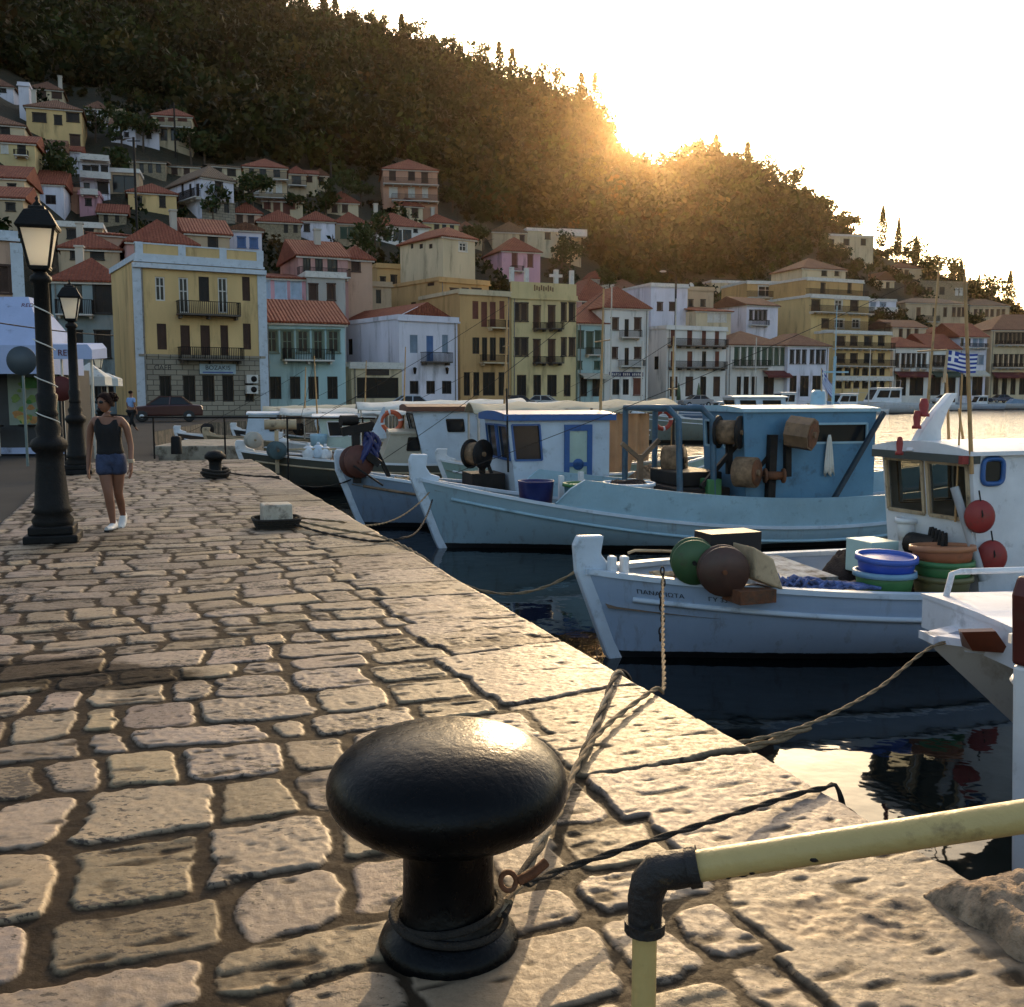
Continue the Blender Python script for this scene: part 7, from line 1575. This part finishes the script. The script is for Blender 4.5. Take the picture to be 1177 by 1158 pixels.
# man in a blue shirt near the red car
def walker(px, py, Y, shirt, label, rz=0, trou=SHIRT, h=1.72):
    p = P(px, py, Y); e = empty('person', (p.x, Y, -.04), rz, label, 'person'); s = h / 1.72; e.scale = (s, s, s)
    V, E, Rr = [], [], []
    pe = chain(V, E, Rr, [((0, 0, .92), (.15, .10))]); c = chain(V, E, Rr, [((0, 0, 1.08), (.14, .10)), ((0, 0, 1.30), (.16, .105)), ((0, 0, 1.43), (.06, .06)), ((0, -.01, 1.50), .05), ((0, -.02, 1.60), (.075, .09)), ((0, -.01, 1.67), (.06, .075))], pe)
    for sx in (-1, 1):
        a = chain(V, E, Rr, [((sx * .19, 0, 1.38), .055), ((sx * .24, .02, 1.12), .042), ((sx * .25, -.06, .88), .03), ((sx * .25, -.08, .81), (.02, .035))], c - 4)
        for k in range(4): chain(V, E, Rr, [((sx * .25, -.105 + .017 * k, .76), .009), ((sx * .24, -.108 + .017 * k, .72), .008)], a)
        chain(V, E, Rr, [((sx * .235, -.115, .79), .010), ((sx * .23, -.125, .76), .009)], a)
        chain(V, E, Rr, [((sx * .09, sx * .06, .84), .095), ((sx * .09, -sx * .08, .5), .062), ((sx * .09, sx * .12, .10), .04), ((sx * .09, sx * .12 - .12, .035), .035)], pe)
    skin('body', V, E, Rr, SKIN, e, 1)
    MB().ell((0, .012, 1.66), .088, .10, .075, 12, 8).build('hair', HAIR, e)
    V, E, Rr = [], [], []; c = chain(V, E, Rr, [((0, 0, .93), (.165, .12)), ((0, 0, 1.10), (.155, .115)), ((0, 0, 1.30), (.172, .12)), ((0, 0, 1.41), (.08, .08))])
    for sx in (-1, 1): chain(V, E, Rr, [((sx * .19, 0, 1.38), .07), ((sx * .225, .012, 1.2), .062)], c - 1)
    skin('shirt', V, E, Rr, shirt, e, 1)
    V, E, Rr = [], [], []; pe = chain(V, E, Rr, [((0, 0, .92), (.16, .115))])
    for sx in (-1, 1): chain(V, E, Rr, [((sx * .09, sx * .06, .84), .108), ((sx * .09, -sx * .08, .5), .078), ((sx * .09, sx * .10, .16), .06)], pe)
    skin('trousers', V, E, Rr, trou, e, 1)
walker(151, 470, 43, mat('sky_blue_shirt', (.20, .32, .55), .8, .1, 5), 'man in a sky blue shirt beside the dark red car', 2.6)
# ================================================================ VEHICLES
def car(px, Y, rz, label, paintm, L=4.1, kind='car', group='parked cars along the waterfront', z=-.045):
    p = P(px, 455, Y); e = empty('parked_car', (p.x, Y, z), rz, label, 'car', group)
    prof = [(-L / 2, .35), (-L / 2 + .02, .75), (-L / 2 + .15, .85), (-L * .24, .95), (L * .34, 1.0), (L / 2 - .08, .95), (L / 2, .7), (L / 2, .35)]
    if kind == 'pickup': prof = [(-L / 2, .4), (-L / 2 + .02, .85), (-L * .22, .98), (L * .1, 1.0), (L / 2, 1.0), (L / 2, .4)]
    mb = MB(); mb.prism(prof, lambda a, b, d: (a, d, b), -.84, .84); mb.build('body', paintm, e, bevel=.07)
    x0, x1, x2, x3 = (-L * .25, -L * .08, L * .22, L * .36) if kind == 'car' else (-L * .2, -L * .06, L * .06, L * .1)
    mb = MB(); mb.hexa([(x0, -.78, .95), (x3, -.78, .98), (x3, .78, .98), (x0, .78, .95), (x1, -.62, 1.42), (x2, -.62, 1.42), (x2, .62, 1.42), (x1, .62, 1.42)]); mb.build('window_glass', GLASS, e, bevel=.03)
    mb = MB(); mb.box(x1 - .05, x2 + .05, -.64, .64, 1.41, 1.47)
    for y in (-.7, .7):
        for (a, b) in ((x0, x1), (x3, x2), ((x0 + x3) / 2, (x1 + x2) / 2)): mb.bar((a, y * 1.115, .96), (b, y * .90, 1.43), .07)
    mb.build('roof', paintm, e)
    for x in (-L * .31, L * .31):
        for y in (-.78, .78):
            w_ = MB().lathe([(.18, -.09), (.31, -.09), (.33, -.05), (.33, .05), (.31, .09), (.18, .09)], (x, y, .33), 18, axis=(0, 1, 0)).build('wheel', SOLE, e)
            MB().lathe([(0, -.1), (.19, -.085), (.19, .085), (0, .1)], (x, y, .33), 12, axis=(0, 1, 0)).build('rim', ALU, w_)
    for y in (-.58, .58):
        MB().ell((-L / 2 + .06, y, .72), .06, .16, .08, 10, 6).build('headlight', TRIM, e); MB().ell((L / 2 - .04, y, .8), .05, .13, .08, 10, 6).build('tail_light', REDP, e)
    return e
cp = lambda n, c: mat('car_paint_' + n, c, .28, .06, 2, coat=.5)
car(190, 58, .3, 'dark red hatchback parked in front of the yellow neoclassical house', cp('dark_red', (.045, .008, .008)))
car(468, 82, .4, 'pale blue car parked before the white house with blue shutters', cp('pale_blue', (.35, .42, .50)))
car(590, 98, .3, 'dark car in front of the olive yellow mansion', cp('charcoal', (.03, .032, .035)))
car(626, 101, 2.9, 'silver hatchback in front of the olive yellow mansion', cp('silver', (.42, .43, .42)))
car(868, 132, .3, 'white pickup truck before the long white house', cp('white', (.60, .60, .60)), 4.8, 'pickup')
car(800, 122, .3, 'silver grey car before the house with brown shutters', cp('grey', (.25, .25, .26)))
car(1085, 166, .2, 'white car in front of the balconied house with orange red roof', cp('white', (.60, .60, .60)))
car(1150, 176, .2, 'dark blue car before the long cream building', cp('navy', (.02, .03, .07)))
# ================================================================ MOTORBOATS AND MASTS ON THE FAR QUAY
def motorboat(px, Y, rz, L, label, cab=1, col=(.58, .59, .62)):
    hm = _mc.setdefault('mbhull%s' % (col,), None) or m_hull('motorboat_%d' % len(_mc), col, dark_band=(.02, .03, .06), hz=.1); _mc['mbhull%s' % (col,)] = hm
    b = Boat('motorboat', label, 'motorboat', px, Y, rz, L, L * .34, L * .17, L * .13, L * .12, hm, rake=L * .13, post=0, bul=.05, stern='transom', deckm=WHITE, group='motorboats along the far quay', draft=.3)
    z = L * .135
    if cab: 
        cabin(b.e, 'cabin', L * .30, L * (.30 + .28 * cab), -L * .11, L * .11, z, z + L * .17, L * .09, WHITE, DARKM, near=[(.12, .52, .35, .85), (.58, .92, .35, .85)], far=[(.1, .5, .35, .85)], front=[(.06, .94, .2, .9)], roofm=WHITE, oh=.12, glass=GLASS)
        if cab > 1:
            mb = MB(); mb.tube([(L * .65, -L * .1, z), (L * .68, -L * .1, z + L * .27), (L * .68, L * .1, z + L * .27), (L * .65, L * .1, z)], .03, 6); mb.build('radar_arch', ALU, b.e)
    else:
        mb = MB(); mb.hexa([(L * .35, -L * .1, z), (L * .9, -L * .12, z), (L * .9, L * .12, z), (L * .35, L * .1, z), (L * .5, -L * .09, z + L * .13), (L * .8, -L * .1, z + L * .1), (L * .8, L * .1, z + L * .1), (L * .5, L * .09, z + L * .13)]); mb.build('boat_cover', mat('blue_grey_cover', (.16, .24, .34), .8), b.e, bevel=.05)
    mb = MB(); mb.tube([(L * .02, -L * .06, L * .18), (L * .03, -L * .06, L * .26), (L * .25, -L * .13, L * .25)], .018, 5); mb.tube([(L * .02, L * .06, L * .18), (L * .03, L * .06, L * .26), (L * .25, L * .13, L * .25)], .018, 5); mb.build('bow_rail', ALU, b.e)
    return b
for a in ((826, 108, .25, 5.0, 'small white motorboat below the white pickup truck', 0, (.5, .52, .56)), (862, 112, .2, 8.5, 'white cabin motorboat with raked bow left of the blue covered boat', 1.0), (912, 118, .15, 6.5, 'motorboat under a blue grey cover below the hotel', 0), (935, 126, .15, 8.0, 'pale motorboat with an open pilot house below the hotel balconies', 1.3, (.40, .43, .46)),
          (968, 130, .1, 10.5, 'large white motor cruiser right of the blue wheelhouse', 1.4), (1066, 150, .1, 6.5, 'white motorboat behind the flag of the nearest fishing boat', 1.0), (1102, 158, .1, 7.0, 'pale blue motorboat at the right of the mast', 1.0, (.36, .42, .52)), (1140, 166, .1, 6.5, 'low grey motorboat by the right edge', 0, (.42, .42, .44)),
          (700, 84, .3, 5.5, 'dark topped motorboat right of the tan tarpaulin', 1.0, (.06, .09, .16)), (758, 92, .25, 6.0, 'blue hulled motorboat behind the red life buoy', 0, (.10, .16, .26)), (800, 98, .25, 5.5, 'white open motorboat below the house with brown shutters', 1.0)):
    motorboat(*a)
b12 = Boat('fishing_boat', 'grey green fishing boat moored across the water behind the gantry', 'fishing boat', 735, 52, .1, 9.5, 3.0, 1.5, 1.1, 1.4, m_hull('grey_green', (.20, .22, .19)), capm=WHITE, post=.3)
cabin(b12.e, 'cabin', 5.0, 7.4, -1, 1, .9, 2.3, -.3, WHITEB, DARKM, near=[(.1, .4, .5, .9), (.55, .9, .5, .9)], front=[(.1, .9, .5, .9)], roofm=WHITE)
MM = mat('pale_mast', (.50, .46, .40), .5, .1, 3)
for px, yb, yt, Y, lb in ((681, 450, 328, 86, 'pale sailing mast before the narrow pale blue house'), (756, 452, 343, 92, 'pale mast before the grey side wall'), (717, 450, 392, 88, 'short mast before the white three storey house'), (852, 452, 388, 110, 'thin mast before the long white house'), (985, 462, 400, 128, 'thin mast above the motor cruiser')):
    a = P(px, yb, Y); t = empty('sailing_dinghy', (a.x, Y, WZ), .2, 'small moored boat carrying the ' + lb, 'sailing boat')
    bm = Boat('hull_holder', None, None, px, Y, .2, 4.5, 1.7, .8, .55, .6, WHITE, rake=.3, post=0, bul=.1)
    for c_ in [x for x in bpy.data.objects if x.parent == bm.e]: c_.parent = t
    bpy.data.objects.remove(bm.e)
    MB().tube([(1.6, 0, 0), (1.62, 0, P(px, yt, Y).z - WZ)], [.09, .055], 8).build('mast', MM, t); MB().tube([(1.6, 0, 1.4), (4.0, 0, 1.5)], .04, 6).build('boom', MM, t)
# utility poles and hillside lamp
for px, yb, yt, Y, lb in ((776, 385, 318, 140, 'black street light pole with bent arm above the white block house'), (620 / 4 + 4, 300, 158, None, 'dark wooden utility pole beside the yellow small house'), (202, 182, 118, None, 'thin utility pole beside the topmost red roofed house'), (381, 236, 186, None, 'utility pole beside the white gabled house')):
    Yq = Y or hit(px, yb); a = P(px, yb, Yq); zt = P(px, yt, Yq).z; e = empty('utility_pole', (a.x, Yq, a.z - 1), 0, lb, 'pole')
    MB().tube([(0, 0, -2), (0, 0, zt - a.z + 1)], .14, 7).build('pole_shaft', DARKM, e); h_ = zt - a.z + 1
    if Y: MB().tube([(0, 0, h_), (-.3, 0, h_ + .5), (-1.6, 0, h_ + .7)], .07, 6).build('lamp_arm', DARKM, e); MB().ell((-1.8, 0, h_ + .68), .5, .2, .14, 10, 6).build('lamp_head', TRIM, e)
    else: MB().bar((-.7, 0, h_ - .4), (.7, 0, h_ - .4), .1).build('crossarm', DARKM, e)
for px, lb in ((780, 'left closed green parasol before the house with brown shutters'), (803, 'right closed green parasol before the house with brown shutters')):
    a = P(px, 455, 124); e = empty('parasol', (a.x, 124, -.04), 0, lb, 'parasol'); MB().lathe([(.03, 0), (.03, .8), (.28, .85), (.22, 2.0), (.05, 2.9), (0, 2.95)], n=10).build('folded_canopy', mat('olive_canvas', (.09, .12, .07), .9), e); MB().lathe([(.3, 0), (.3, .08), (.04, .1)], n=12).build('foot', IRON, e)
# ================================================================ SINGLE TREES
RIDGE = [(300, 4, 'r'), (318, 6, 'p'), (345, 14, 'r'), (372, 22, 'p'), (384, 26, 'p'), (403, 32, 'r'), (425, 42, 'r'), (437, 44, 'r'), (462, 52, 'p'), (478, 56, 'r'), (506, 66, 'r'), (520, 72, 'r'), (548, 84, 'r'), (574, 93, 'p'), (588, 98, 'p'), (606, 104, 'r'), (622, 110, 'r'), (640, 118, 'r'), (655, 126, 'r'), (668, 134, 'p'), (682, 144, 'p'), (690, 150, 'r'), (700, 168, 'r'), (786, 196, 'r'), (800, 190, 'r'), (815, 190, 'r'), (824, 192, 'p'), (845, 200, 'r'), (860, 208, 'p'), (872, 214, 'r'), (888, 222, 'r'), (908, 232, 'o'), (924, 240, 'r'), (945, 252, 'r'), (966, 264, 'r'), (978, 272, 'r'), (1044, 308, 'r'), (1070, 318, 'r'), (1095, 330, 'r'), (1120, 338, 'r'), (1140, 348, 'r')]
rs = random.Random(21)
for k, (px, py, kd) in enumerate(RIDGE):
    d1v = float(np.interp(tcol(px), *D1)); Yk = d1v - rs.uniform(2, 12); X = P(px, py, Yk).x
    h = {'p': rs.uniform(11, 15), 'r': rs.uniform(7.5, 12.5), 'o': 12}[kd]; h = 17 if px in (682,) else h
    tree('pine' if kd == 'p' else 'round', 'pointed pine standing on the skyline of the hill' if kd == 'p' else 'leafy tree standing on the skyline of the hill', X, Yk, h, h * (.24 if kd == 'p' else .38), 520 if kd == 'p' else 420, .55, (.035, .045, .014), 'pines on the skyline' if kd == 'p' else 'leafy trees on the skyline', .22)
for px, yb, yt, w_, lb in ((1013, 288, 241, 4, 'tallest dark cypress beside the high cream villa'), (1033, 296, 255, 2.6, 'slim cypress second from the villa'), (1051, 306, 275, 3, 'short slim cypress on the descending ridge'), (1103, 335, 302, 2.4, 'slim cypress behind the mast of the nearest boat'), (1160, 366, 316, 4.6, 'broad cypress beside the long beige house')):
    Yk = min(hit(px, yb), float(np.interp(tcol(px), *D1)) - 3); a = P(px, yb, Yk); tree('cypress', lb, a.x, Yk, (yb - yt) / F * Yk * 1.05, w_ / F * Yk * 1.7, 1500, .32, (.03, .04, .014), None, .15, z=a.z)
GARD = [(110, 165), (140, 178), (165, 176), (60, 218), (245, 258), (290, 246), (375, 250), (395, 246), (345, 258), (432, 300), (420, 320), (540, 292), (555, 300), (645, 318), (655, 312), (700, 345), (722, 340), (910, 300), (940, 300), (965, 310), (985, 318), (1000, 322), (880, 300), (925, 290), (1040, 338), (1050, 345), (1095, 352), (1125, 352), (1150, 350), (1075, 372), (205, 165), (220, 190), (235, 190), (415, 240), (520, 245), (130, 215), (75, 240), (275, 250), (1020, 300), (1030, 305)]
for k, (px, yb) in enumerate(GARD):
    Yk = hit(px, yb); a = P(px, yb, Yk); h = rs.uniform(4.5, 7.5)
    tree('round', 'dark leafy tree growing among the hillside houses', a.x, Yk, h, h * .42, 380, .36, (.028, .042, .015), 'leafy trees among the hillside houses', .18)
# ================================================================ HAZE, ADDED FOR THE GLOW ROUND THE SUN
hm = bpy.data.materials.new('sun_glow_haze'); hm.use_nodes = True; hn = hm.node_tree
for x in list(hn.nodes):
    if x.type != 'OUTPUT_MATERIAL': hn.nodes.remove(x)
pv = N(hn, 'ShaderNodeVolumePrincipled'); pv.inputs['Color'].default_value = (1, .74, .45, 1)
pv.inputs['Density'].default_value = .00006; pv.inputs['Anisotropy'].default_value = .92
hn.links.new(pv.outputs[0], hn.nodes['Material Output'].inputs['Volume'])
hz = MB().box(-520, 520, -40, 640, -6, 330).build('haze', hm); tag(hz, kind='stuff')
build_wood()
